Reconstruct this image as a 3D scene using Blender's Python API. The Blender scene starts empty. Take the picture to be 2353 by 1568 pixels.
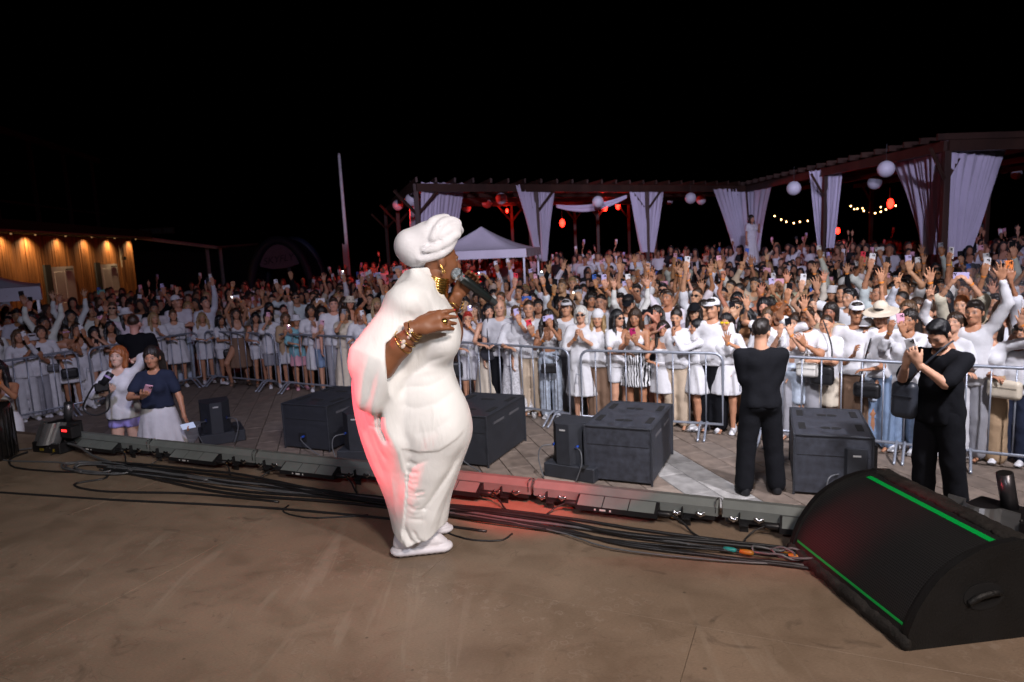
import bpy, math, random
import numpy as np
from mathutils import Vector, Matrix
R = math.radians
rng = random.Random(7)
SC = bpy.context.scene
COL = SC.collection

# ------------------------------------------------------------------ camera
CAM_Z = 2.6
PITCH, ROLL = R(8.1), R(2.6)
W0, H0 = 2353.0, 1568.0           # measuring frame of the photograph
FPX = 24 / 36 * W0
_f = np.array([0, math.cos(PITCH), -math.sin(PITCH)])
_r0 = np.array([1.0, 0, 0]); _u0 = np.cross(_r0, _f)
_r = _r0 * math.cos(ROLL) - _u0 * math.sin(ROLL)
_u = _u0 * math.cos(ROLL) + _r0 * math.sin(ROLL)
CAMP = np.array([0, 0, CAM_Z])
cd = bpy.data.cameras.new("camera"); cam = bpy.data.objects.new("camera", cd); COL.objects.link(cam)
cd.sensor_width = 36; cd.lens = 24; cd.clip_start = 0.05; cd.clip_end = 600
cd.dof.use_dof = True; cd.dof.focus_distance = 3.7; cd.dof.aperture_fstop = 3.2
cam.matrix_world = Matrix(((_r[0], _u[0], -_f[0], 0), (_r[1], _u[1], -_f[1], 0), (_r[2], _u[2], -_f[2], CAM_Z), (0, 0, 0, 1)))
SC.camera = cam
def gp(x, y, z=0.0):
    """place seen at photo point (x, y) on the level z"""
    d = _f + _r * (x - W0 / 2) / FPX - _u * (y - H0 / 2) / FPX
    return CAMP + d * ((z - CAM_Z) / d[2])
def at(x, y, Y):
    """place seen at photo point (x, y) at Y metres in front"""
    d = _f + _r * (x - W0 / 2) / FPX - _u * (y - H0 / 2) / FPX
    return CAMP + d * (Y / d[1])

# ------------------------------------------------------------------ world, exposure
SC.render.engine = 'CYCLES'
SC.cycles.use_denoising = True
SC.cycles.max_bounces = 6; SC.cycles.diffuse_bounces = 2; SC.cycles.glossy_bounces = 2
SC.cycles.transmission_bounces = 3; SC.cycles.transparent_max_bounces = 6
SC.cycles.sample_clamp_indirect = 4.0
SC.cycles.use_light_tree = True
SC.view_settings.view_transform = 'Standard'
SC.view_settings.look = 'None'; SC.view_settings.exposure = 0.0; SC.view_settings.gamma = 1.0
wd = bpy.data.worlds.new("World"); SC.world = wd; wd.use_nodes = True
nt = wd.node_tree; nt.nodes.clear()
sky = nt.nodes.new("ShaderNodeTexSky"); sky.sky_type = 'NISHITA'; sky.sun_disc = False
sky.sun_elevation = R(-9); sky.sun_rotation = R(40)
bg = nt.nodes.new("ShaderNodeBackground"); bg.inputs[1].default_value = 0.006
wo = nt.nodes.new("ShaderNodeOutputWorld")
nt.links.new(sky.outputs[0], bg.inputs[0]); nt.links.new(bg.outputs[0], wo.inputs[0])

# ------------------------------------------------------------------ stage lights (rig above and behind the photographer, plus added helper lamps)
def spot(name, loc, target, watts, color, size_deg=60, blend=0.6, radius=0.15):
    l = bpy.data.lights.new(name, 'SPOT'); l.energy = watts; l.color = color
    l.spot_size = R(size_deg); l.spot_blend = blend; l.shadow_soft_size = radius
    o = bpy.data.objects.new(name, l); COL.objects.link(o); o.location = loc
    o.rotation_euler = (Vector(target) - Vector(loc)).to_track_quat('-Z', 'Y').to_euler()
    return o
spot("stage_lamp_wash", (4.8, 3.0, 5.6), (4.5, 8.4, 0.3), 2350, (0.95, 0.92, 1.0), 84, 0.9, 0.2)
spot("stage_lamp_wash", (1.2, 3.4, 5.8), (1.4, 10.0, 0.5), 1850, (0.94, 0.92, 1.0), 72, 0.9, 0.2)
spot("stage_lamp_wash", (3.0, 3.0, 6.2), (4.5, 14, 1.0), 450, (1.0, 0.88, 0.88), 52, 0.9, 0.2)
spot("stage_lamp_lavender", (-1.5, 2.5, 6.0), (-4.8, 13, 0.9), 1400, (0.72, 0.70, 1.0), 64, 0.9, 0.2)
spot("stage_lamp_lavender", (-1.0, 1.5, 6.5), (0.5, 22, 5.0), 6400, (0.78, 0.68, 1.0), 33, 0.8, 0.2)
spot("stage_lamp_lavender", (2.0, 1.5, 6.5), (7.0, 24, 5.0), 7200, (0.72, 0.68, 1.0), 33, 0.8, 0.2)
spot("stage_lamp_lavender", (5.0, 1.5, 6.5), (10.8, 16.5, 4.6), 4300, (0.74, 0.68, 1.0), 33, 0.8, 0.2)
spot("stage_lamp_lavender", (-1.0, 1.5, 6.5), (-8.4, 35, 5.4), 11000, (0.78, 0.72, 1.0), 10, 0.8, 0.2)  # added narrow spot, only there to brighten the distant flagpole
spot("stage_lamp_key", (3.2, -0.6, 4.6), (-0.5, 3.4, 1.9), 520, (0.95, 0.96, 1.0), 28, 0.5, 0.08)
spot("stage_lamp_floor", (1.8, -2.4, 6.4), (-0.9, 2.9, 1.0), 1450, (1.0, 0.88, 0.80), 72, 1.0, 0.4)
spot("stage_lamp_floor", (2.6, -0.3, 6.0), (1.6, 3.2, 1.0), 420, (1.0, 0.78, 0.66), 70, 0.9, 0.4)
spot("stage_lamp_red", (-4.4, 3.20, 2.5), (-0.86, 3.42, 1.88), 1300, (1.0, 0.07, 0.10), 16, 0.35, 0.12)
spot("added_fill_lamp", (-2.6, -2.2, 5.4), (-0.8, 3.2, 1.4), 400, (0.92, 0.90, 1.0), 60, 0.9, 0.3)  # added fill, lifts the kaftan's red-lit back panel towards pink
spot("stage_lamp_red", (1.0, 0.5, 4.8), (-0.02, 4.14, 1.05), 2400, (1.0, 0.01, 0.01), 11, 0.7, 0.08)

# ------------------------------------------------------------------ material helpers
MATS = {}
def nodes_of(name):
    m = bpy.data.materials.new(name); m.use_nodes = True
    t = m.node_tree; b = t.nodes["Principled BSDF"]
    return m, t, b
def pm(name, color=None, rough=0.6, metal=0.0, var=0.18, vscale=5.0, bump=0.0, bscale=60.0, spec=0.5, stretch=(1, 1, 1), sheen=0.0, rvar=0.0, gen=False):
    """procedural surface; colour None = the object's own colour"""
    if name in MATS: return MATS[name]
    m, t, b = nodes_of(name); N = t.nodes; L = t.links
    tc = N.new("ShaderNodeTexCoord"); mp = N.new("ShaderNodeMapping"); mp.inputs['Scale'].default_value = stretch
    L.new(tc.outputs['Generated' if gen else 'Object'], mp.inputs[0])
    nz = N.new("ShaderNodeTexNoise"); nz.inputs['Scale'].default_value = vscale; nz.inputs['Detail'].default_value = 4
    L.new(mp.outputs[0], nz.inputs['Vector'])
    mr = N.new("ShaderNodeMapRange"); mr.inputs['From Min'].default_value = 0.3; mr.inputs['From Max'].default_value = 0.7
    mr.inputs['To Min'].default_value = 1 - var; mr.inputs['To Max'].default_value = 1 + var * 0.4
    L.new(nz.outputs['Fac'], mr.inputs[0])
    mx = N.new("ShaderNodeMixRGB"); mx.blend_type = 'MULTIPLY'; mx.inputs[0].default_value = 1
    if color is None:
        oi = N.new("ShaderNodeObjectInfo"); L.new(oi.outputs['Color'], mx.inputs[1])
    else:
        mx.inputs[1].default_value = (*color, 1)
    L.new(mr.outputs[0], mx.inputs[2]); L.new(mx.outputs[0], b.inputs['Base Color'])
    b.inputs['Roughness'].default_value = rough; b.inputs['Metallic'].default_value = metal
    b.inputs['Specular IOR Level'].default_value = spec
    if sheen: b.inputs['Sheen Weight'].default_value = sheen
    if rvar:
        m2 = N.new("ShaderNodeMapRange"); m2.inputs['To Min'].default_value = max(0.02, rough - rvar); m2.inputs['To Max'].default_value = min(1, rough + rvar)
        L.new(nz.outputs['Fac'], m2.inputs[0]); L.new(m2.outputs[0], b.inputs['Roughness'])
    if bump:
        n2 = N.new("ShaderNodeTexNoise"); n2.inputs['Scale'].default_value = bscale; n2.inputs['Detail'].default_value = 3
        L.new(mp.outputs[0], n2.inputs['Vector'])
        bp = N.new("ShaderNodeBump"); bp.inputs['Strength'].default_value = bump; bp.inputs['Distance'].default_value = 0.01
        L.new(n2.outputs['Fac'], bp.inputs['Height']); L.new(bp.outputs[0], b.inputs['Normal'])
    MATS[name] = m
    return m
def glow(name, color, strength):
    if name in MATS: return MATS[name]
    m, t, b = nodes_of(name)
    b.inputs['Base Color'].default_value = (*[min(c, .8) for c in color], 1)
    b.inputs['Emission Color'].default_value = (*color, 1); b.inputs['Emission Strength'].default_value = strength
    MATS[name] = m
    return m

# ------------------------------------------------------------------ mesh helpers
def mesh_np(name, V, Fs, mat=None, smooth=False):
    me = bpy.data.meshes.new(name)
    V = np.asarray(V, np.float32)
    if isinstance(Fs, np.ndarray):
        n, k = Fs.shape
        me.vertices.add(len(V)); me.vertices.foreach_set("co", V.ravel())
        me.loops.add(n * k); me.loops.foreach_set("vertex_index", Fs.astype(np.int32).ravel())
        me.polygons.add(n); me.polygons.foreach_set("loop_start", np.arange(0, n * k, k, dtype=np.int32))
        me.update(calc_edges=True)
    else:
        me.from_pydata(V.tolist(), [], [list(f) for f in Fs]); me.update()
    if smooth: me.polygons.foreach_set("use_smooth", [True] * len(me.polygons))
    if mat is not None: me.materials.append(mat)
    return me
def obj(name, me, parent=None, loc=(0, 0, 0), rz=0.0, color=None, scale=None):
    o = bpy.data.objects.new(name, me); COL.objects.link(o)
    o.location = loc
    if rz: o.rotation_euler = (0, 0, rz)
    if parent is not None: o.parent = parent
    if color is not None: o.color = (*color[:3], 1)
    if scale is not None: o.scale = scale if hasattr(scale, '__len__') else (scale,) * 3
    return o
def tag(o, label, cat, group=None, kind=None):
    if label: o['label'] = label
    if cat: o['category'] = cat
    if group: o['group'] = group
    if kind: o['kind'] = kind
    return o
def empty(name, loc=(0, 0, 0), rz=0.0, label=None, cat=None, group=None, kind=None):
    o = bpy.data.objects.new(name, None); COL.objects.link(o); o.location = loc; o.rotation_euler = (0, 0, rz)
    o.empty_display_size = 0.1
    return tag(o, label, cat, group, kind)
def copy_tree(o, parent=None):
    c = o.copy(); COL.objects.link(c); c.parent = parent
    if parent is not None: c.matrix_parent_inverse = o.matrix_parent_inverse.copy()
    for ch in list(o.children): copy_tree(ch, c)
    return c

class MB:
    """collects solids, then builds one mesh"""
    def __init__(s): s.V = []; s.F = []
    def add(s, V, F):
        n = len(s.V); s.V.extend([tuple(map(float, v)) for v in V]); s.F.extend([[i + n for i in f] for f in F]); return s
    def box(s, c, d, rot=None, bev=0.0):
        hx, hy, hz = d[0] / 2, d[1] / 2, d[2] / 2
        if bev <= 0:
            V = [(x, y, z) for z in (-hz, hz) for y in (-hy, hy) for x in (-hx, hx)]
            F = [(0, 2, 3, 1), (4, 5, 7, 6), (0, 1, 5, 4), (2, 6, 7, 3), (0, 4, 6, 2), (1, 3, 7, 5)]
        else:
            b = min(bev, hx * .9, hy * .9, hz * .9)
            V = []; ix = {}
            for sx in (-1, 1):
                for sy in (-1, 1):
                    for sz in (-1, 1):
                        for k in range(3):
                            p = [sx * (hx - b), sy * (hy - b), sz * (hz - b)]; p[k] = (sx, sy, sz)[k] * (hx, hy, hz)[k]
                            ix[(sx, sy, sz, k)] = len(V); V.append(p)
            F = []
            for k in range(3):
                a, c2 = [(1, 2), (0, 2), (0, 1)][k]
                for s1 in (-1, 1):
                    q = []
                    for (u, v) in ((-1, -1), (1, -1), (1, 1), (-1, 1)):
                        key = [0, 0, 0]; key[k] = s1; key[a] = u; key[c2] = v; q.append(ix[(*key, k)])
                    F.append(q)
                    for u in (-1, 1):
                        pass
            for k in range(3):
                a, c2 = [(1, 2), (0, 2), (0, 1)][k]
                for u in (-1, 1):
                    for v in (-1, 1):
                        q = []
                        for (sk, fk) in ((-1, a), (1, a), (1, c2), (-1, c2)):
                            key = [0, 0, 0]; key[k] = sk; key[a] = u; key[c2] = v; q.append(ix[(*key, fk)])
                        F.append(q)
            for sx in (-1, 1):
                for sy in (-1, 1):
                    for sz in (-1, 1):
                        F.append([ix[(sx, sy, sz, k)] for k in range(3)])
            F = _orient(V, F)
        if rot is not None: V = [tuple(rot @ Vector(v)) for v in V]
        return s.add([(v[0] + c[0], v[1] + c[1], v[2] + c[2]) for v in V], F)
    def tube(s, pts, r, n=8, cap=True, closed=False):
        P = [np.array(p, float) for p in pts]; m = len(P)
        rr = r if hasattr(r, '__len__') else [r] * m
        T = []
        for i in range(m):
            a = P[(i - 1) % m] if (i > 0 or closed) else P[i]; b = P[(i + 1) % m] if (i < m - 1 or closed) else P[i]
            t = b - a; T.append(t / (np.linalg.norm(t) + 1e-9))
        up = np.array([0, 0, 1.0]) if abs(T[0][2]) < 0.9 else np.array([1.0, 0, 0])
        nrm = np.cross(T[0], up); nrm /= np.linalg.norm(nrm)
        V = []; F = []
        for i in range(m):
            nrm = nrm - T[i] * (nrm @ T[i]); nrm /= (np.linalg.norm(nrm) + 1e-9); bn = np.cross(T[i], nrm)
            for k in range(n):
                a = 2 * math.pi * k / n
                V.append(P[i] + rr[i] * (nrm * math.cos(a) + bn * math.sin(a)))
        for i in range(m if closed else m - 1):
            j = (i + 1) % m
            for k in range(n):
                k2 = (k + 1) % n
                F.append((i * n + k, i * n + k2, j * n + k2, j * n + k))
        if cap and not closed:
            F.append(tuple(range(n - 1, -1, -1))); F.append(tuple((m - 1) * n + k for k in range(n)))
        return s.add(V, F)
    def lathe(s, prof, n=24, c=(0, 0, 0), axis='Z'):
        V = []; F = []; m = len(prof)
        for (r, z) in prof:
            for k in range(n):
                a = 2 * math.pi * k / n
                p = (r * math.cos(a), r * math.sin(a), z)
                if axis == 'X': p = (p[2], p[0], p[1])
                if axis == 'Y': p = (p[1], p[2], p[0])
                V.append((p[0] + c[0], p[1] + c[1], p[2] + c[2]))
        for i in range(m - 1):
            for k in range(n):
                k2 = (k + 1) % n; F.append((i * n + k, i * n + k2, (i + 1) * n + k2, (i + 1) * n + k))
        return s.add(V, F)
    def prism(s, poly, a, b, axis='X', inv=False):
        """poly: 2D outline (counter-clockwise), extruded along axis from a to b"""
        n = len(poly); V = []
        for t in (a, b):
            for (p, q) in poly:
                V.append({'X': (t, p, q), 'Y': (p, t, q), 'Z': (p, q, t)}[axis])
        F = [tuple(range(n - 1, -1, -1)), tuple(range(n, 2 * n))] + [(i, (i + 1) % n, n + (i + 1) % n, n + i) for i in range(n)]
        if axis == 'Y': F = [f[::-1] for f in F]
        return s.add(V, F)
    def me(s, name, mat=None, smooth=False):
        return mesh_np(name, np.array(s.V), s.F, mat, smooth)
    def build(s, name, mat=None, parent=None, smooth=False, loc=(0, 0, 0), rz=0.0, color=None):
        return obj(name, s.me(name, mat, smooth), parent, loc, rz, color)
def _orient(V, F):
    out = []
    for f in F:
        P = np.array([V[i] for i in f]); c = P.mean(0); n = np.cross(P[1] - P[0], P[2] - P[0])
        out.append(list(f) if n @ c > 0 else list(f)[::-1])
    return out
def catmull(P, n=8):
    P = [np.array(p, float) for p in P]; out = []
    for i in range(len(P) - 1):
        a = P[max(i - 1, 0)]; b = P[i]; c = P[i + 1]; d = P[min(i + 2, len(P) - 1)]
        for k in range(n):
            t = k / n
            out.append(0.5 * ((2 * b) + (-a + c) * t + (2 * a - 5 * b + 4 * c - d) * t * t + (-a + 3 * b - 3 * c + d) * t ** 3))
    out.append(P[-1]); return out

# ------------------------------------------------------------------ implicit bodies -> one continuous mesh
class Field:
    def __init__(s, lo, hi, h):
        s.g = [np.arange(lo[i] - 2 * h, hi[i] + 3 * h, h).astype(np.float32) for i in range(3)]; s.h = h
        s.D = np.full([len(a) for a in s.g], 0.25, np.float32)
    def win(s, lo, hi):
        sl = []
        for i in range(3):
            a = np.searchsorted(s.g[i], lo[i]); b = np.searchsorted(s.g[i], hi[i])
            if b <= a: return None
            sl.append(slice(a, b))
        X = s.g[0][sl[0]][:, None, None]; Y = s.g[1][sl[1]][None, :, None]; Z = s.g[2][sl[2]][None, None, :]
        return tuple(sl), X, Y, Z
    def put(s, sl, d, k, op='u'):
        A = s.D[sl]
        if op == 'u':
            if k <= 0: s.D[sl] = np.minimum(A, d)
            else:
                hh = np.clip(0.5 + 0.5 * (A - d) / k, 0, 1); s.D[sl] = A * (1 - hh) + d * hh - k * hh * (1 - hh)
        else:
            if k <= 0: s.D[sl] = np.maximum(A, -d)
            else:
                hh = np.clip(0.5 - 0.5 * (A + d) / k, 0, 1); s.D[sl] = A * (1 - hh) + (-d) * hh + k * hh * (1 - hh)
    def cone(s, a, b, ra, rb, k=0.02, sq=(1, 1, 1), op='u'):
        """tapered round limb from a to b; sq squashes about the limb's own line (x, y, z radii factors)"""
        a = np.array(a, float); b = np.array(b, float); m = max(ra, rb) * max(sq) + 2 * k + 2 * s.h
        w = s.win(np.minimum(a, b) - m, np.maximum(a, b) + m)
        if w is None: return s
        sl, X, Y, Z = w; ab = b - a
        L2 = float(ab @ ab) + 1e-9
        px, py, pz = X - a[0], Y - a[1], Z - a[2]
        t = np.clip((px * ab[0] + py * ab[1] + pz * ab[2]) / L2, 0, 1)
        dx, dy, dz = (px - t * ab[0]) / sq[0], (py - t * ab[1]) / sq[1], (pz - t * ab[2]) / sq[2]
        d = (np.sqrt(dx * dx + dy * dy + dz * dz) - (ra + (rb - ra) * t)) * min(sq)
        s.put(sl, d.astype(np.float32), k, op); return s
    def ball(s, c, r, k=0.02, op='u', rot=None):
        """ellipsoid, radii r"""
        c = np.array(c, float); r = np.array(r if hasattr(r, '__len__') else (r, r, r), float); m = r.max() + 2 * k + 2 * s.h
        w = s.win(c - m, c + m)
        if w is None: return s
        sl, X, Y, Z = w; px, py, pz = X - c[0], Y - c[1], Z - c[2]
        if rot is not None:
            px, py, pz = [rot[0][i] * px + rot[1][i] * py + rot[2][i] * pz for i in range(3)]
        q = np.sqrt((px / r[0]) ** 2 + (py / r[1]) ** 2 + (pz / r[2]) ** 2)
        q2 = np.sqrt((px / r[0] ** 2) ** 2 + (py / r[1] ** 2) ** 2 + (pz / r[2] ** 2) ** 2)
        d = q * (q - 1) / (q2 + 1e-6)
        s.put(sl, d.astype(np.float32), k, op); return s
    def fn(s, lo, hi, f, k=0.0, op='u'):
        w = s.win(np.array(lo), np.array(hi))
        if w is None: return s
        sl, X, Y, Z = w; d = np.broadcast_to(f(X, Y, Z), s.D[sl].shape).astype(np.float32)
        s.put(sl, d, k, op); return s
    def net(s):
        D = s.D; S = D < 0
        n = [len(a) for a in s.g]
        c = S[:-1, :-1, :-1].astype(np.int8)
        tot = np.zeros_like(c)
        for i in (0, 1):
            for j in (0, 1):
                for k in (0, 1):
                    tot += S[i:n[0] - 1 + i, j:n[1] - 1 + j, k:n[2] - 1 + k]
        act = (tot > 0) & (tot < 8)
        I = np.argwhere(act)
        idx = np.full(act.shape, -1, np.int32); idx[act] = np.arange(len(I))
        cor = {}
        for i in (0, 1):
            for j in (0, 1):
                for k in (0, 1):
                    cor[(i, j, k)] = D[I[:, 0] + i, I[:, 1] + j, I[:, 2] + k]
        acc = np.zeros((len(I), 3), np.float64); cnt = np.zeros(len(I))
        for ax in range(3):
            for u in (0, 1):
                for v in (0, 1):
                    p = [u, v]; p.insert(ax, 0); q = [u, v]; q.insert(ax, 1)
                    d0, d1 = cor[tuple(p)], cor[tuple(q)]
                    m = (d0 < 0) != (d1 < 0)
                    t = np.where(m, d0 / (d0 - d1 + 1e-12), 0)
                    pos = np.zeros((len(I), 3)); pos += np.array(p); pos[:, ax] = t
                    acc[m] += pos[m]; cnt[m] += 1
        P = acc / np.maximum(cnt, 1)[:, None] + I
        V = np.empty_like(P)
        for ax in range(3):
            V[:, ax] = s.g[ax][0] + P[:, ax] * s.h
        Fs = []
        for ax in range(3):
            b, c2 = [(1, 2), (2, 0), (0, 1)][ax]
            lo = [slice(None)] * 3; hi = [slice(None)] * 3; lo[ax] = slice(0, -1); hi[ax] = slice(1, None)
            A, B = S[tuple(lo)], S[tuple(hi)]
            E = np.argwhere(A != B)
            ok = (E[:, b] > 0) & (E[:, c2] > 0) & (E[:, b] < n[b] - 1) & (E[:, c2] < n[c2] - 1)
            E = E[ok]
            if not len(E): continue
            sgn = A[tuple(E.T)]
            e00 = E.copy(); e10 = E.copy(); e11 = E.copy(); e01 = E.copy()
            e10[:, b] -= 1; e11[:, b] -= 1; e11[:, c2] -= 1; e01[:, c2] -= 1
            q = np.stack([idx[tuple(e.T)] for e in (e11, e01, e00, e10)], 1)
            q[~sgn] = q[~sgn][:, ::-1]
            Fs.append(q)
        Fq = np.concatenate(Fs) if Fs else np.zeros((0, 4), int)
        Fq = Fq[(Fq >= 0).all(1)]
        return V, Fq
def relax(V, F, it=1, w=0.5):
    n = len(V)
    a = F[:, [0, 1, 2, 3]].ravel(); b = F[:, [1, 2, 3, 0]].ravel()
    deg = np.bincount(a, minlength=n) + np.bincount(b, minlength=n)
    for _ in range(it):
        S = np.zeros_like(V)
        for ax in range(3):
            S[:, ax] = np.bincount(a, V[b, ax], n) + np.bincount(b, V[a, ax], n)
        V = V * (1 - w) + w * S / np.maximum(deg, 1)[:, None]
    return V
# ------------------------------------------------------------------ ground, paving
def ground_mat():
    m, t, b = nodes_of("ground_dark"); N, L = t.nodes, t.links
    tc = N.new("ShaderNodeTexCoord"); nz = N.new("ShaderNodeTexNoise"); nz.inputs['Scale'].default_value = 1.3; nz.inputs['Detail'].default_value = 6
    L.new(tc.outputs['Object'], nz.inputs['Vector'])
    br = N.new("ShaderNodeTexBrick"); br.inputs['Scale'].default_value = 1.0; br.inputs['Brick Width'].default_value = 0.6; br.inputs['Row Height'].default_value = 0.3
    br.inputs['Mortar Size'].default_value = 0.008; br.inputs['Color1'].default_value = (.17, .135, .11, 1); br.inputs['Color2'].default_value = (.21, .17, .14, 1); br.inputs['Mortar'].default_value = (.04, .035, .03, 1)
    mp = N.new("ShaderNodeMapping"); mp.inputs['Rotation'].default_value = (0, 0, R(-104.4)); L.new(tc.outputs['Object'], mp.inputs[0]); L.new(mp.outputs[0], br.inputs['Vector'])
    mx = N.new("ShaderNodeMixRGB"); mx.blend_type = 'MULTIPLY'; mx.inputs[0].default_value = .6
    L.new(br.outputs[0], mx.inputs[1]); L.new(nz.outputs['Fac'], mx.inputs[2]); L.new(mx.outputs[0], b.inputs['Base Color'])
    b.inputs['Roughness'].default_value = .75
    return m
gm = ground_mat()
S = 300
g = MB().add([(-S, -S, -.025), (S, -S, -.025), (S, S, -.025), (-S, S, -.025)], [(0, 1, 2, 3)]).build("ground", gm)
tag(g, "dark paved plaza ground under the crowd", None, kind='structure')
pave = tag(empty("pavement"), "brown stone paving between the stage and the barriers", None, kind='structure')
pav_m = pm("paver_stone", None, rough=.72, var=.35, vscale=7, bump=.25, bscale=35, rvar=.12)
E1 = np.array([-.249, .968]); E2 = np.array([.968, .249])
pv = MB().box((0, 0, -.02), (.292, .592, .04), bev=.006).me("paver", pav_m)
cells = []
STG_U = np.array([.914, -.405]); STG_N = np.array([.405, .914]); STG_O = np.array([-3.92, 5.85])
for i in range(-26, 26):
    for j in range(0, 32):
        off = .3 if i % 2 else 0
        c = E2 * (i * .3 + .15) + E1 * (j * .6 + off)
        v = (c - STG_O) @ STG_N
        if v < .1 or v > 6.5 or c[0] < -8.5 or c[0] > 6.3: continue
        d = np.array([c[0], c[1], 0]) - CAMP; zz = d @ _f
        sx = W0 / 2 + FPX * (d @ _r) / zz; sy = H0 / 2 - FPX * (d @ _u) / zz
        if sx < -60 or sx > W0 + 60 or sy > 1200 or sy < 880: continue
        band = (i * .3 + .15 > 3.2 and i * .3 + .15 < 3.75) or (i * .3 > -2.45 and i * .3 < -2.2)
        cells.append((zz, c, band, i, j))
cells.sort(key=lambda t: t[0])
rest = MB()
for q, (zz, c, band, i, j) in enumerate(cells):
    k = rng.uniform(.75, 1.15)
    base = (.34, .33, .32) if band else ((.20, .155, .125) if rng.random() < .8 else (.25, .20, .165))
    colr = [x * k for x in base]
    if q < 300:
        o = obj("paver", pv, pave, (c[0], c[1], rng.uniform(-.002, .001)), math.atan2(-E2[1] * -1, E2[0]), colr)
    else:
        rest.box((c[0], c[1], -.021), (.292, .592, .04), rot=Matrix.Rotation(math.atan2(E2[1], E2[0]), 3, 'Z'))
if rest.V:
    o = rest.build("paver_field", pav_m, pave, color=(.2, .155, .125)); o['kind'] = 'stuff'

# ------------------------------------------------------------------ stage
STAGE_Z = 1.0
def su(u, v, z=0.0):
    p = STG_O + STG_U * u + STG_N * v
    return np.array([p[0], p[1], z])
STG_RZ = math.atan2(STG_U[1], STG_U[0])
def floor_mat():
    m, t, b = nodes_of("stage_plywood"); N, L = t.nodes, t.links
    tc = N.new("ShaderNodeTexCoord")
    def noise(sc, det=5, st=(1, 1, 1), rough=.55, dist=0):
        mp = N.new("ShaderNodeMapping"); mp.inputs['Scale'].default_value = st; L.new(geo.outputs['Position'], mp.inputs[0])
        n = N.new("ShaderNodeTexNoise"); n.inputs['Scale'].default_value = sc; n.inputs['Detail'].default_value = det; n.inputs['Roughness'].default_value = rough; n.inputs['Distortion'].default_value = dist
        L.new(mp.outputs[0], n.inputs['Vector']); return n
    geo = N.new("ShaderNodeNewGeometry")
    def ramp(src, stops):
        r = N.new("ShaderNodeValToRGB"); e = r.color_ramp.elements
        while len(e) < len(stops): e.new(.5)
        for k, (p, c) in enumerate(stops): e[k].position = p; e[k].color = (*c, 1)
        L.new(src, r.inputs[0]); return r
    def mix(a, b_, f, mode='MIX'):
        x = N.new("ShaderNodeMixRGB"); x.blend_type = mode
        for s, i in ((a, 1), (b_, 2)):
            if isinstance(s, tuple): x.inputs[i].default_value = (*s, 1)
            else: L.new(s, x.inputs[i])
        if isinstance(f, float): x.inputs[0].default_value = f
        else: L.new(f, x.inputs[0])
        return x.outputs[0]
    big = noise(.9, 6); mid = noise(4.5, 6, dist=.6); fine = noise(70, 3, (1, 4, 1)); grit = noise(230, 2)
    c0 = ramp(big.outputs['Fac'], [(.25, (.20, .148, .108)), (.55, (.245, .182, .132)), (.8, (.285, .218, .16))]).outputs[0]
    c1 = mix(c0, ramp(mid.outputs['Fac'], [(.25, (.74, .72, .70)), (.55, (1, 1, 1)), (.8, (1.10, 1.07, 1.05))]).outputs[0], 1.0, 'MULTIPLY')
    c2 = mix(c1, ramp(fine.outputs['Fac'], [(.3, (.8, .8, .8)), (.7, (1.12, 1.12, 1.12))]).outputs[0], .8, 'MULTIPLY')
    # dried drops: rings
    vo = N.new("ShaderNodeTexVoronoi"); vo.inputs['Scale'].default_value = 19; vo.inputs['Randomness'].default_value = 1
    wob = noise(14, 3)
    mv = N.new("ShaderNodeMixRGB"); mv.inputs[0].default_value = .08; L.new(geo.outputs['Position'], mv.inputs[1]); L.new(wob.outputs['Color'], mv.inputs[2]); L.new(mv.outputs[0], vo.inputs['Vector'])
    ring = ramp(vo.outputs['Distance'], [(.20, (0, 0, 0)), (.27, (1, 1, 1)), (.30, (1, 1, 1)), (.36, (0, 0, 0))])
    patch = ramp(noise(1.6, 3).outputs['Fac'], [(.46, (0, 0, 0)), (.58, (1, 1, 1))])
    msk = mix(ring.outputs[0], patch.outputs[0], 1.0, 'MULTIPLY')
    c3 = mix(c2, (.30, .24, .19), N_scale(N, L, msk, .5))
    # dark scuffs and pale scratches
    sc1 = ramp(noise(4.2, 8, dist=1.6).outputs['Fac'], [(.63, (0, 0, 0)), (.75, (1, 1, 1))])
    c4 = mix(c3, (.065, .048, .038), N_scale(N, L, sc1.outputs[0], .62))
    sp = ramp(grit.outputs['Fac'], [(.70, (0, 0, 0)), (.76, (1, 1, 1))])
    c5 = mix(c4, (.42, .36, .30), N_scale(N, L, sp.outputs[0], .5))
    wv = N.new("ShaderNodeTexNoise"); wv.inputs['Scale'].default_value = 3.1; wv.inputs['Detail'].default_value = 2; wv.inputs['Distortion'].default_value = 2.2
    L.new(geo.outputs['Position'], wv.inputs['Vector'])
    sc2 = ramp(wv.outputs['Fac'], [(.497, (0, 0, 0)), (.5, (1, 1, 1)), (.503, (0, 0, 0))])
    c6 = mix(c5, (.07, .05, .04), N_scale(N, L, sc2.outputs[0], .35))
    st = noise(9, 5, (1, .12, 1), dist=.8); st2 = ramp(st.outputs['Fac'], [(.58, (0, 0, 0)), (.66, (1, 1, 1))]); stp = ramp(noise(.8, 3).outputs['Fac'], [(.45, (0, 0, 0)), (.6, (1, 1, 1))])
    c6 = mix(c6, (.33, .27, .21), N_scale(N, L, mix(st2.outputs[0], stp.outputs[0], 1.0, 'MULTIPLY'), .45))
    dr = N.new("ShaderNodeTexVoronoi"); dr.inputs['Scale'].default_value = 5.5; L.new(geo.outputs['Position'], dr.inputs['Vector']); drm = ramp(dr.outputs['Distance'], [(.035, (1, 1, 1)), (.05, (0, 0, 0))])
    c6 = mix(c6, (.04, .03, .025), N_scale(N, L, drm.outputs[0], .6))
    L.new(c6, b.inputs['Base Color'])
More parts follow.
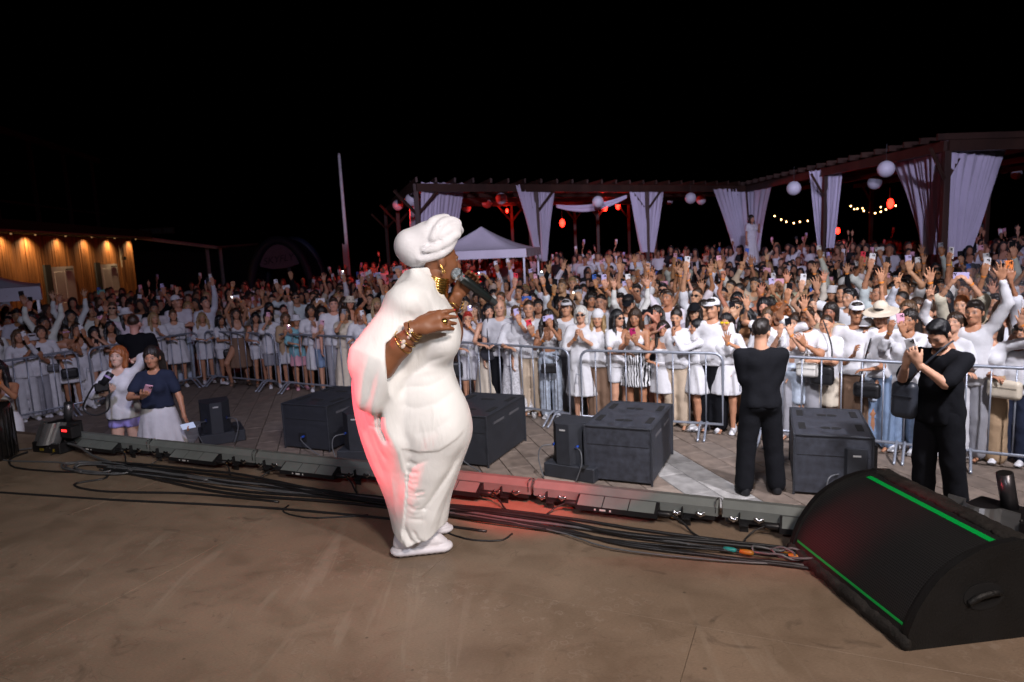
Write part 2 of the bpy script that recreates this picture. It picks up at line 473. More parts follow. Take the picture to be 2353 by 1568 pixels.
    rr = ramp(mid.outputs['Fac'], [(.3, (.38, .38, .38)), (.7, (.62, .62, .62))]); L.new(rr.outputs[0], b.inputs['Roughness'])
    b.inputs['Specular IOR Level'].default_value = .35
    bp = N.new("ShaderNodeBump"); bp.inputs['Strength'].default_value = .25; bp.inputs['Distance'].default_value = .004
    L.new(fine.outputs['Fac'], bp.inputs['Height']); L.new(bp.outputs[0], b.inputs['Normal'])
    return m
def N_scale(N, L, src, f):
    x = N.new("ShaderNodeMath"); x.operation = 'MULTIPLY'; x.inputs[1].default_value = f; L.new(src, x.inputs[0]); return x.outputs[0]
fl_m = floor_mat()
blk = pm("black_cloth", (.012, .012, .014), rough=.9, var=.3)
stage = tag(empty("stage_floor"), "worn brown plywood stage floor", None, kind='structure')
c = su(2.6, -4.2)
MB().box((0, 0, STAGE_Z / 2 - .03), (12.4, 8.76, STAGE_Z - .06)).build("stage_base", blk, stage, loc=(c[0], c[1], 0), rz=STG_RZ)
for row in range(7):
    v1 = .18 - 1.25 * row; v0 = v1 - 1.25
    first = 1.60 if row % 2 == 0 else .30
    for k in range(-3, 5):
        u0 = first + 2.62 * k; u1 = u0 + 2.62
        if u1 < -3.4 or u0 > 8.8: continue
        u0 = max(u0, -3.6); u1 = min(u1, 8.8)
        cc = su((u0 + u1) / 2, (v0 + v1) / 2)
        zo = rng.uniform(-.0012, .0012)
        MB().box((0, 0, -.02), (u1 - u0 - .0025, 1.2475, .04), bev=.0008).build("floor_panel", fl_m, stage, loc=(cc[0], cc[1], STAGE_Z + zo), rz=STG_RZ)

# ------------------------------------------------------------------ pergola with curtains and paper lanterns
wood = pm("pergola_wood", (.045, .020, .011), rough=.6, var=.45, vscale=3, stretch=(1, 1, .25), bump=.2)
curt = pm("sheer_curtain", (.56, .53, .64), rough=.85, var=.08, vscale=2, bump=.05, sheen=.3)
deckm = pm("deck_boards", (.12, .08, .055), rough=.75, var=.4, vscale=4)
P1 = at(955, 418, 20.6); P2 = at(1715, 428, 28.0); P3 = at(2177, 320, 16.0); P1b = at(885, 480, 33.0)
P3r = P3 + np.array([8.2, 1.2, 0]); TOPZ = 4.5
def flat(p, z=TOPZ): return np.array([p[0], p[1], z])
def beam(a, b, w, h):
    a, b = np.array(a, float), np.array(b, float); d = b - a; L = np.linalg.norm(d[:2]); c = (a + b) / 2
    return MB().box((c[0], c[1], c[2]), (L, w, h), rot=Matrix.Rotation(math.atan2(d[1], d[0]), 3, 'Z'))
deck = empty("deck_platform", label="raised wooden deck platform under the pergola", cat="deck")
deck['kind'] = 'structure'; del deck['category']
wA = P2 - P1; wA = wA / np.linalg.norm(wA); nA = (P1b - P1) * np.array([1, 1, 0]); nA = nA / np.linalg.norm(nA)
DZ = .42
pa = [P1 - nA * .3, P2 - nA * .3 , P2 + nA * 9, P1 + nA * 9]
mb = MB(); mb.add([(p[0], p[1], DZ) for p in pa] + [(p[0], p[1], 0) for p in pa], [(0, 1, 2, 3), (4, 5, 1, 0), (5, 6, 2, 1), (7, 4, 0, 3)]); mb.build("deck_top", deckm, deck)
pb = [P3 + np.array([-.4, -.4, 0]), P3r + np.array([.4, -.4, 0]), P3r + np.array([0, 14, 0]), P2 + np.array([.3, -.3, 0])]
mb = MB(); mb.add([(p[0], p[1], DZ + .004) for p in pb] + [(p[0], p[1], 0) for p in pb], [(0, 1, 2, 3), (4, 5, 1, 0), (5, 6, 2, 1), (7, 4, 0, 3)]); mb.build("deck_top", deckm, deck)
perg = empty("pergola", (P1[0], P1[1], 0), label="long dark timber pergola behind the crowd hung with pale curtains", cat="pergola")
def pchild(mb, name, m): return obj(name, mb.me(name, m), perg, (-P1[0], -P1[1], 0))
for a, b_ in ((P1, P2), (P2, P3), (P3, P3r), (P1, P1b)):
    pchild(beam(flat(a, TOPZ - .14), flat(b_, TOPZ - .14), .16, .24), "beam", wood)
for a, b_, dn in ((P1, P2, nA), (P2, P3, np.array([1, .1, 0]))):
    for k in range(1, 4):
        pchild(beam(flat(a, TOPZ - .2) + dn * 2.3 * k, flat(b_, TOPZ - .2) + dn * 2.3 * k, .12, .16), "beam", wood)
    Ltot = np.linalg.norm((b_ - a)[:2]); nR = int(Ltot / .62)
    for k in range(nR + 1):
        p = flat(a + (b_ - a) * (k / nR), TOPZ + .07); q = p + dn * 8.6
        p = p - dn * .25
        pchild(beam(p, q, .06, .14), "rafter", wood)
def on_line(a, b_, px):
    best = None
    for t in np.linspace(0, 1, 300):
        p = a + (b_ - a) * t; d = p - CAMP; x = W0 / 2 + FPX * (d @ _r) / (d @ _f)
        if best is None or abs(x - px) < best[0]: best = (abs(x - px), p)
    return best[1]
def post(p, z1=TOPZ - .24, w=.15):
    pchild(MB().box((p[0], p[1], z1 / 2), (w, w, z1), bev=.012), "post", wood)
    for s in (-1, 1):
        d = wA * s
        pchild(MB().tube([(p[0], p[1], z1 - .7), (p[0] + d[0] * .7, p[1] + d[1] * .7, z1 + .02)], .05, 4), "brace", wood)
Q2 = on_line(P1, P2, 1232); Q3 = on_line(P1, P2, 1486); Q4 = on_line(P2, P3, 1898)
for p in (flat(P1), Q2, Q3, flat(P2), Q4, flat(P3), flat(P1b), P3r, (flat(P1) + flat(P1b)) / 2): post(np.array(p))
for k, (a, b_) in enumerate(((P1, P2), (P1, P2), (P2, P3))):
    for t in (.1, .38, .62, .85):
        p = a + (b_ - a) * t + (nA * (4.6 if k == 0 else 7.5) if k < 2 else np.array([4.6, .4, 0]))
        post(np.array(p), w=.13)
ncur = [0]
def curtain(tl, tr, br, bl, Ya, Yb, label, nf=9, amp=.05):
    """cloth between four photo points: top corners at depth Ya (left) and Yb (right), gathered foot"""
    A, B = at(*tl, Ya), at(*tr, Yb); Cc = at(*br, Yb + (Ya - Yb) * .35); Dd = at(*bl, Ya + (Yb - Ya) * .35)
    nu, nv = nf * 9, 18
    V = []; ph = rng.random() * 6
    nrm = np.cross(B - A, np.array([0, 0, 1.0])); nrm /= np.linalg.norm(nrm)
    fr = [(rng.uniform(.5, 1.6) * nf, rng.random() * 6.3, rng.uniform(.25, .6), rng.uniform(-2.2, 2.2)) for _ in range(5)]
    sagp = rng.uniform(.02, .05); bulge = rng.uniform(-.06, .08)
    for j in range(nv + 1):
        t = j / nv
        te = t ** .80
        for i in range(nu + 1):
            s = i / nu
            sw = s + .035 * math.sin(s * 9 + ph) * (1 - t)
            p = (A * (1 - sw) + B * sw) * (1 - te) + (Dd * (1 - sw) + Cc * sw) * te
            f = sum(a_ * math.sin(s * k_ * 6.283 + p_ + d_ * t * (s - .5) * 2) for k_, p_, a_, d_ in fr)
            p = p + nrm * amp * (.35 + .9 * t) * f + (B - A) * bulge * math.sin(t * math.pi) * (s - .5) * 2
            p[2] -= sagp * abs(math.sin(s * math.pi * nf * .7)) * (1 - t) ** 3
            V.append(p)
    F = [(j * (nu + 1) + i, j * (nu + 1) + i + 1, (j + 1) * (nu + 1) + i + 1, (j + 1) * (nu + 1) + i) for j in range(nv) for i in range(nu)]
    c0 = A.copy()
    o = obj("curtain", mesh_np("curtain", np.array(V) - c0, F, curt, True), None, c0)
    tag(o, label, "curtain", "pale curtains tied along the pergola")
    return o
y = lambda p: p[1]
curtain((967, 418), (1068, 420), (1010, 700), (978, 700), y(P1), y(P1) + 1.6, "wide lavender curtain above the singer's turban at the pergola corner", 8)
curtain((938, 445), (958, 425), (962, 700), (950, 700), y(P1) + 3, y(P1) + .4, "narrow dim curtain on the far side of the pergola's corner post", 3)
curtain((1185, 423), (1229, 424), (1243, 600), (1234, 598), y(Q2) - .5, y(Q2), "narrow curtain with slanted edge beside the white gazebo peak", 7, .04)
curtain((1236, 424), (1277, 425), (1254, 600), (1245, 602), y(Q2), y(Q2) + .5, "narrow curtain just past the gazebo, drawn against a dark post", 7, .04)
curtain((1443, 429), (1482, 430), (1487, 580), (1474, 580), y(Q3) - .5, y(Q3), "short pale curtain over the middle of the crowd, first of its pair", 7, .05)
curtain((1490, 430), (1527, 431), (1501, 580), (1489, 580), y(Q3), y(Q3) + .5, "short pale curtain over the middle of the crowd, second of its pair", 7, .05)
curtain((1641, 434), (1712, 431), (1722, 580), (1690, 580), y(P2) - 1.2, y(P2), "wide pale curtain at the pergola's inner corner behind the standing woman", 8, .06)
curtain((1716, 431), (1777, 421), (1742, 578), (1724, 580), y(P2), y(P2) - 2.5, "curtain on the nearer side of the pergola's inner corner", 7, .06)
curtain((1858, 393), (1895, 388), (1899, 570), (1884, 570), y(Q4) + .6, y(Q4), "tall narrow curtain between two round lanterns, first of its pair", 6, .05)
curtain((1900, 386), (1938, 380), (1914, 570), (1902, 570), y(Q4), y(Q4) - .7, "tall narrow curtain between two round lanterns, second of its pair", 6, .05)
curtain((2048, 353), (2172, 321), (2171, 585), (2124, 585), 18.6, 16.05, "largest pale curtain with soft diagonal folds at the near corner post", 9, .09)
curtain((2190, 326), (2318, 326), (2212, 590), (2177, 590), 16.05, 16.9, "large lavender curtain slanting down past the near corner post", 9, .09)
# swags under the roof
def swag(x0, y0, x1, y1, dip, Y, label):
    A, B = at(x0, y0, Y), at(x1, y1, Y); V = []; n = 24
    for i in range(n + 1):
        s = i / n; p = A * (1 - s) + B * s; p = p - np.array([0, 0, dip * 4 * s * (1 - s)])
        for j in range(7):
            w = .12 + .14 * math.sin(s * math.pi)
            V.append(p + np.array([0, .08 * math.sin(j * 2.1), -w * j / 6]))
    F = [(i * 7 + j, (i + 1) * 7 + j, (i + 1) * 7 + j + 1, i * 7 + j + 1) for i in range(n) for j in range(6)]
    tag(obj("ceiling_drape", mesh_np("ceiling_drape", np.array(V) - A, F, curt, True), None, A), label, "drape", "drapes slung under the pergola roof")
swag(1278, 470, 1440, 448, .16, y(Q2) + 2.5, "pale drape slung under the roof beside the gazebo curtains")
lan = pm("paper_lantern", (.66, .66, .72), rough=.5, var=.06, bump=.06, bscale=30)
lan_me = MB().lathe([(.001, -.2)] + [(.2 * math.cos(R(a)), .2 * math.sin(R(a))) for a in range(-80, 81, 16)] + [(.001, .2)], 24).me("lantern", lan, True)
hook = pm("lantern_cord", (.05, .05, .05), rough=.8)
hk_me = MB().tube([(0, 0, .195), (0, 0, .6)], .006, 5).me("cord", hook)
LN = [(1152, 457, 24, "round white lantern, larger of two over the gazebo"), (1119, 467, 27, "round white lantern, smaller of two over the gazebo"), (1072, 478, 30, "small dim lantern just above the gazebo, beside the singer's turban"),
      (945, 460, 22, "round lantern between the singer's turban and the corner curtain"), (914, 472, 26, "pinkish dim lantern at the pergola's far corner"), (1307, 452, 33, "tiny round lantern high under the pergola roof by a lamp"), (1374, 464, 24, "round lantern hung under the slung drape"),
      (1587, 456, 25, "round white lantern, larger of a close pair mid pergola"), (1611, 460, 29, "round white lantern, smaller of a close pair mid pergola"), (1538, 463, 38, "tiny lantern beside the middle curtains"),
      (1824, 433, 20, "round white lantern between inner corner and tall curtains"), (2010, 420, 20.5, "round lantern low beside the largest curtain"), (2036, 389, 17, "largest white lantern touching the biggest curtain"),
      (2308, 386, 24, "dim lantern beyond the near corner's slanting curtain"), (2336, 401, 27, "faint lantern at the edge of the dark pergola")]
for x, yy, Y, lb in LN:
    o = obj("paper_lantern", lan_me, None, at(x, yy, Y)); tag(o, lb, "lantern", "round lanterns hung under the pergola"); obj("cord", hk_me, o)
# red lamps, string lights
redl = glow("red_lamp_glow", (1.0, .02, .01), 9.0)
warmb = glow("warm_bulb_glow", (1.0, .55, .22), 14.0)
bulb = MB().lathe([(.001, -.05), (.035, -.035), (.05, 0), (.035, .035), (.001, .05)], 10)
def lamp_thing(x, yy, Y, sc, lb, watts=0):
    p = at(x, yy, Y); o = empty("stage_lamp", p, label=lb, cat="lamp", group="red lamps under the pergola")
    bulb_me = bulb.me("lens", redl, True); b_ = obj("lens", bulb_me, o, scale=(sc * 1.0, sc * .7, sc * 1.5))
    MB().lathe([(.02, .07), (.06, .06), (.07, .0), (.065, -.02)], 12).build("housing", blk, o, smooth=True, loc=(0, .06 * sc, .02))
    MB().tube([(0, .06, .05), (0, .06, .5)], .012, 6).build("bracket", blk, o)
    if watts:
        l = bpy.data.lights.new("red_lamp_light", 'POINT'); l.energy = watts * 2.5; l.color = (1, .03, .02); l.shadow_soft_size = .06
        lo = bpy.data.objects.new("red_lamp_light", l); COL.objects.link(lo); lo.parent = o; lo.location = (0, -.2, 0)
lamp_thing(1292, 513, 27, 2.2, "red lamp hanging past the gazebo curtains", 8)
lamp_thing(1390, 477, 30, 2.4, "red lamp at the top of a red lit post", 60)
lamp_thing(1366, 475, 31, 2.0, "red lamp just under the hanging lantern", 10)
lamp_thing(2046, 468, 22, 2.2, "oval red lamp above the string lights", 6)
lamp_thing(1420, 474, 34, 2.4, "red lamp row end beside the middle curtains", 40)
lamp_thing(1165, 485, 30, 1.2, "red lamp on a post behind the gazebo", 40)
lamp_thing(938, 468, 24, 1.6, "red lamp lighting the curtain strip behind the turban", 90)
lamp_thing(1925, 531, 26, 1.8, "red lamp low among the heads below the tall curtains", 6)
def string_light(pts, Y, lb):
    P = [at(x, yy, Y) for x, yy in pts]; o = empty("string_light", P[0], label=lb, cat="string light", group="string lights")
    mb = MB().tube(catmull([p - P[0] + np.array([0, 0, .05]) for p in P], 3), .008, 4); mb.build("cable", hook, o)
    me_ = bulb.me("bulb", warmb, True)
    for p in P: obj("bulb", me_, o, p - P[0], scale=.8)
string_light([(1780, 497), (1795, 505), (1807, 510), (1824, 513), (1838, 510), (1856, 508)], 40, "short string of warm bulbs behind the inner corner curtain")
string_light([(1955, 474), (1970, 480), (1985, 485), (1998, 488), (2011, 490), (2024, 487), (2036, 482), (2046, 478), (2058, 473)], 38, "long sagging string of warm bulbs beside the largest curtain")
string_light([(1963, 481), (1982, 479), (2003, 481), (2024, 476), (2040, 470)], 44, "upper dim string of warm bulbs beside the largest curtain")

# ------------------------------------------------------------------ gazebo tents
tentm = pm("tent_canvas", (.62, .60, .68), rough=.8, var=.1, vscale=2, bump=.08, bscale=8)
alu = pm("aluminium_pole", (.55, .56, .60), rough=.35, metal=.9, var=.1)
def gazebo(cx, cy, w, ez, pz, vh, rz, lb):
    o = empty("gazebo_tent", (cx, cy, 0), rz, lb, "gazebo tent")
    n = 14; V = []; h = w / 2
    for j in range(n + 1):
        t = j / n; rr = h * t; z = ez + (pz - ez) * (1 - t) ** 1.55
        for k in range(40):
            a = k / 40 * 4; s = int(a); f = a - s
            cor = [(-1, -1), (1, -1), (1, 1), (-1, 1)]; p, q = np.array(cor[s]), np.array(cor[(s + 1) % 4])
            xy = (p * (1 - f) + q * f) * rr
            sag = -.10 * math.sin(f * math.pi) * math.sin(t * math.pi) * (w / 3)
            V.append((xy[0], xy[1], z + sag))
    F = [(j * 40 + k, j * 40 + (k + 1) % 40, (j + 1) * 40 + (k + 1) % 40, (j + 1) * 40 + k) for j in range(n) for k in range(40)]
    obj("canopy", mesh_np("canopy", V, [f[::-1] for f in F], tentm, True), o)
    V = []; rows = 4
    for j in range(rows + 1):
        for k in range(80):
            a = k / 80 * 4; s = int(a); f = a - s; cor = [(-1, -1), (1, -1), (1, 1), (-1, 1)]; p, q = np.array(cor[s]), np.array(cor[(s + 1) % 4])
            xy = (p * (1 - f) + q * f) * (h + .01 + .012 * math.sin(k * 1.3) * j / rows); V.append((xy[0], xy[1], ez + .003 - vh * j / rows))
    F = [(j * 80 + k, (j + 1) * 80 + k, (j + 1) * 80 + (k + 1) % 80, j * 80 + (k + 1) % 80) for j in range(rows) for k in range(80)]
    obj("valance", mesh_np("valance", V, F, tentm, False), o)
    for sx in (-1, 1):
        for sy in (-1, 1): MB().box((sx * (h - .06), sy * (h - .06), ez / 2 - .05), (.05, .05, ez - .1)).build("leg", alu, o)
    return o
tp = at(1110, 520, 19.5)
gazebo(tp[0] - .05, 19.5, 2.9, 2.46, 3.12, .22, R(-10), "white peaked gazebo tent beside the singer's face, behind the crowd")
tq = at(95, 690, 14.5)
gazebo(tq[0] - 2.08, tq[1] + .4, 3.0, 2.16, 2.78, .28, R(34), "white gazebo tent cut by the frame beside the wooden wall")

# ------------------------------------------------------------------ flagpole, banner, inflatable arch
pA = at(800, 600, 35); pB = at(779, 356, 35)
mast = empty("flagpole", (pA[0], pA[1], 0), label="tall thin bare flagpole against the night sky", cat="flagpole")
MB().tube([(0, 0, 0), (pB[0] - pA[0], 0, pB[2])], [.10, .07], 8).build("pole", pm("pole_paint", (.85, .82, .88), rough=.5), mast, smooth=True)
MB().lathe([(.001, 0), (.08, .04), (.001, .1)], 10, (pB[0] - pA[0], 0, pB[2])).build("finial", alu, mast, smooth=True)
bp_ = at(794, 583, 34.5)
fb = empty("feather_banner", (bp_[0], bp_[1], 0), label="narrow white banner standing at the foot of the flagpole", cat="banner")
MB().box((0, 0, 2.4), (.22, .03, 1.1)).build("cloth", tentm, fb); MB().tube([(-.12, 0, 0), (-.12, 0, 3.0)], .02, 6).build("pole", alu, fb)
inf = pm("inflatable_blue", (.008, .025, .07), rough=.55, var=.2, bump=.1, bscale=4)
infw = pm("inflatable_white", (.13, .14, .24), rough=.6, var=.15)
navy = pm("print_navy", (.012, .02, .07), rough=.6)
ac = at(640, 580, 38)
ar = empty("inflatable_arch", (ac[0], ac[1], 0), label="dark blue inflatable arch tent with SKYFLY on its white front", cat="inflatable tent")
MB().tube([(1.75 * math.cos(R(a)) * .98, 0, .2 + 3.2 * math.sin(R(a))) for a in range(0, 181, 10)], .24, 10).build("tube", inf, ar, smooth=True)
MB().tube([(1.75 * math.cos(R(a)) * 1.0, 2.6, .2 + 3.2 * math.sin(R(a))) for a in range(0, 181, 10)], .24, 10).build("tube", inf, ar, smooth=True)
poly = [(1.42 * math.cos(R(a)), .2 + 2.95 * math.sin(R(a))) for a in range(40, 141, 10)]
poly = poly + [(-1.05, 1.95), (-.4, 1.80), (.4, 1.84), (1.05, 2.02)]
MB().prism(poly, -.03, .03, 'Y').build("front_cloth", infw, ar)
V = [(1.75 * math.cos(R(a)), yy, .2 + 3.2 * math.sin(R(a))) for yy in (0.1, 2.5) for a in range(0, 181, 12)]
MB().add(V, [(i, i + 1, 17 + i, 16 + i) for i in range(15)]).build("roof_cloth", inf, ar, smooth=True)
def text(body, size, mat, parent, loc, rot, name="lettering", ex=.002, shear=0.0):
    cu = bpy.data.curves.new(name, 'FONT'); cu.body = body; cu.size = size; cu.align_x = 'CENTER'; cu.align_y = 'CENTER'; cu.extrude = ex; cu.materials.append(mat)
    cu.shear = shear
    tmp = bpy.data.objects.new("lettering_curve", cu); COL.objects.link(tmp); bpy.context.view_layer.update()
    me = bpy.data.meshes.new_from_object(tmp.evaluated_get(bpy.context.evaluated_depsgraph_get()))
    bpy.data.objects.remove(tmp)
    o = bpy.data.objects.new(name, me); COL.objects.link(o); o.parent = parent; o.location = loc; o.rotation_euler = rot
    return o
text("SKYFLY", .52, navy, ar, (-.05, -.045, 2.32), (R(90), R(-7), 0), shear=.3)

# ------------------------------------------------------------------ wooden hall with lit wall, and white veranda
plank = pm("larch_cladding", (.30, .13, .045), rough=.55, var=.55, vscale=2.2, stretch=(4, 4, .18), bump=.3, bscale=20)
doorm = pm("white_door_paint", (.55, .56, .60), rough=.4, var=.06)
WA = at(0, 548, 24); WB = at(305, 548, 37); wdv = WB - WA; wL = np.linalg.norm(wdv[:2]); wd_ = wdv / wL
hall = empty("wooden_hall", (WB[0], WB[1], 0), label="hall with amber lit vertical wooden cladding behind the crowd", cat="building")
hall.rotation_euler = (0, 0, math.atan2(-wd_[1], -wd_[0]))      # local +X runs along the wall towards the viewer
HL = 34.0; HZ = 3.75
MB().box((HL / 2, -2.6, HZ / 2), (HL, 5.0, HZ)).build("wall_core", blk, hall)
mb = MB(); x = .05
while x < HL:
    w_ = rng.choice((.07, .09, .09, .12)); d_ = rng.uniform(.02, .05)
    mb.box((x + w_ / 2, -.10 + d_ / 2, HZ / 2), (w_, d_, HZ)); x += w_ + .018
o = mb.build("cladding_boards", plank, hall); o['kind'] = 'stuff'
MB().box((HL / 2, -2.2, HZ + .2), (HL + .5, 6.2, .4)).build("roof", blk, hall)
MB().box((HL / 2, .42, HZ + .04), (HL, 1.0, .05)).build("soffit", pm("soffit_board", (.30, .26, .22), rough=.7), hall)
upm = pm("dark_timber", (.03, .035, .04), rough=.7)
for k in range(9): MB().box((1 + k * 3.2, -1.2, HZ + 2.2), (.14, .14, 3.7)).build("terrace_post", upm, hall)
MB().box((HL / 2, -1.2, HZ + 1.35), (HL, .06, .08)).build("terrace_rail", upm, hall)
MB().box((HL / 2, -1.2, HZ + 4.1), (HL, .2, .25)).build("terrace_beam", upm, hall)
def wall_x(px, Yz=None):
    best = None
    for t in np.linspace(-.6, 1.0, 500):
        p = WA + wdv * t; d = p - CAMP; xx = W0 / 2 + FPX * (d @ _r) / (d @ _f)
        if best is None or abs(xx - px) < best[0]: best = (abs(xx - px), t)
    return wL * (1 - best[1])
def door(px0, px1):
    a, b_ = wall_x(px1), wall_x(px0); cx = (a + b_) / 2; w_ = abs(b_ - a)
    d = MB().box((0, .035, 1.4), (w_, .06, 2.2)).build("door", doorm, hall, loc=(cx, 0, 0))
    for s in (-1, 1):
        MB().box((s * w_ * .22, .07, 1.75), (w_ * .34, .02, 1.1), bev=.008).build("door_panel", doorm, d)
        MB().box((s * w_ * .22, .07, .75), (w_ * .34, .02, .6), bev=.008).build("door_panel", doorm, d)
    MB().box((-w_ * .25, .1, 2.38), (w_ * .3, .05, .05)).build("door_closer", blk, d)
    MB().box((w_ * .5 + .28, .04, 1.45), (.5, .08, 2.3)).build("door_reveal", upm, hall, loc=(cx, 0, 0))
door(103, 156); door(219, 258)
for px, pw, wt in [(62, 1.0, 190), (133, .8, 120), (194, .8, 140), (248, .8, 210), (297, .6, 190), (5, .8, 120)]:
    xx = wall_x(px)
    MB().lathe([(.03, 0), (.04, .05), (.001, .06)], 10, (xx, .30, HZ - .05)).build("downlight", glow("amber_downlight", (1, .62, .28), .25), hall, smooth=True)
    l = bpy.data.lights.new("hall_downlight", 'SPOT'); l.energy = wt; l.color = (1, .64, .32); l.spot_size = R(150); l.spot_blend = 1.0; l.shadow_soft_size = .05
    lo = bpy.data.objects.new("hall_downlight", l); COL.objects.link(lo); lo.parent = hall; lo.location = (xx, .24, HZ - .06); lo.rotation_euler = (R(-8), 0, 0)
# antler mark on the cladding and small box
xx = wall_x(270)
mkm = pm("pale_paint", (.5, .45, .36), rough=.6)
mb = MB(); mb.tube([(0, 0, 2.3), (.05, 0, 2.7), (.02, 0, 3.0), (.12, 0, 3.4)], .025, 5); mb.tube([(.04, 0, 2.75), (-.2, 0, 2.95), (-.22, 0, 3.3)], .022, 5); mb.tube([(0, 0, 2.55), (-.12, 0, 2.65)], .02, 5); mb.tube([(.02, 0, 2.95), (-.06, 0, 3.2)], .02, 5)
mb.build("wall_emblem", mkm, hall, loc=(xx, .05, 0)); MB().box((wall_x(277) , .08, 2.75), (.16, .1, .16), bev=.01).build("wall_speaker", blk, hall)
va = at(312, 546, 38); vb = at(498, 569, 42); vc = at(592, 561, 55)
ver = empty("veranda_building", (vb[0], vb[1], 0), label="dark veranda building with a thin white fascia and posts", cat="building")
vp = pm("veranda_white", (.55, .52, .60), rough=.6)
def vch(mb, name, m): obj(name, mb.me(name, m), ver, (-vb[0], -vb[1], 0))
vch(MB().tube([va, vb], .10, 4), "fascia", vp); vch(MB().tube([vb, vc], .08, 4), "fascia", vp)
for px, yt, yb, Y in [(475, 570, 621, 43), (505, 571, 619, 44), (528, 570, 618, 46), (548, 568, 606, 48), (566, 568, 602, 50)]:
    a, b_ = at(px, yt, Y), at(px + 5, yb, Y); vch(MB().tube([a, (b_[0], b_[1], 0)], .12, 4), "post", vp)
for px, yy, w_ in [(490, 601, .8), (509, 598, 1.0), (521, 592, .6), (556, 586, .6)]:
    p = at(px, yy, 49); vch(MB().box(p, (w_, .04, .7)), "notice", vp)
for k in range(7):
    p = at(338 + k * 20, 575, 46); vch(MB().box((p[0], p[1], 1.6), (.12, .12, 3.2)), "back_post", upm)
c = (va + vb) / 2; vch(MB().box((c[0] - 2, c[1] + 5, 1.6), (14, .2, 3.2)), "back_wall", blk)
sg = at(360, 531, 40); sgn_ = empty("roof_sign", sg, label="faint unlit teal sign on the veranda roof", cat="sign")
tealm = pm("sign_teal", (.05, .11, .14), rough=.6)
MB().box((0, .05, 0), (2.0, .06, .36)).build("board", upm, sgn_)
for k, (x0, w_) in enumerate([(-.72, .5), (-.05, .55), (.66, .5)]): MB().box((x0, .0, 0), (w_, .04, .24)).build("letter_panel", tealm, sgn_)
# ------------------------------------------------------------------ crowd barriers
galv = pm("galvanised_steel", (.34, .37, .44), rough=.42, metal=.55, var=.15, vscale=12, bump=.05)
def barrier(a, b, lb):
    a, b = np.array(a, float), np.array(b, float); L = np.linalg.norm(b - a); rz = math.atan2(b[1] - a[1], b[0] - a[0])
    o = empty("crowd_barrier", (a[0], a[1], 0), rz, lb, "crowd barrier", "steel crowd barriers in front of the audience")
    r = .12; z0, z1 = .17, 1.10; pts = []
    for cx, cz, a0 in ((L - r - .02, z1 - r, 90), (r + .02, z1 - r, 180)):
        pass
    arc = lambda cx, cz, s, e: [(cx + r * math.cos(R(t)), 0, cz + r * math.sin(R(t))) for t in np.linspace(s, e, 6)]
    pts = arc(L - .02 - r, z1 - r, 0, 90) + arc(.02 + r, z1 - r, 90, 180) + [(.02, 0, z0), (L - .02, 0, z0)]
    MB().tube(pts, .019, 8, closed=True).build("frame", galv, o, smooth=True)
    n = int(round((L - .04) / .205)); bar = MB().tube([(0, 0, z0), (0, 0, z1)], .0095, 6).me("bar", galv, True)
    for k in range(1, n):
        x = .02 + (L - .04) * k / n; obj("bar", bar, o, (x, 0, 0))
    foot = MB().tube([(0, -.30, .012), (0, -.26, .03), (0, -.12, .15), (0, 0, .19), (0, .12, .15), (0, .26, .03), (0, .30, .012)], .015, 6).me("foot", galv, True)
    for x in (.22, .30, L - .30, L - .22): obj("foot", foot, o, (x, 0, 0))
    MB().tube([(.005, 0, .75), (-.05, 0, .77), (-.06, 0, .70), (-.06, 0, .62)], .007, 6).build("hook", galv, o)
    return o
BAR = [((-8.75, 9.95), (-7.6, 11.85), "barrier at the frame's edge behind the tilted black nozzle"), ((-7.5, 11.95), (-6.45, 13.95), "barrier behind the two women in the pit, reaching the back corner"),
       ((-6.35, 14.02), (-4.56, 12.98), "barrier with a woman's brown skirt and bent leg showing through its bars"), ((-4.48, 12.93), (-2.72, 11.95), "barrier behind the first big subwoofer and the small grey monitor"),
       ((-2.64, 11.9), (-.95, 10.78), "barrier mostly hidden behind the singer's dress"), ((-.87, 10.72), (.80, 9.46), "barrier with ripped light jeans and lace skirt behind it"),
       ((.92, 9.32), (2.69, 8.55), "barrier behind the big subwoofer with zebra skirt and short dresses behind it"), ((2.9, 8.4), (4.55, 7.3), "barrier between the black clad guard and the man with a phone"),
       ((4.63, 7.25), (6.3, 6.2), "barrier behind the man with a phone, beside brown trousers")]
for a, b, lb in BAR: barrier(a, b, lb)

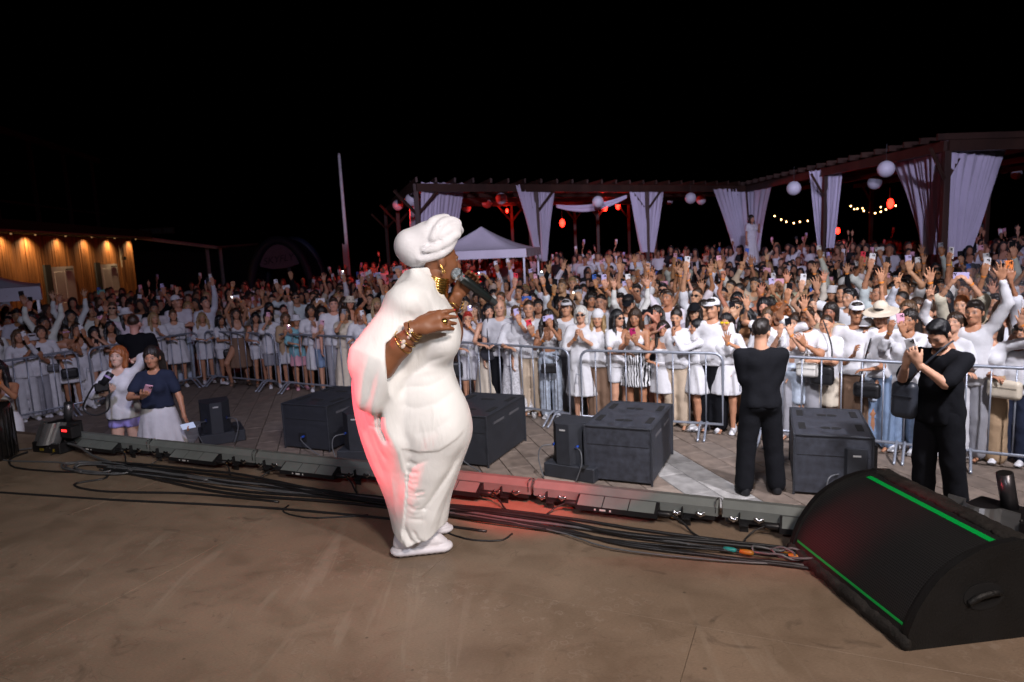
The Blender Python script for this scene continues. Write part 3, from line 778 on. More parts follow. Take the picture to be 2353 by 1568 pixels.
# ------------------------------------------------------------------ loudspeaker cabinets on the ground
cab = pm("cabinet_paint", (.020, .023, .031), rough=.6, var=.2, vscale=9, bump=.5, bscale=260, rvar=.15)
cab_worn = pm("cabinet_paint_worn", (.034, .038, .052), rough=.6, var=.5, vscale=14, bump=.5, bscale=220, rvar=.2)
hole = pm("black_recess", (.004, .004, .005), rough=.9)
steel = pm("bright_steel", (.6, .6, .62), rough=.25, metal=1.0, var=.1)
bluep = pm("blue_plug", (.03, .10, .55), rough=.4)
cable_m = pm("cable_rubber", (.018, .018, .020), rough=.38, var=.3, vscale=30, spec=.5)
cable_g = pm("cable_grey", (.10, .105, .115), rough=.4, var=.2, vscale=30)
SUB_RZ = math.atan2(STG_U[1], STG_U[0])
def subwoofer(corner, w, d, h, lb, m, socket=True, rz=None):
    """corner: near-left floor corner seen from the stage; local X along the stage edge, Y away"""
    rz = SUB_RZ if rz is None else rz
    o = empty("subwoofer", (corner[0], corner[1], 0), rz, lb, "subwoofer", "big subwoofers on the ground before the stage")
    MB().box((w / 2, d / 2, h / 2 + .01), (w, d, h - .02), bev=.012).build("cabinet", m, o)
    e = .022
    for (x, yy) in ((0, 0), (w, 0), (0, d), (w, d)): MB().box((x, yy, h / 2), (e, e, h + .004), bev=.004).build("corner_trim", cab, o)
    for yy in (.0, d): MB().box((w / 2, yy, h - .004), (w - .03, e, .018), bev=.004).build("top_trim", cab, o)
    for x in (0, w): MB().box((x, d / 2, h - .004), (e, d - .03, .018), bev=.004).build("top_trim", cab, o)
    for yy in (d * .25, d * .72):
        r_ = .085
        for s in (-1, 1):
            poly = [(s * .006, -.04)] + [(s * (.006 + r_ * 1.1 * math.cos(R(t))), r_ * .55 * math.sin(R(t))) for t in range(-60, 61, 20)] + [(s * .006, .04)]
            if s < 0: poly = poly[::-1]
            MB().prism([(p + w / 2, q + yy) for p, q in poly], h - .008, h + .0035, 'Z').build("handle_recess", hole, o)
    for x in (.085, w - .085):
        for yy in (d * .30, d * .78): MB().box((x, yy, h - .001), (.065, .24, .01)).build("foot_groove", hole, o)
    for yy in (d * .30, d * .70): MB().box((w + .0015, yy, h - .13), (.006, d * .26, .03)).build("name_plate", pm("plate_grey", (.10, .10, .11), rough=.5), o)
    MB().box((w / 2, -.0015, h * .67), (w - .06, .004, .004)).build("panel_seam", hole, o)
    sc = MB()
    for (x, z) in ((.05, h - .05), (w - .05, h - .05), (.05, h * .72), (w - .05, h * .72), (.05, .1), (w - .05, .1), (w * .5, h - .05)): MB().lathe([(.006, -.003), (.006, .002), (.001, .003)], 6, (x, -.001, z), 'Y').build("screw", steel, o)
    if socket:
        MB().box((w * .42, -.002, .17), (.13, .012, .12), bev=.004).build("socket_plate", hole, o)
        MB().lathe([(.016, -.03), (.016, .02), (.001, .021)], 10, (w * .46, -.03, .19), 'Y').build("plug", bluep, o, smooth=True)
        MB().tube(catmull([(w * .46, -.05, .19), (w * .52, -.12, .17), (w * .75, -.16, .08), (w * 1.0, -.2, .02)], 6), .007, 6).build("lead", cable_g, o, smooth=True)
    return o
subwoofer((-3.13, 8.98), .74, 1.12, .62, "clean dark subwoofer beside the singer's pink hem", cab)
subwoofer((-1.02, 8.05), .74, 1.15, .62, "dark subwoofer half hidden behind the singer's hip", cab)
subwoofer((.74, 7.20), .73, 1.15, .62, "scuffed grey black subwoofer with a small monitor standing before it", cab_worn, False)
subwoofer((2.74, 6.52), .70, 1.10, .62, "worn grey blue subwoofer beside the guard's legs, nearest the wedge", cab_worn, False, SUB_RZ + .06)
def small_monitor(loc, rz, lb, base=True, s=1.0):
    o = empty("small_monitor", (loc[0], loc[1], 0), rz, lb, "loudspeaker", "small loudspeakers before the stage")
    zb = .16 if base else .02; H = .46 * s; w = .40 * s; d = .42 * s
    if base:
        MB().box((.06, .10, zb / 2), (w * 1.55, d * 1.5, zb), bev=.01).build("base_box", cab, o)
        MB().box((w * .62, -.05, zb + .001), (.05, d * .9, .008)).build("groove", hole, o)
    poly = [(-w / 2, d / 2), (-w / 2, -d * .12), (-w * .2, -d / 2), (w * .2, -d / 2), (w / 2, -d * .12), (w / 2, d / 2)]
    MB().prism(poly, zb + .004, zb + H, 'Z').build("cabinet", cab, o)
    MB().box((0, -d / 2 - .002, zb + H * .86), (.07, .004, .016)).build("badge", pm("badge_white", (.5, .5, .5), rough=.4), o)
    for sx in (-1, 1):
        nx = sx * w * .36
        MB().lathe([(.013, -.02), (.013, .03), (.001, .031)], 10, (nx, -d * .36, zb + H * .45), 'Y').build("plug", bluep, o, smooth=True)
        MB().tube(catmull([(nx, -d * .42, zb + H * .45), (nx + sx * .10, -d * .62, zb + H * .42), (nx + sx * .12, -d * .7, zb + .06), (nx + sx * .05, -d * .75, .02)], 6), .007, 6).build("lead", cable_g, o, smooth=True)
    return o
p = gp(1318, 1096, 0); small_monitor((p[0], p[1] + .12), SUB_RZ - .15, "small six-sided monitor with two arched leads, before the scuffed subwoofer")
p = gp(508, 1010, 0); small_monitor((p[0], p[1] - .1), SUB_RZ + .9, "small grey monitor on a low box beside the pleated white skirt", True, .95)
p = gp(1955, 1120, 0); small_monitor((p[0] - .05, p[1] - .12), SUB_RZ + .12, "small monitor with one arched lead against the worn grey blue subwoofer", False, 1.05)
p = gp(835, 1050, 0); small_monitor((p[0], p[1] - .05), SUB_RZ + .3, "small monitor mostly hidden behind the singer's pink hem", True)

# ------------------------------------------------------------------ LED battens along the stage edge
bar_m = pm("batten_grey", (.25, .28, .28), rough=.42, metal=.35, var=.12, vscale=10)
bar_d = pm("batten_black", (.012, .012, .014), rough=.45, var=.3)
markm = pm("print_white", (.6, .6, .6), rough=.6)
def led_bar():
    L = 1.10; o = empty("led_batten", (0, 0, 0), 0)
    MB().prism([(-.055, .075), (.055, .06), (.06, .15), (.03, .172), (-.012, .172), (-.058, .135)], .004, L - .004, 'X').build("housing", bar_m, o)
    MB().prism([(-.050, .045), (.05, .045), (.05, .062), (-.05, .077)], .02, L - .02, 'X').build("under_rail", bar_d, o)
    MB().box((L / 2, .066, .105), (L - .06, .012, .06)).build("lens_strip", hole, o)
    bx0, bx1 = .30, .78
    MB().prism([(-.150, .050), (-.06, .045), (-.06, .13), (-.075, .130), (-.150, .085)], bx0, bx1, 'X').build("power_box", bar_d, o)
    for k in range(3):
        a = bx0 + .012 + (bx1 - bx0 - .024) * k / 3; b = bx0 + .012 + (bx1 - bx0 - .024) * (k + 1) / 3 - .006
        MB().prism([(-.152, .0865), (-.150, .083), (-.0745, .1285), (-.0755, .133)], a, b, 'X').build("cover_plate", bar_m, o)
    for k, w in enumerate((.010, .035, .010)): MB().box((bx0 + .12 + k * .045, -.1515, .066), (w, .002, .012)).build("printed_mark", markm, o)
    for s, x in ((-1, bx0), (1, bx1)):
        MB().lathe([(.017, -.04), (.02, -.03), (.02, .02), (.012, .045), (.001, .046)], 10, (x + s * .03, -.11, .075), 'X').build("connector", bar_d, o, smooth=True)
        MB().lathe([(.008, 0), (.011, .012), (.001, .02)], 8, (x + s * .07, -.105, .06), 'X').build("connector_tip", pm("brass_tip", (.6, .35, .15), rough=.3, metal=.8), o, smooth=True)
    for x in (.12, .93):
        MB().box((x, -.055, .05), (.045, .10, .006)).build("bracket_foot", bar_d, o); MB().box((x, -.075, .03), (.045, .006, .055)).build("bracket", bar_d, o)
        MB().box((x - .024, -.05, .075), (.005, .07, .09)).build("bracket", bar_d, o)
        for dx in (-.055, .075):
            f = Field((-.03, -.02, -.02), (.03, .02, .02), .004); f.ball((0, 0, 0), (.026, .010, .011), 0); f.ball((-.016, 0, .008), (.012, .006, .012), .006); f.ball((.016, 0, .008), (.012, .006, .012), .006); f.ball((0, 0, -.008), (.010, .010, .012), .005)
            V, F_ = f.net(); obj("wing_nut", mesh_np("wing_nut", V, F_, steel, True), o, (x + dx, -.075, .075 + .01 * (dx > 0)))
    MB().tube(catmull([(L - .015, -.06, .10), (L - .015, -.055, .17), (L - .005, -.02, .185), (L + .012, -.02, .183), (L + .02, -.056, .165), (L + .02, -.062, .10)], 5), .003, 5).build("latch_wire", steel, o)
    MB().tube(catmull([(bx1 + .07, -.11, .07), (bx1 + .14, -.15, .05), (bx1 + .19, -.19, .014), (bx1 + .24, -.24, .008)], 6), .0065, 6).build("lead", cable_m, o, smooth=True)
    MB().tube(catmull([(bx0 - .07, -.11, .07), (bx0 - .12, -.13, .045), (bx0 - .16, -.18, .012), (bx0 - .17, -.26, .008)], 6), .0055, 6).build("lead", cable_m, o, smooth=True)
    return o
LB = ["LED batten at the dark end of the row, beside the silver nozzle unit", "second LED batten from the silver nozzle unit, before the pit women", "third LED batten in the row, ending behind the singer's pink hem",
      "LED batten mostly hidden behind the singer's skirt", "LED batten lit red just past the singer's slit skirt", "LED batten before the guard's feet, next to the wedge monitor", "last LED batten, end tucked behind the big wedge monitor"]
proto = led_bar()
for k in range(7):
    o = proto if k == 0 else copy_tree(proto)
    p = su(-.055 + 1.115 * k, 0); o.location = (p[0], p[1], STAGE_Z); o.rotation_euler = (0, 0, STG_RZ + rng.uniform(-.008, .008))
    o.scale = (1, .88, .86); tag(o, LB[k], "LED batten", "LED battens along the stage edge")
# strip of timber edge trim at the lip of the stage
trim = pm("edge_timber", (.10, .065, .045), rough=.7, var=.4)
c = su(2.6, .215); o = MB().box((0, 0, .93), (12.4, .05, .14)).build("stage_edge", trim, stage, loc=(c[0], c[1], 0), rz=STG_RZ)

# ------------------------------------------------------------------ cables on the stage
def cable(pts_uv, r, m, lb, group=None, wob=.012, sm=8):
    P = []
    for (u, v, z) in pts_uv:
        q = su(u, v, STAGE_Z + r + z); P.append(q)
    P = catmull(P, sm); c0 = np.array(P[0])
    for i in range(1, len(P) - 1): P[i] = P[i] + np.array([rng.uniform(-1, 1), rng.uniform(-1, 1), 0]) * wob * .12
    o = MB().tube([p - c0 for p in P], r, 7).build("cable", m, None, True, loc=c0)
    tag(o, lb, "cable", group); return o
GB = "cables bundled along the stage edge"
kinds = [(.0105, cable_m), (.009, cable_m), (.012, cable_m), (.007, cable_g), (.009, cable_g), (.0065, cable_m), (.010, cable_m), (.006, cable_g), (.0085, cable_m), (.011, cable_m)]
r2 = random.Random(21)
for k, (r_, m_) in enumerate(kinds):
    v0 = -.24 - .017 * k; ph = r2.random() * 6; pts = []
    for i in range(14):
        u = .9 + i * .42 + r2.uniform(-.08, .08)
        v = v0 + .028 * math.sin(u * 1.5 + ph) + r2.uniform(-.012, .012) + .10 * math.exp(-((u - 2.3) / .6) ** 2) * (k % 3 - 1) * .7 - .05 * math.exp(-((u - 5.2) / .5) ** 2) * (k % 4)
        pts.append((u, v, .004 + .010 * (k % 3) * abs(math.sin(u * 1.1 + ph))))
    lab = ("thick black cable" if r_ > .0095 else "thin cable" if r_ < .008 else "medium black cable") + (" in grey" if m_ is cable_g else "") + " running in the bundle along the battens"
    lab = ["thick black cable", "medium black cable", "thickest black cable", "thin grey cable", "medium grey cable", "thin black cable", "heavy black cable", "thinnest grey cable", "smooth black cable", "outer black cable"][k] + [" closest to the battens in the bundle", " second out from the battens in the bundle", " third out from the battens in the bundle", " fourth out from the battens in the bundle", " fifth out from the battens in the bundle", " sixth out from the battens in the bundle", " seventh out from the battens in the bundle", " eighth out from the battens in the bundle", " ninth out from the battens in the bundle", " of the bundle, farthest from the battens"][k]
    cable(pts, r_ * .82, m_, lab, GB)
cable([(-.9, -1.22, 0), (.3, -1.02, 0), (1.6, -.82, 0), (2.7, -.62, 0), (3.6, -.52, 0), (4.3, -.50, 0)], .0075, cable_m, "single thin black cable crossing the bare floor towards the singer")
cl = []
for k in range(70):
    a = k * .34; u = .85 + .34 * math.cos(a) * (1 - .003 * k) + .10 * math.sin(k * .13); v = -.36 + .10 * math.sin(a) - .0006 * k; cl.append((u, v, .006 + .012 * (k % 5) / 5))
cable(cl, .0075, cable_g, "loose coil of grey cable before the first batten", None, .01, 4)
cable([(.18, -.14, .08), (.35, -.16, .07), (.62, -.22, .03), (.95, -.27, .012), (1.3, -.30, .01), (2.0, -.34, .01)], .010, cable_g, "stout pale cable leaving the silver nozzle unit")
cable([(-.2, -.25, .01), (-.15, -.42, 0), (.15, -.55, 0), (.6, -.52, 0), (1.0, -.44, 0), (1.15, -.52, 0), (1.05, -.68, 0), (1.4, -.72, 0), (2.1, -.56, 0), (2.8, -.5, 0)], .008, cable_m, "black cable looping round the coil towards the bundle")
cable([(-.25, -.18, .02), (-.45, -.3, .0), (-.4, -.42, 0), (-.1, -.44, 0), (.3, -.36, 0), (.7, -.32, 0)], .007, cable_g, "pale cable bent sharply beneath the silver nozzle unit")
cable([(3.9, -.47, 0), (4.05, -.56, 0), (4.25, -.62, 0), (4.42, -.58, 0), (4.45, -.48, 0)], .005, cable_m, "thin cable loop lying out on the floor past the singer")
cable([(2.9, -.52, 0), (2.95, -.62, 0), (3.15, -.65, 0), (3.35, -.58, 0), (3.5, -.5, 0)], .005, cable_m, "thin cable loop on the floor before the singer's pink hem")
cl = []
for k in range(30):
    a = k * .42; cl.append((5.78 + .12 * math.cos(a) + .006 * k, -.36 + .045 * math.sin(a), .03 + .006 * (k % 4)))
cable(cl, .006, cable_g, "small coil of pale cable beside the orange plugs", None, .006, 4)
org = pm("plug_orange", (.40, .16, .02), rough=.4); teal = pm("plug_teal", (.02, .28, .27), rough=.4)
for u, v, m_, lb, s in [(5.60, -.37, teal, "teal cable plug lying in the bundle", .85), (5.68, -.375, org, "orange cable plug next to the teal plug", .9), (5.90, -.35, org, "orange cable plug by the small coil", .8), (5.86, -.31, org, "small orange plug behind the coil", .7)]:
    q = su(u, v, STAGE_Z + .03)
    o = MB().lathe([(.001, -.04), (.012, -.038), (.015, -.01), (.015, .02), (.010, .035), (.001, .036)], 10, axis='X').build("cable_plug", m_, None, True, q, STG_RZ - .1); o.scale = (s,) * 3
    tag(o, lb, "plug", "coloured cable plugs")

# ------------------------------------------------------------------ stage effect nozzles (silver units with an upright tube)
alu_s = pm("brushed_plate", (.50, .52, .55), rough=.28, metal=.85, var=.15, vscale=4, stretch=(1, 20, 1))
tubem = pm("nozzle_tube", (.10, .10, .115), rough=.3, metal=.7, var=.1)
digit = glow("red_digits", (1, .02, .02), 4.0)
yel = pm("yellow_marker", (.45, .33, .02), rough=.6)
def nozzle(loc, rz, lean, lb):
    o = empty("effect_nozzle", loc, rz, lb, "effect machine", "silver effect machines at the stage corners")
    MB().box((0, 0, .05), (.34, .26, .09), bev=.006).build("base", bar_d, o)
    MB().box((.02, .03, .16), (.26, .18, .16), bev=.006).build("body", bar_d, o)
    prof = [(-.165, -.115), (-.085, -.115)] + [(-.01 + .075 * math.cos(R(a)), -.115 + .070 * math.sin(R(a))) for a in range(190, 351, 16)] + [(.075, -.115), (.15, -.115)]
    n = len(prof); lv = Vector((lean[0] * .75, .35, 1)).normalized()
    V = []
    for off in (0, .008):
        for hgt in (.085, .265):
            for (x, yy) in prof: V.append((x + lv[0] * (hgt - .085), yy + off + lv[1] * (hgt - .085), hgt))
    F = [(i, i + 1, n + i + 1, n + i) for i in range(n - 1)] + [(2 * n + i, 3 * n + i, 3 * n + i + 1, 2 * n + i + 1) for i in range(n - 1)] + [(n + i, n + i + 1, 3 * n + i + 1, 3 * n + i) for i in range(n - 1)]
    MB().add(V, F).build("silver_plate", alu_s, o, smooth=False)
    t = Vector((lean[0], lean[1], 1)).normalized() * .20; b0 = Vector((.05, .06, .22))
    MB().tube([b0, b0 + t], .036, 18).build("tube", tubem, o, smooth=True); MB().tube([b0 + t * .995, b0 + t * 1.004], .031, 18).build("tube_mouth", hole, o)
    MB().box((.22, -.05, .19), (.14, .09, .10), bev=.004).build("control_panel", bar_d, o)
    for k in range(3): MB().box((.185 + k * .022, -.0965, .205), (.014, .003, .018)).build("digit", digit, o)
    for k in range(4): MB().lathe([(.007, 0), (.004, .006), (.001, .006)], 8, (-.09 + k * .05, -.131, .06), 'Y').build("bolt", steel, o)
    return o
nz = nozzle((-3.98, 5.80, STAGE_Z), STG_RZ + .05, (.35, -.1), "silver effect nozzle unit with leaning tube and red digits, by the dark case")
for s_, dx in (("010", -.05), ("JK", .10)):
    text(s_, .035, yel, nz, (dx, -.132, .035), (R(90), 0, R(180) * 0), "marker_writing", .0005)
nozzle((2.28, 3.13, STAGE_Z), R(-60), (-.10, -.2), "silver effect nozzle unit with upright dark tube behind the wedge monitor")

# ------------------------------------------------------------------ dark ribbed case cut by the frame
cs = empty("ribbed_case", (-4.47, 5.60, STAGE_Z), STG_RZ + .25, "dark glossy ribbed case at the frame's edge", "equipment case")
gl = pm("gloss_black", (.012, .011, .011), rough=.18, var=.4, vscale=3)
MB().lathe([(.001, .0), (.20, .0), (.21, .02), (.215, .44), (.20, .47), (.001, .475)], 40).build("drum", gl, cs, smooth=True)
rib = MB().box((.217, 0, .22), (.006, .012, .40), bev=.002).me("rib", gl)
for k in range(30):
    o = obj("rib", rib, cs); o.rotation_euler = (0, 0, k * 2 * math.pi / 30)

# ------------------------------------------------------------------ wedge monitor with green tape
wm = pm("wedge_body", (.0045, .005, .006), rough=.6, var=.5, vscale=8, bump=.4, bscale=120)
def grille_mat():
    m, t, b = nodes_of("perforated_grille"); N, L = t.nodes, t.links
    uv = N.new("ShaderNodeTexCoord"); mp = N.new("ShaderNodeMapping"); mp.inputs['Scale'].default_value = (88, 62, 1); L.new(uv.outputs['UV'], mp.inputs[0])
    vo = N.new("ShaderNodeTexVoronoi"); vo.inputs['Scale'].default_value = 1.0; vo.inputs['Randomness'].default_value = 0.06; L.new(mp.outputs[0], vo.inputs['Vector'])
    rp = N.new("ShaderNodeValToRGB"); rp.color_ramp.elements[0].position = .34; rp.color_ramp.elements[0].color = (.002, .002, .002, 1); rp.color_ramp.elements[1].position = .42; rp.color_ramp.elements[1].color = (.030, .031, .034, 1)
    L.new(vo.outputs['Distance'], rp.inputs[0]); L.new(rp.outputs[0], b.inputs['Base Color'])
    b.inputs['Roughness'].default_value = .5; b.inputs['Metallic'].default_value = .2
    bp = N.new("ShaderNodeBump"); bp.inputs['Strength'].default_value = .6; bp.inputs['Distance'].default_value = .004
    L.new(rp.outputs[0], bp.inputs['Height']); L.new(bp.outputs[0], b.inputs['Normal'])
    return m
gr_m = grille_mat()
A0 = np.array([1.355, 3.25]); A1 = np.array([1.455, 2.395]); ax = (A1 - A0); WL = np.linalg.norm(ax); ax /= WL; px_ = np.array([-ax[1], ax[0]])   # px_: away from the singer
wdg = empty("wedge_monitor", (A0[0], A0[1], STAGE_Z), math.atan2(ax[1], ax[0]), "large black stage wedge monitor with two bright green tape strips", "stage monitor")
prof = [(.0, .045), (.012, .085), (.045, .16), (.10, .24), (.17, .305), (.26, .352), (.35, .378), (.43, .385)]
sp = [np.array(p) for p in prof]; spf = catmull(sp, 4)
body = [(.02, .0), (.60, .0), (.66, .10), (.62, .26), (.50, .37), (.43, .372)] + [(p[0] + .018, p[1] - .016) for p in spf[::-1]]
MB().prism(body, .03, WL - .03, 'X').build("cabinet", wm, wdg)
for a, b in ((0, .032), (WL - .032, WL)):
    outer = [(.0, .0), (.62, .0), (.685, .10), (.645, .275), (.52, .392), (.43, .402)] + [(p[0] - .006, p[1] + .014) for p in spf[::-1]]
    MB().prism(outer, a, b, 'X').build("side_cheek", wm, wdg)
V = []; UV = []; n = len(spf); nu = 24
for i, p in enumerate(spf):
    for k in range(nu + 1): V.append((.034 + (WL - .068) * k / nu, p[0], p[1]))
F = [(i * (nu + 1) + k, i * (nu + 1) + k + 1, (i + 1) * (nu + 1) + k + 1, (i + 1) * (nu + 1) + k) for i in range(n - 1) for k in range(nu)]
me_ = mesh_np("grille", V, F, gr_m, True); uvl = me_.uv_layers.new(name="UVMap")
for pl in me_.polygons:
    for li in pl.loop_indices:
        vi = me_.loops[li].vertex_index; uvl.data[li].uv = ((vi % (nu + 1)) / nu, (vi // (nu + 1)) / (n - 1))
obj("grille", me_, wdg)
green = pm("green_tape", (.0, .42, .07), rough=.45, var=.05)
def strip(i0, i1, x0, x1, off=.0035):
    V = []
    for i in (i0, i1):
        f = i - int(i); p = spf[int(i)] * (1 - f) + spf[min(int(i) + 1, n - 1)] * f
        q = spf[min(int(i) + 1, n - 1)] - spf[int(i)]; nr = np.array([-q[1], q[0]]) / np.linalg.norm(q); p = p + nr * off
        V += [(x0, p[0], p[1]), (x1, p[0], p[1])]
    V2 = V + [(v[0], v[1], v[2] - .0015) for v in V]
    MB().add(V2, [(0, 1, 3, 2), (0, 4, 5, 1), (2, 3, 7, 6), (0, 2, 6, 4), (1, 5, 7, 3)]).build("tape_strip", green, wdg)
strip(3.3, 4.05, .05, WL - .05); strip(24.3, 25.5, .06, WL - .04)
# torn foam lip along the front foot
f = Field((0, -.06, -.01), (WL, .07, .09), .011); r3 = random.Random(5)
for k in range(70):
    x = .01 + (WL - .02) * k / 69; f.ball((x, -.002 + r3.uniform(-.006, .006), .024 + r3.uniform(-.006, .010)), (.020, .018 + r3.uniform(0, .008), .020 + r3.uniform(0, .010)), .014)
V, F_ = f.net(); obj("foam_lip", mesh_np("foam_lip", V, F_, pm("worn_foam", (.016, .014, .013), rough=.85, var=.8, vscale=20, bump=.6, bscale=80), True), wdg)
f = Field((0, .36, .36), (WL, .56, .44), .012)
for k in range(70):
    x = .02 + (WL - .04) * k / 69; f.ball((x, .465 + r3.uniform(-.01, .01), .385 + r3.uniform(-.004, .004)), (.024, .042, .014), .014)
V, F_ = f.net(); obj("top_lip", mesh_np("top_lip", V, F_, MATS["worn_foam"], True), wdg)
hp = [(.30 + .085 * math.cos(R(t)), .19 + .055 * math.sin(R(t))) for t in range(0, 360, 20)]
MB().prism(hp, WL - .002, WL + .003, 'X').build("handle_recess", hole, wdg)
MB().tube(catmull([(WL + .006, .235, .17), (WL + .018, .27, .20), (WL + .018, .33, .21), (WL + .006, .365, .20)], 5), .013, 8).build("handle", wm, wdg, smooth=True)
# ------------------------------------------------------------------ people: shared shapes
def skin_mat():
    m, t, b = nodes_of("skin"); N, L = t.nodes, t.links
    oi = N.new("ShaderNodeObjectInfo"); at_ = N.new("ShaderNodeAttribute"); at_.attribute_name = "feat"
    sp = N.new("ShaderNodeSeparateColor"); L.new(at_.outputs['Color'], sp.inputs[0])
    tc = N.new("ShaderNodeTexCoord"); nz = N.new("ShaderNodeTexNoise"); nz.inputs['Scale'].default_value = 14; L.new(tc.outputs['Object'], nz.inputs['Vector'])
    mr = N.new("ShaderNodeMapRange"); mr.inputs['To Min'].default_value = .82; mr.inputs['To Max'].default_value = 1.12; L.new(nz.outputs['Fac'], mr.inputs[0])
    def mix(a, b_, f, mode='MIX'):
        x = N.new("ShaderNodeMixRGB"); x.blend_type = mode
        for s, i in ((a, 1), (b_, 2)):
            if isinstance(s, tuple): x.inputs[i].default_value = (*s, 1)
            else: L.new(s, x.inputs[i])
        if isinstance(f, float): x.inputs[0].default_value = f
        else: L.new(f, x.inputs[0])
        return x.outputs[0]
    base = mix(oi.outputs['Color'], mr.outputs[0], 1.0, 'MULTIPLY')
    lips = mix(base, (.85, .38, .36), 1.0, 'MULTIPLY')
    c = mix(base, lips, sp.outputs[0]); c = mix(c, (.02, .014, .012), sp.outputs[1]); c = mix(c, (.62, .60, .58), sp.outputs[2])
    L.new(c, b.inputs['Base Color']); b.inputs['Roughness'].default_value = .48; b.inputs['Specular IOR Level'].default_value = .4
    b.inputs['Subsurface Weight'].default_value = 0.0
    return m
SKIN = skin_mat()
CLOTH = pm("cloth", None, rough=.88, spec=.15, var=.10, vscale=9, bump=.35, bscale=26)
DENIM = pm("denim", None, rough=.85, var=.35, vscale=14, bump=.3, bscale=90)
LACE = pm("lace", None, rough=.85, var=.45, vscale=42, bump=.4, bscale=60)
HAIR = pm("hair", None, rough=.38, var=.55, vscale=16, stretch=(4, 4, .5), bump=.5, bscale=60, spec=.5)
SHOE = pm("shoe_leather", None, rough=.5, var=.12, vscale=12, bump=.1)
LENS = pm("dark_lens", None, rough=.12, var=.05, spec=.8)
def zebra_mat():
    m, t, b = nodes_of("zebra_print"); N, L = t.nodes, t.links
    tc = N.new("ShaderNodeTexCoord"); mp = N.new("ShaderNodeMapping"); mp.inputs['Scale'].default_value = (1, 1, .55); L.new(tc.outputs['Object'], mp.inputs[0])
    w = N.new("ShaderNodeTexWave"); w.inputs['Scale'].default_value = 9; w.inputs['Distortion'].default_value = 9; w.inputs['Detail'].default_value = 2; L.new(mp.outputs[0], w.inputs['Vector'])
    r = N.new("ShaderNodeValToRGB"); r.color_ramp.interpolation = 'CONSTANT'; r.color_ramp.elements[0].color = (.015, .015, .018, 1); r.color_ramp.elements[1].position = .5; r.color_ramp.elements[1].color = (.7, .7, .72, 1)
    L.new(w.outputs['Fac'], r.inputs[0]); L.new(r.outputs[0], b.inputs['Base Color']); b.inputs['Roughness'].default_value = .8
    return m
ZEBRA = zebra_mat()
def nrm3(v): v = np.array(v, float); return v / (np.linalg.norm(v) + 1e-9)

def head_shape(h, male=False, chub=0.0):
    f = Field((-.13, -.14, -.13), (.13, .12, .25), h)
    f.cone((0, .022, -.14), (0, .012, .04), .062 if male else .050, .056 if male else .046, .01)
    f.ball((0, .010, .128), (.075, .093, .098), .02)
    f.ball((0, -.030, .070), (.060 + .008 * chub, .066, .080), .03)
    f.ball((0, -.062, .006), (.030 + .012 * chub + (.006 if male else 0), .028, .024), .03)
    f.ball((0, -.045, .018), (.046 + .012 * chub, .048, .032), .02)
    for s in (-1, 1):
        f.ball((s * .040, -.060, .072), (.024, .026, .022), .02)
        f.ball((s * .031, -.104, .100), (.017, .020, .011), .014, op='s')
        f.ball((s * .031, -.079, .099), (.0135, .0125, .0125), .003)
        f.cone((s * .015, -.091, .115), (s * .047, -.082, .116), .009, .007, .012)
        f.ball((s * .078, .010, .085), (.010, .020, .032), .008)
    f.cone((0, -.092, .105), (0, -.114, .066), .008, .0125, .010)
    f.ball((0, -.100, .060), (.018, .012, .009), .008)
    f.cone((-.018, -.090, .035), (.018, -.090, .035), .0075, .0075, .006)
    f.ball((0, -.098, .035), (.012, .007, .009), .006)
    V, F = f.net(); V = relax(V, F, 1, .25)
    x, y, z = V.T; ax_ = np.abs(x); front = np.clip((-y - .055) / .02, 0, 1)
    def blob(cx, cz, rx, rz): return np.clip(1.6 - 1.6 * np.sqrt(((ax_ - cx) / rx) ** 2 + ((z - cz) / rz) ** 2) + .5, 0, 1) * front
    lips = np.clip(blob(0, .034, .022, .008) * .7, 0, 1)
    brow = np.clip(1.5 - np.sqrt(((ax_ - .031) / .020) ** 2 + ((z - .1205 + .0) / .0062) ** 2) * 1.1, 0, 1) * front * (.9 if male else .75)
    eye = np.clip(1.7 - np.sqrt(((ax_ - .031) / .016) ** 2 + ((z - .100) / .0085) ** 2) * 1.2, 0, 1) * front
    iris = np.clip(1.6 - np.sqrt(((ax_ - .031) / .008) ** 2 + ((z - .099) / .008) ** 2) * 1.1, 0, 1) * front
    dark = np.clip(np.maximum(brow, np.maximum(iris, eye * .55)), 0, 1)
    white = np.clip(eye - iris * 1.4, 0, 1) * .55
    if male: lips = lips * .5
    C = np.stack([lips, dark, white, np.ones_like(x)], 1)
    return V, F, C
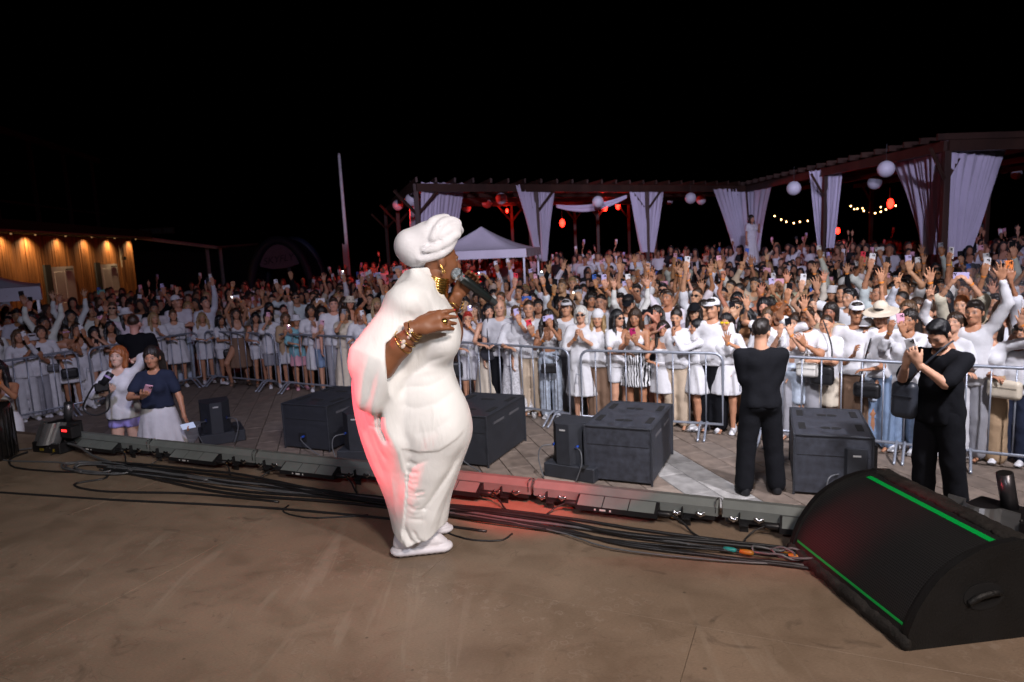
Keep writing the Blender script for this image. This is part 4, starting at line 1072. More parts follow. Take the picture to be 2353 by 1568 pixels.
def hand_shape(kind, h):
    f = Field((-.07, -.10, -.04), (.11, .06, .23), h)
    f.cone((0, 0, -.03), (0, 0, .03), .026, .026, .01, sq=(1, .8, 1))
    f.cone((-.016, 0, .03), (-.018, 0, .085), .022, .022, .012, sq=(1, .62, 1)); f.cone((.016, 0, .03), (.020, 0, .088), .022, .020, .012, sq=(1, .62, 1))
    fx = (-.033, -.011, .012, .033); ln = (.062, .078, .084, .074)
    for k in range(4):
        b = np.array([fx[k], 0, .092 - .006 * (k in (0,))]); l = ln[k]
        sp = (k - 1.5) * .14
        if kind == 'open':
            d = nrm3((sp * 1.5, -.08, 1)); p1 = b + d * l * .5; p2 = b + nrm3((sp * 1.5, -.2, 1)) * l
        elif kind == 'relax':
            p1 = b + nrm3((sp * .4, -.45, 1)) * l * .5; p2 = p1 + nrm3((sp * .3, -1.1, .8)) * l * .5
        elif kind == 'hold':
            p1 = b + nrm3((sp * .3, -.45, 1)) * l * .5; p2 = p1 + nrm3((0, -1, .15)) * l * .42
        elif kind == 'point' and k in (2, 3):
            p1 = b + nrm3((sp, -.05, 1)) * l * .5; p2 = b + nrm3((sp * 1.4, -.08, 1)) * l
        else:
            p1 = b + nrm3((0, -.9, .7)) * l * .48; p2 = p1 + nrm3((0, -.5, -1)) * l * .46
        f.cone(b, p1, .0100, .0092, .004); f.cone(p1, p2, .0092, .0078, .004)
    if kind in ('open', 'relax'):
        p1 = np.array([.052, -.008, .062]); p2 = p1 + nrm3((.7, -.2, 1)) * .036
    elif kind == 'hold':
        p1 = np.array([.050, -.018, .068]); p2 = p1 + nrm3((.1, -.9, .8)) * .036
    else:
        p1 = np.array([.040, -.028, .060]); p2 = p1 + nrm3((-.7, -.6, .6)) * .034
    f.cone((.022, -.002, .020), p1, .016, .0115, .01); f.cone(p1, p2, .0112, .009, .004)
    return f.net()
HANDS = {}
def hand_of(kind, h):
    key = (kind, h)
    if key not in HANDS: HANDS[key] = hand_shape(kind, h)
    return HANDS[key]
HEADS = {}
def head_of(male, chub, h):
    key = (male, round(chub, 1), h)
    if key not in HEADS: HEADS[key] = head_shape(h, male, chub)
    return HEADS[key]

# ---- hair, hats and glasses (head coordinates)
def hair_shape(kind, h=.009):
    f = Field((-.20, -.16, -.50), (.20, .20, .30), h)
    def face_cut(y=-.108, z=.058, rx=.064, rz=.090, ry=.075): f.ball((0, y, z), (rx, ry, rz), .012, op='s')
    if kind == 'short':
        f.ball((0, .013, .137), (.0795, .0965, .096), .01); f.ball((0, -.040, .198), (.060, .050, .030), .02); f.D += (.003 * np.sin(f.g[0][:, None, None] * 160 + 3 * np.sin(f.g[1][None, :, None] * 60)) * np.sin(f.g[1][None, :, None] * 120 + f.g[2][None, None, :] * 90)).astype(np.float32)
        f.fn((-.2, -.2, -.5), (.2, .2, .3), lambda X, Y, Z: (Z - (.100 - .55 * (Y - .02) * (Y > .02) + .66 * np.clip(-Y - .005, 0, 1)) + .006 * np.sin(X * 150) * np.sin(Y * 90)) * 1.0 + 0 * X, 0, 's')
        for s_ in (-1, 1): f.cone((s_ * .070, -.022, .15), (s_ * .071, -.016, .088), .014, .010, .01)
    elif kind == 'buzz':
        f.ball((0, .013, .134), (.077, .094, .096), .01)
        f.fn((-.2, -.2, -.5), (.2, .2, .3), lambda X, Y, Z: (Z - (.105 - .5 * (Y - .02) * (Y > .02) + .62 * np.clip(-Y + .0, 0, 1))) * 1.0 + 0 * X, 0, 's')
    elif kind in ('long', 'longback', 'wavy', 'fringe'):
        w = 1.25 if kind == 'wavy' else 1.0
        f.ball((0, .014, .130), (.087 * (1 + .1 * (w - 1)), .104, .104), .01)
        L_ = -.34 if kind != 'wavy' else -.26
        for s in (-1, 1):
            f.cone((s * .055, .055, .10), (s * .070 * w, .085, L_), .052, .040 * w, .03, sq=(1.1, .6, 1))
            if kind != 'longback':
                f.cone((s * .073, -.012, .13), (s * .090 * w, -.030, .0), .026, .028 * w, .02, sq=(.8, 1, 1)); f.cone((s * .090 * w, -.030, .0), (s * .098 * w, -.085, -.22 if kind != 'wavy' else -.18), .028 * w, .020 * w, .02, sq=(1.1, .7, 1))
        f.cone((0, .07, .10), (0, .092, L_ - .02), .055, .045, .03, sq=(1, .55, 1))
        face_cut(rx=.060, z=.050 if kind == 'fringe' else .062)
        fr = 17 if kind != 'wavy' else 9
        f.D += (.0045 * np.sin(np.arctan2(f.g[0][:, None, None], f.g[1][None, :, None]) * fr + (np.sin(f.g[2][None, None, :] * 26) * (1.6 if kind == 'wavy' else .4)))).astype(np.float32)
    elif kind == 'bob':
        f.ball((0, .012, .130), (.090, .104, .104), .01)
        for s in (-1, 1): f.cone((s * .062, .02, .11), (s * .074, .015, -.01), .044, .034, .03)
        f.cone((0, .06, .11), (0, .07, -.01), .055, .04, .03); face_cut()
        f.D += (.004 * np.sin(np.arctan2(f.g[0][:, None, None], f.g[1][None, :, None]) * 15 + 0 * f.g[2][None, None, :])).astype(np.float32)
    elif kind in ('bun', 'pony'):
        f.ball((0, .014, .128), (.081, .099, .101), .01); face_cut(z=.050, rx=.066, rz=.102, ry=.085)
        if kind == 'bun': f.ball((0, .085, .205), (.042, .042, .040), .012)
        else:
            f.cone((0, .10, .17), (0, .145, .08), .026, .034, .015); f.cone((0, .145, .08), (0, .125, -.16), .034, .014, .02)
    elif kind == 'curly':
        r_ = random.Random(3)
        for k in range(70):
            a = r_.uniform(0, 2 * math.pi); z = r_.uniform(-.10, .22); rad = .105 * math.sqrt(max(0.08, 1 - ((z - .06) / .19) ** 2))
            if math.sin(a) < -.35 and z < .15: continue
            f.ball((rad * math.cos(a) * 1.1, .015 + rad * math.sin(a), z), r_.uniform(.028, .042), .008)
        f.ball((0, .014, .130), (.09, .10, .10), .01); face_cut()
    V, F = f.net(); return relax(V, F, 1, .3), F
def hat_shape(kind, h=.008):
    f = Field((-.24, -.26, -.02), (.24, .24, .30), h)
    if kind == 'cap':
        f.ball((0, .010, .148), (.087, .104, .094), .0); f.fn((-.3, -.3, -.1), (.3, .3, .4), lambda X, Y, Z: (Z - .142 - .06 * np.clip(-Y, 0, 1) + .05 * np.clip(Y, 0, 1)) + 0 * X, 0, 's')
        f.D = -np.maximum(-f.D, -1) if False else f.D
        f.ball((0, -.118, .146), (.068, .068, .008), .006)
    elif kind == 'bucket':
        f.cone((0, .010, .130), (0, .010, .205), .094, .080, 0, sq=(1, 1.1, 1)); f.fn((-.3, -.3, -.1), (.3, .3, .4), lambda X, Y, Z: np.maximum(.128 - Z, Z - .235) * -1 + 0 * X + 0 * Y, 0, 's')
        f.cone((0, .010, .146), (0, .010, .112), .098, .140, .006, sq=(1, 1.08, .12))
    elif kind == 'straw':
        f.cone((0, .010, .140), (0, .010, .200), .092, .082, 0, sq=(1, 1.1, 1)); f.ball((0, .01, .145), (.20, .205, .012), .01)
    elif kind == 'beanie':
        f.ball((0, .012, .142), (.090, .107, .108), 0); f.fn((-.3, -.3, -.1), (.3, .3, .4), lambda X, Y, Z: (Z - .118) + 0 * X + 0 * Y, 0, 's'); f.cone((0, .012, .122), (0, .012, .150), .092, .092, .004, sq=(1, 1.16, 1), op='u')
        f.fn((-.3, -.3, -.1), (.3, .3, .4), lambda X, Y, Z: (Z - .112) + 0 * X + 0 * Y, 0, 's')
    V, F = f.net(); return V, F
def glasses_mesh():
    f = Field((-.08, -.12, .07), (.08, .03, .13), .006)
    for s in (-1, 1):
        f.ball((s * .033, -.100, .100), (.029, .008, .019), .003); f.cone((s * .062, -.094, .105), (s * .076, .0, .098), .0045, .004, .002)
    f.cone((-.01, -.106, .104), (.01, -.106, .104), .005, .005, .003)
    V, F = f.net(); return V, F
HAIR_ME = {k: mesh_np("hair", *hair_shape(k), HAIR, True) for k in ('short', 'buzz', 'long', 'longback', 'wavy', 'fringe', 'bob', 'bun', 'pony', 'curly')}
HAT_ME = {k: mesh_np("hat", *hat_shape(k), CLOTH, True) for k in ('cap', 'bucket', 'straw', 'beanie')}
GLASS_ME = mesh_np("glasses", *glasses_mesh(), LENS, True)
def shoe_shape():
    f = Field((-.07, -.22, -.01), (.07, .11, .13), .009)
    f.cone((0, .045, .02), (0, -.145, .02), .042, .042, 0, sq=(1, 1, .55)); f.cone((0, .04, .055), (0, -.12, .038), .038, .030, .02); f.cone((0, .045, .05), (0, .040, .105), .040, .036, .02)
    f.fn((-.1, -.3, -.1), (.1, .2, .2), lambda X, Y, Z: Z - .002 + 0 * X + 0 * Y, 0, 's')
    return f.net()
SHOE_ME = mesh_np("shoe", *shoe_shape(), SHOE, True)
BAND_ME = MB().lathe([(.029, -.011), (.031, 0), (.029, .011)], 12).me("wristband", pm("wristband_orange", None, rough=.5), True)

def ik(a, t, l1, l2, pole):
    a, t = np.array(a, float), np.array(t, float); d = t - a; L = np.linalg.norm(d)
    Lm = (l1 + l2) * .995
    if L > Lm: d = d * Lm / L; L = Lm; t = a + d
    u = d / L; x = (l1 * l1 - l2 * l2 + L * L) / (2 * L); hh = math.sqrt(max(l1 * l1 - x * x, 1e-6))
    p = np.array(pole, float); p = p - u * (p @ u); p = nrm3(p)
    return a + u * x + p * hh, t

ARM_POSES = {   # right side (x<0 side mirrored from x>0): hand target, elbow pole, hand kind, finger dir, palm normal; reference height 1.70
    'down':   ((.27, -.03, .80), (.6, .8, 0), 'relax', (.05, -.1, -1), (-1, .1, 0)),
    'rail':   ((.14, -.34, 1.10), (.7, .3, -1), 'relax', (-.9, -.25, -.1), (0, 0, -1)),
    'fold':   ((-.06, -.24, 1.12), (.55, .15, -1), 'fist', (-1, -.2, .1), (0, 1, -.2)),
    'chest':  ((.05, -.27, 1.27), (.6, .1, -1), 'relax', (-.3, -.5, .8), (-.9, .4, .1)),
    'high':   ((.26, -.10, 1.93), (1, .2, -.1), 'open', (.1, -.1, 1), (0, -1, .05)),
    'wave':   ((.34, -.18, 1.68), (.9, .4, -.6), 'open', (.15, -.1, 1), (-.1, -1, 0)),
    'fisthi': ((.20, -.08, 1.92), (1, .3, 0), 'fist', (0, -.1, 1), (0, -1, 0)),
    'phhi':   ((.16, -.26, 1.80), (.8, .1, -.6), 'hold', (-.1, -.15, 1), (-.25, 1, 0)),
    'phtop':  ((.10, -.20, 1.98), (1, .1, 0), 'hold', (-.1, -.15, 1), (-.3, 1, -.1)),
    'phface': ((.07, -.36, 1.47), (.55, .1, -1), 'hold', (-.2, -.1, 1), (-.35, 1, 0)),
    'phchest': ((.06, -.33, 1.25), (.45, .1, -1), 'hold', (-.2, -.5, 1), (-.3, .9, .5)),
    'phside': ((.085, -.37, 1.55), (.6, .1, -1), 'hold', (-.55, -.2, .8), (-.8, .6, 0)),
    'phsidehi': ((.095, -.24, 1.86), (1, .1, -.4), 'hold', (-.55, -.2, .8), (-.8, .6, 0)),
    'point':  ((.20, -.16, 1.86), (1, .2, -.2), 'point', (-.1, -.2, 1), (-.1, -1, 0)),
    'neck':   ((.12, .08, 1.50), (.9, -.2, .6), 'relax', (-.8, .4, .4), (-.7, -.2, -.3)),
    'out':    ((.30, -.46, 1.38), (.8, .3, -.7), 'hold', (.2, -.9, .3), (-.3, .2, 1)),
    'mouth':  ((.03, -.16, 1.44), (.9, -.2, -.8), 'relax', (-.5, .1, .9), (-.6, .8, 0)),
    'cross':  ((-.10, -.19, 1.14), (.85, .35, -1), 'fist', (-1, .1, .1), (0, 1, 0)),
    'hip':    ((.22, -.02, 1.00), (1, .5, .2), 'fist', (-.6, -.4, -.6), (-.7, .3, 0)),
}
def build_human(sex='f', arms=('down', 'down'), top='tee', bottom='pants', girth=1.0, chub=0.0, yaw=0.0, nod=0.0, tilt=0.0, h=.02, hh=.0075, feet=((-.09, 0), (.10, -.02)), lean=0.0, custom=None, sleeve=None, hem=None, knee=None):
    """one reference-height (1.70 m) figure; returns body arrays, clothing arrays and head/hand frames"""
    male = sex == 'm'; g = girth
    shx, shz = (.192, 1.362) if male else (.160, 1.355)
    sway = np.array([0, lean, 0])
    def up(p):       # lean the upper body forward (negative lean = towards the stage)
        p = np.array(p, float); return p + sway * max(0, (p[2] - .9) / .8)
    J = {}
    for i, s in ((0, -1), (1, 1)):
        spec = (custom or {}).get(i) or ARM_POSES[arms[i]]
        tgt, pole, kind, fd, pn = spec
        mir = np.array([s, 1, 1.0])
        sh = up((s * shx, .012, shz)); t = up(np.array(tgt) * mir)
        raise_ = max(0, (t[2] - 1.45)) * .16
        sh = sh + np.array([-s * raise_ * .25, 0, raise_])
        el, wr = ik(sh, t, .285, .255, np.array(pole) * mir)
        J[i] = (sh, el, wr, kind, nrm3(np.array(fd) * mir), nrm3(np.array(pn) * mir), s)
    zs = [J[i][2][2] for i in (0, 1)]; xs = [J[i][k][0] for i in (0, 1) for k in (1, 2)]; ys = [J[i][k][1] for i in (0, 1) for k in (1, 2)]
    lo = (min(-.30, min(xs) - .12) - .05 * (g - 1) * 4, min(-.26, min(ys) - .10), -.02); hi = (max(.30, max(xs) + .12) + .05 * (g - 1) * 4, max(.24, max(ys) + .12), max(1.50, max(zs) + .08))
    legs = []
    for i, s in ((0, -1), (1, 1)):
        fx, fy = feet[i]
        hipj = np.array([s * .085, .01, .88]); an = np.array([fx, fy + .02, .075])
        kn = (hipj + an) / 2 + np.array([s * .005, -.025, .0])
        if knee and i in knee: kn = np.array(knee[i])
        legs.append((hipj, kn, an))
    def torso(f, e, k=.05, z0=None):
        f.cone(up((0, .012, 1.12)), up((0, .015, 1.28)), (.135 if male else .112) * g + e, (.150 if male else .122) * (1 + .5 * (g - 1)) + e, k, sq=(1, .72, 1))
        f.cone(up((-.09, .015, 1.332)), up((.09, .015, 1.332)), .060 + e * .5, .060 + e * .5, k)
        for s, i in ((-1, 0), (1, 1)): f.cone(up((s * .07, .012, 1.368)), J[i][0] - np.array([s * .012, 0, .012 + e * .5]), .050 + e * .5, .045 + e * .4, min(k, .03))
        f.ball(up((0, .004, 1.06)), ((.132 if male else .112) * g + e, (.098 if male else .088) * g + (.03 * max(0, g - 1)) + e, .16), k)
        f.ball((0, .018, .915), ((.158 if male else .168) * g + e, .118 * g + e, .125), k)
        for s in (-1, 1):
            f.ball((s * .072, .062, .885), .085 * g + e, .04)
            if not male: f.ball(up((s * .066, -.078 * g, 1.225)), (.060 * g + e, .056 * g + e, .058 * g + e), .035)
        if g > 1.12: f.ball(up((0, -.06, 1.05)), (.12 * g + e, .10 * g + e, .12), .04)
    def arm(f, i, e0, e1=None, upto=2.0, k=.02):
        e1 = e0 if e1 is None else e1; sh, el, wr = J[i][:3]; m_ = 1.12 if male else .95
        m_ *= (1 + .45 * (g - 1))
        a = min(1, upto); f.cone(sh, sh + (el - sh) * a, .050 * m_ + e0, (.050 + (.039 - .050) * a) * m_ + e0 + (e1 - e0) * a, k)
        if upto > 1:
            b = upto - 1; f.cone(el, el + (wr - el) * b, .040 * m_ + e1, (.040 + (.027 - .040) * b) * m_ + e1, k)
    def leg(f, i, e, upto=2.0, k=.03, flare=0.0):
        hp, kn, an = legs[i]; m_ = (1.04 if male else 1.0) * (1 + .5 * (g - 1))
        a = min(1, upto); f.cone(hp, hp + (kn - hp) * a, .086 * m_ + e, (.086 + (.056 - .086) * a) * m_ + e + flare * a * .5, k)
        if upto > 1:
            b = upto - 1; f.cone(kn, kn + (an - kn) * b, .054 * m_ + e + flare * .5, (.054 + (.036 - .054) * b) * m_ + e + flare, k)
            if e < .012: f.ball(kn + (an - kn) * .32 + np.array([0, .02, 0]), (.046 * m_ + e, .052 * m_ + e, .10), .03)
    f = Field(lo, hi, h)
    torso(f, 0.0)
    f.cone(up((0, .022, 1.36)), up((0, .022, 1.47)), .056 if male else .047, .050 if male else .044, .03)
    for i in (0, 1):
        arm(f, i, 0.0); leg(f, i, 0.0)
        an = legs[i][2]; f.cone(an + np.array([0, .02, -.045]), an + np.array([legs[i][2][0] * .15, -.15, -.052]), .034, .028, .03, sq=(1.1, 1, .8))
    V, F = f.net(); V = relax(V, F, 1, .35)
    Cs = np.zeros((len(V), 4)); Cs[:, 3] = 1
    # head
    hv, hf, hc = head_of(male, chub, hh)
    Mh = Matrix.Translation(Vector(up((0, .012, 1.475)))) @ Matrix.Rotation(yaw, 4, 'Z') @ Matrix.Rotation(tilt, 4, 'Y') @ Matrix.Rotation(nod, 4, 'X')
    Mn = np.array(Mh)
    n0 = len(V); V = np.concatenate([V, hv @ Mn[:3, :3].T + Mn[:3, 3]]); F = np.concatenate([F, hf + n0]); Cs = np.concatenate([Cs, hc])
    hm = {}
    for i in (0, 1):
        sh, el, wr, kind, fd, pn, s = J[i]
        vv, ff = hand_of(kind, hh if hh < .0095 else (.0105 if hh < .015 else .021))
        Z = fd; Y = -pn; Y = nrm3(Y - Z * (Y @ Z)); X = np.cross(Y, Z)
        M = np.stack([X, Y, Z], 1)
        vv = vv.copy()
        if s > 0: vv[:, 0] *= -1; ff = ff[:, ::-1]
        sc_ = 1.06 if male else .96
        n0 = len(V); V = np.concatenate([V, (vv * sc_) @ M.T + wr]); F = np.concatenate([F, ff + n0]); Cs = np.concatenate([Cs, np.tile([0, 0, 0, 1.], (len(vv), 1))])
        hm[i] = (wr, X, Y, Z, el)
    cl = {}
    def clip(f, zmin=None, zmax=None):
        Z = f.g[2][None, None, :]
        if zmin is not None: f.D = np.maximum(f.D, zmin - Z)
        if zmax is not None: f.D = np.maximum(f.D, Z - zmax)
    def folds(f, amp, z0, z1, n, ph=0.0):
        X = f.g[0][:, None, None]; Y = f.g[1][None, :, None]; Z = f.g[2][None, None, :]
        t = np.clip((z1 - Z) / (z1 - z0 + 1e-6), 0, 1.1)
        f.D += (amp * t * np.sin(np.arctan2(X, Y + .02) * n + ph + 2 * np.sin(Z * 3))).astype(np.float32)
    def wrinkle(f, amp=.004):
        X = f.g[0][:, None, None]; Y = f.g[1][None, :, None]; Z = f.g[2][None, None, :]
        f.D += (amp * np.sin(Z * 38 + 9 * X + 4 * np.sin(Y * 14 + X * 11)) * np.sin(X * 17 + Y * 13 + Z * 6)).astype(np.float32)
    def skirt(f, zw, zh, R1, fl):
        def fn(X, Y, Z):
            t = np.clip((zw - Z) / (zw - zh), 0, 1); r = .132 * g + .012 + (R1 - .132 * g) * t ** .72 + fl * t * np.sin(np.arctan2(X, Y) * 9 + 1.3 * np.sin(Z * 5)) * .5 + fl * .35 * t * np.sin(np.arctan2(X, Y) * 21 + 2)
            d = np.sqrt(X * X + ((Y - .012) / .80) ** 2) - r
            return np.maximum(d * .8, np.maximum(Z - zw, zh - Z))
        f.fn((lo[0], lo[1], zh - .03), (hi[0], hi[1], zw + .03), fn, .02)
    sv = {'tee': .62, 'tank': 0, 'crop': 0, 'bandeau': 0, 'shirt': 1.85, 'half': 1.02, 'longtee': 1.9, 'dress': 0, 'dresstee': .55, 'over': .95, 'none': 0, 'cami': 0, 'batwing': 1.25, 'shirt34': 1.45}[top]
    if sleeve is not None: sv = sleeve
    if top != 'none':
        f = Field(lo, hi, h); loose = {'tee': .018, 'shirt': .024, 'half': .020, 'over': .034, 'longtee': .014, 'dresstee': .026, 'batwing': .024, 'shirt34': .026}.get(top, .009)
        torso(f, loose, k=.06 if loose > .015 else .045)
        if sv:
            for i in (0, 1): arm(f, i, loose * (.75 if sv < 1.1 else .5), loose * (.75 if sv < 1.1 else .45) + (.014 if sv < 1.1 else .003), upto=sv, k=.025)
        hz = {'tee': .86, 'tank': .93, 'crop': 1.10, 'bandeau': 1.12, 'shirt': .80, 'half': .84, 'over': .76, 'longtee': .86, 'dress': .9, 'dresstee': .9, 'cami': 1.0, 'batwing': .9, 'shirt34': .72}[top]
        if bottom.startswith('skirt') and top not in ('crop', 'bandeau', 'over', 'dresstee', 'dress'): hz = .99
        if hem is not None: hz = hem
        if loose > .015 and hz < 1.0: f.cone(up((0, .010, 1.10)), (0, .014, hz - .1), .142 * g + loose, .180 * g + loose * 1.1, .05, sq=(1, .80, 1))
        wrinkle(f, .005 if loose > .015 else .003)
        if top in ('over', 'shirt', 'shirt34', 'dresstee', 'tee', 'half'): folds(f, .008, .8, 1.25, 7)
        clip(f, zmin=hz)
        if top in ('tank', 'crop', 'dress', 'cami'):
            Zg = f.g[2][None, None, :]; Xg = np.abs(f.g[0][:, None, None]); Yg = f.g[1][None, :, None]
            sw = .014 if top == 'cami' else .024
            allow = np.minimum(Zg - (1.275 - .06 * np.clip(1 - Xg / .07, 0, 1) * (Yg < 0)), np.maximum(np.abs(Xg - .088) - sw, Zg - 1.44))
            f.D = np.maximum(f.D, np.broadcast_to(allow, f.D.shape).astype(np.float32))
            f.D = np.maximum(f.D, np.broadcast_to(Xg - (.150 if not male else .175) * (1 + .5 * (g - 1)), f.D.shape).astype(np.float32))
        elif top == 'bandeau': clip(f, zmax=1.27)
        else:
            f.ball(up((0, -.035, 1.45)), (.075, .085, .075 if 'shirt' not in top else .10), .012, op='s'); clip(f, zmax=1.43 if not any(z > 1.3 for z in zs) or sv == 0 else None)
        if top in ('dress', 'dresstee') and bottom.startswith('skirt'):
            pass
        cl['top'] = f.net()
    f = Field(lo, hi, h)
    if bottom.startswith('skirt'):
        kind = bottom.split('_')[1]; zh, R1, fl = {'mini': (.58, .235, .02), 'midi': (.40, .25, .022), 'maxi': (.07, .29, .028), 'pencil': (.42, .165, .004), 'puff': (.56, .215, .012), 'pleat': (.54, .26, .03)}[kind]
        skirt(f, 1.06 if top != 'dress' else 1.10, zh, R1 * (1 + .5 * (g - 1)), fl)
    else:
        e, up_, fl = {'shorts': (.020, .60, .02), 'longshorts': (.024, .95, .03), 'pants': (.022, 1.96, .03), 'jeans': (.012, 1.96, .006), 'wide': (.028, 1.99, .055), 'mini_shorts': (.014, .38, .02), 'flare': (.012, 1.98, .032)}[bottom]
        f.ball((0, .018, .915), ((.160 if male else .170) * g + e * .8, .122 * g + e, .135), .05); f.cone((-.05, .01, .84), (.05, .01, .84), .07 + e, .07 + e, .03); f.ball((0, .010, 1.02), (.128 * g + e, .096 * g + e, .08), .05)
        for s in (-1, 1): f.ball((s * .072, .062, .885), .085 * g + e * .7, .04)
        for i in (0, 1): leg(f, i, e, up_, .02, fl)
        wrinkle(f, .004); clip(f, zmax=1.06)
        if up_ < 1: clip(f, zmin=.88 - .41 * up_)
    cl['bottom'] = f.net()
    return dict(V=V, F=F, C=Cs, cloth=cl, head=Mh, hands=hm, feet=[l[2] for l in legs], male=male)

def body_mesh(B):
    me = mesh_np("person", B['V'], B['F'], SKIN, True)
    a = me.attributes.new("feat", 'FLOAT_COLOR', 'POINT'); a.data.foreach_set("color", B['C'].astype(np.float32).ravel())
    return me
def cloth_meshes(B, mats):
    out = {}
    for k, (v, f_) in B['cloth'].items():
        if len(v): out[k] = mesh_np({'top': 'top', 'bottom': 'bottom'}[k], relax(v, f_, 1, .3), f_, mats.get(k, CLOTH), True)
    return out

SKINS = [(.52, .26, .155), (.45, .215, .125), (.56, .30, .195), (.38, .175, .095), (.48, .24, .145), (.33, .15, .08)]
HAIRC = {'dark': (.018, .013, .011), 'black': (.008, .008, .010), 'brown': (.038, .020, .012), 'blonde': (.34, .22, .10), 'light brown': (.10, .055, .028), 'red': (.42, .03, .02), 'ginger': (.32, .10, .03), 'white': (.66, .64, .60), 'grey': (.28, .27, .26)}
COLS = {'white': (.64, .64, .67), 'cream': (.60, .53, .43), 'pale grey': (.52, .52, .55), 'black': (.006, .0065, .009), 'beige': (.50, .40, .30), 'brown': (.20, .125, .085), 'denim': (.20, .28, .42), 'light denim': (.48, .55, .66), 'teal': (.22, .46, .52), 'pink': (.66, .33, .40), 'navy': (.020, .026, .050), 'lilac': (.34, .30, .72), 'grey': (.30, .30, .33), 'tan': (.42, .29, .18), 'blush': (.70, .56, .55)}

# ---- phones
phone_m = pm("phone_case", None, rough=.22, var=.04, spec=.6)
lens_m = pm("phone_lens", (.012, .012, .016), rough=.08)
flash_on = glow("phone_torch", (1.0, .97, .92), 26.0)
screen_m = glow("phone_screen", (.30, .34, .48), 1.1)
PH_ME = MB().box((0, 0, 0), (.078, .010, .160), bev=.004).me("phone", phone_m)
PH_CAM = MB().box((-.018, .0065, .055), (.034, .004, .036), bev=.0018).me("camera_bump", phone_m)
PH_LENS = MB().lathe([(.0075, 0), (.0075, .003), (.001, .0032)], 10, (-.026, .008, .063), 'Y').lathe([(.0075, 0), (.0075, .003), (.001, .0032)], 10, (-.010, .008, .055), 'Y').lathe([(.0075, 0), (.0075, .003), (.001, .0032)], 10, (-.026, .008, .046), 'Y').me("lens", lens_m)
PH_SCR = MB().box((0, -.0053, 0), (.072, .0015, .152)).me("screen", screen_m)
PH_FL = MB().lathe([(.009, 0), (.007, .004), (.001, .005)], 8, (-.008, .009, .068), 'Y').me("torch", flash_on)
PHC = {'white': (.72, .72, .76), 'black': (.012, .012, .015), 'pink': (.78, .42, .55), 'red': (.80, .06, .10), 'yellow': (.75, .62, .02), 'lilac': (.50, .45, .72), 'blue': (.06, .14, .48), 'grey': (.26, .27, .30), 'green': (.05, .50, .16), 'orange': (.75, .22, .06), 'teal': (.16, .40, .36), 'magenta': (.42, .02, .12)}
def phone(M, colour, label, torch=False, screen=False, flip=False):
    """M: world matrix; phone's +Y side is its back (camera side)"""
    o = obj("phone", PH_ME, None, color=PHC[colour]); o.matrix_world = M
    tag(o, label, "phone", "phones held up in the crowd")
    obj("camera_bump", PH_CAM, o, color=PHC[colour]); obj("lens", PH_LENS, o)
    if screen: obj("screen", PH_SCR, o)
    if torch: obj("torch", PH_FL, o)
    return o
def phone_frame(hand, land=False, off=None):
    wr, X, Y, Z, el = [np.array(v) for v in hand]
    n = -Y                                   # palm normal; the phone lies on the palm, its back to the hand
    c = wr + Z * .135 + n * .030
    up_ = nrm3(Z + np.array([0, 0, .6])); yb = nrm3(Y - up_ * (Y @ up_)); xx = np.cross(yb, up_)
    if land: up_, xx = xx, -up_
    M = np.eye(4); M[:3, 0] = xx; M[:3, 1] = yb; M[:3, 2] = up_; M[:3, 3] = c
    return Matrix(M.tolist())
def place_person(A, loc, rz, H, label, look, group=None, name="person", cat="person"):
    """A: dict(body, cloth meshes, head matrix, hands, feet); look: colours and accessories"""
    s = H / 1.70
    o = obj(name, A['body'], None, loc, rz, look['skin'], s)
    tag(o, label, cat, group)
    for k in ('top', 'bottom'):
        if k in A['cloth']: obj(k, A['cloth'][k], o, color=look[k])
    def hd(me, nm, c):
        x = obj(nm, me, o, color=c); x.matrix_local = A['head'] if False else Matrix.Identity(4); x.matrix_basis = A['head']; return x
    if look.get('hair'): hd(HAIR_ME[look['hair']], "hair", look['hairc'])
    if look.get('hat'): hd(HAT_ME[look['hat']], {'cap': 'cap', 'bucket': 'bucket_hat', 'straw': 'sun_hat', 'beanie': 'beanie'}[look['hat']], look['hatc'])
    if look.get('glasses'): hd(GLASS_ME, "sunglasses", look['glasses'])
    if look.get('bands'):
        for i in look['bands']:
            wr, X, Y, Z, el = A['hands'][i]; d = nrm3(wr - el); p = wr - d * .012
            b = obj("wristband", BAND_ME, o, color=look.get('bandc', (.80, .26, .04))); q = Vector(d).to_track_quat('Z', 'Y'); b.rotation_euler = q.to_euler(); b.location = p
    if look.get('shoes'):
        for i in (0, 1):
            p = A['feet'][i]; obj("shoe", SHOE_ME, o, (p[0], p[1] + .0, 0.0), color=look['shoes'], rz=p[0] * .9)
    return o
def world_of(o): return Matrix.Translation(o.location) @ o.rotation_euler.to_matrix().to_4x4() @ Matrix.Diagonal((*o.scale, 1))
def archetype(mats=None, **kw):
    B = build_human(**kw)
    return dict(body=body_mesh(B), cloth=cloth_meshes(B, mats or {}), head=B['head'], hands=B['hands'], feet=B['feet'], kw=kw)
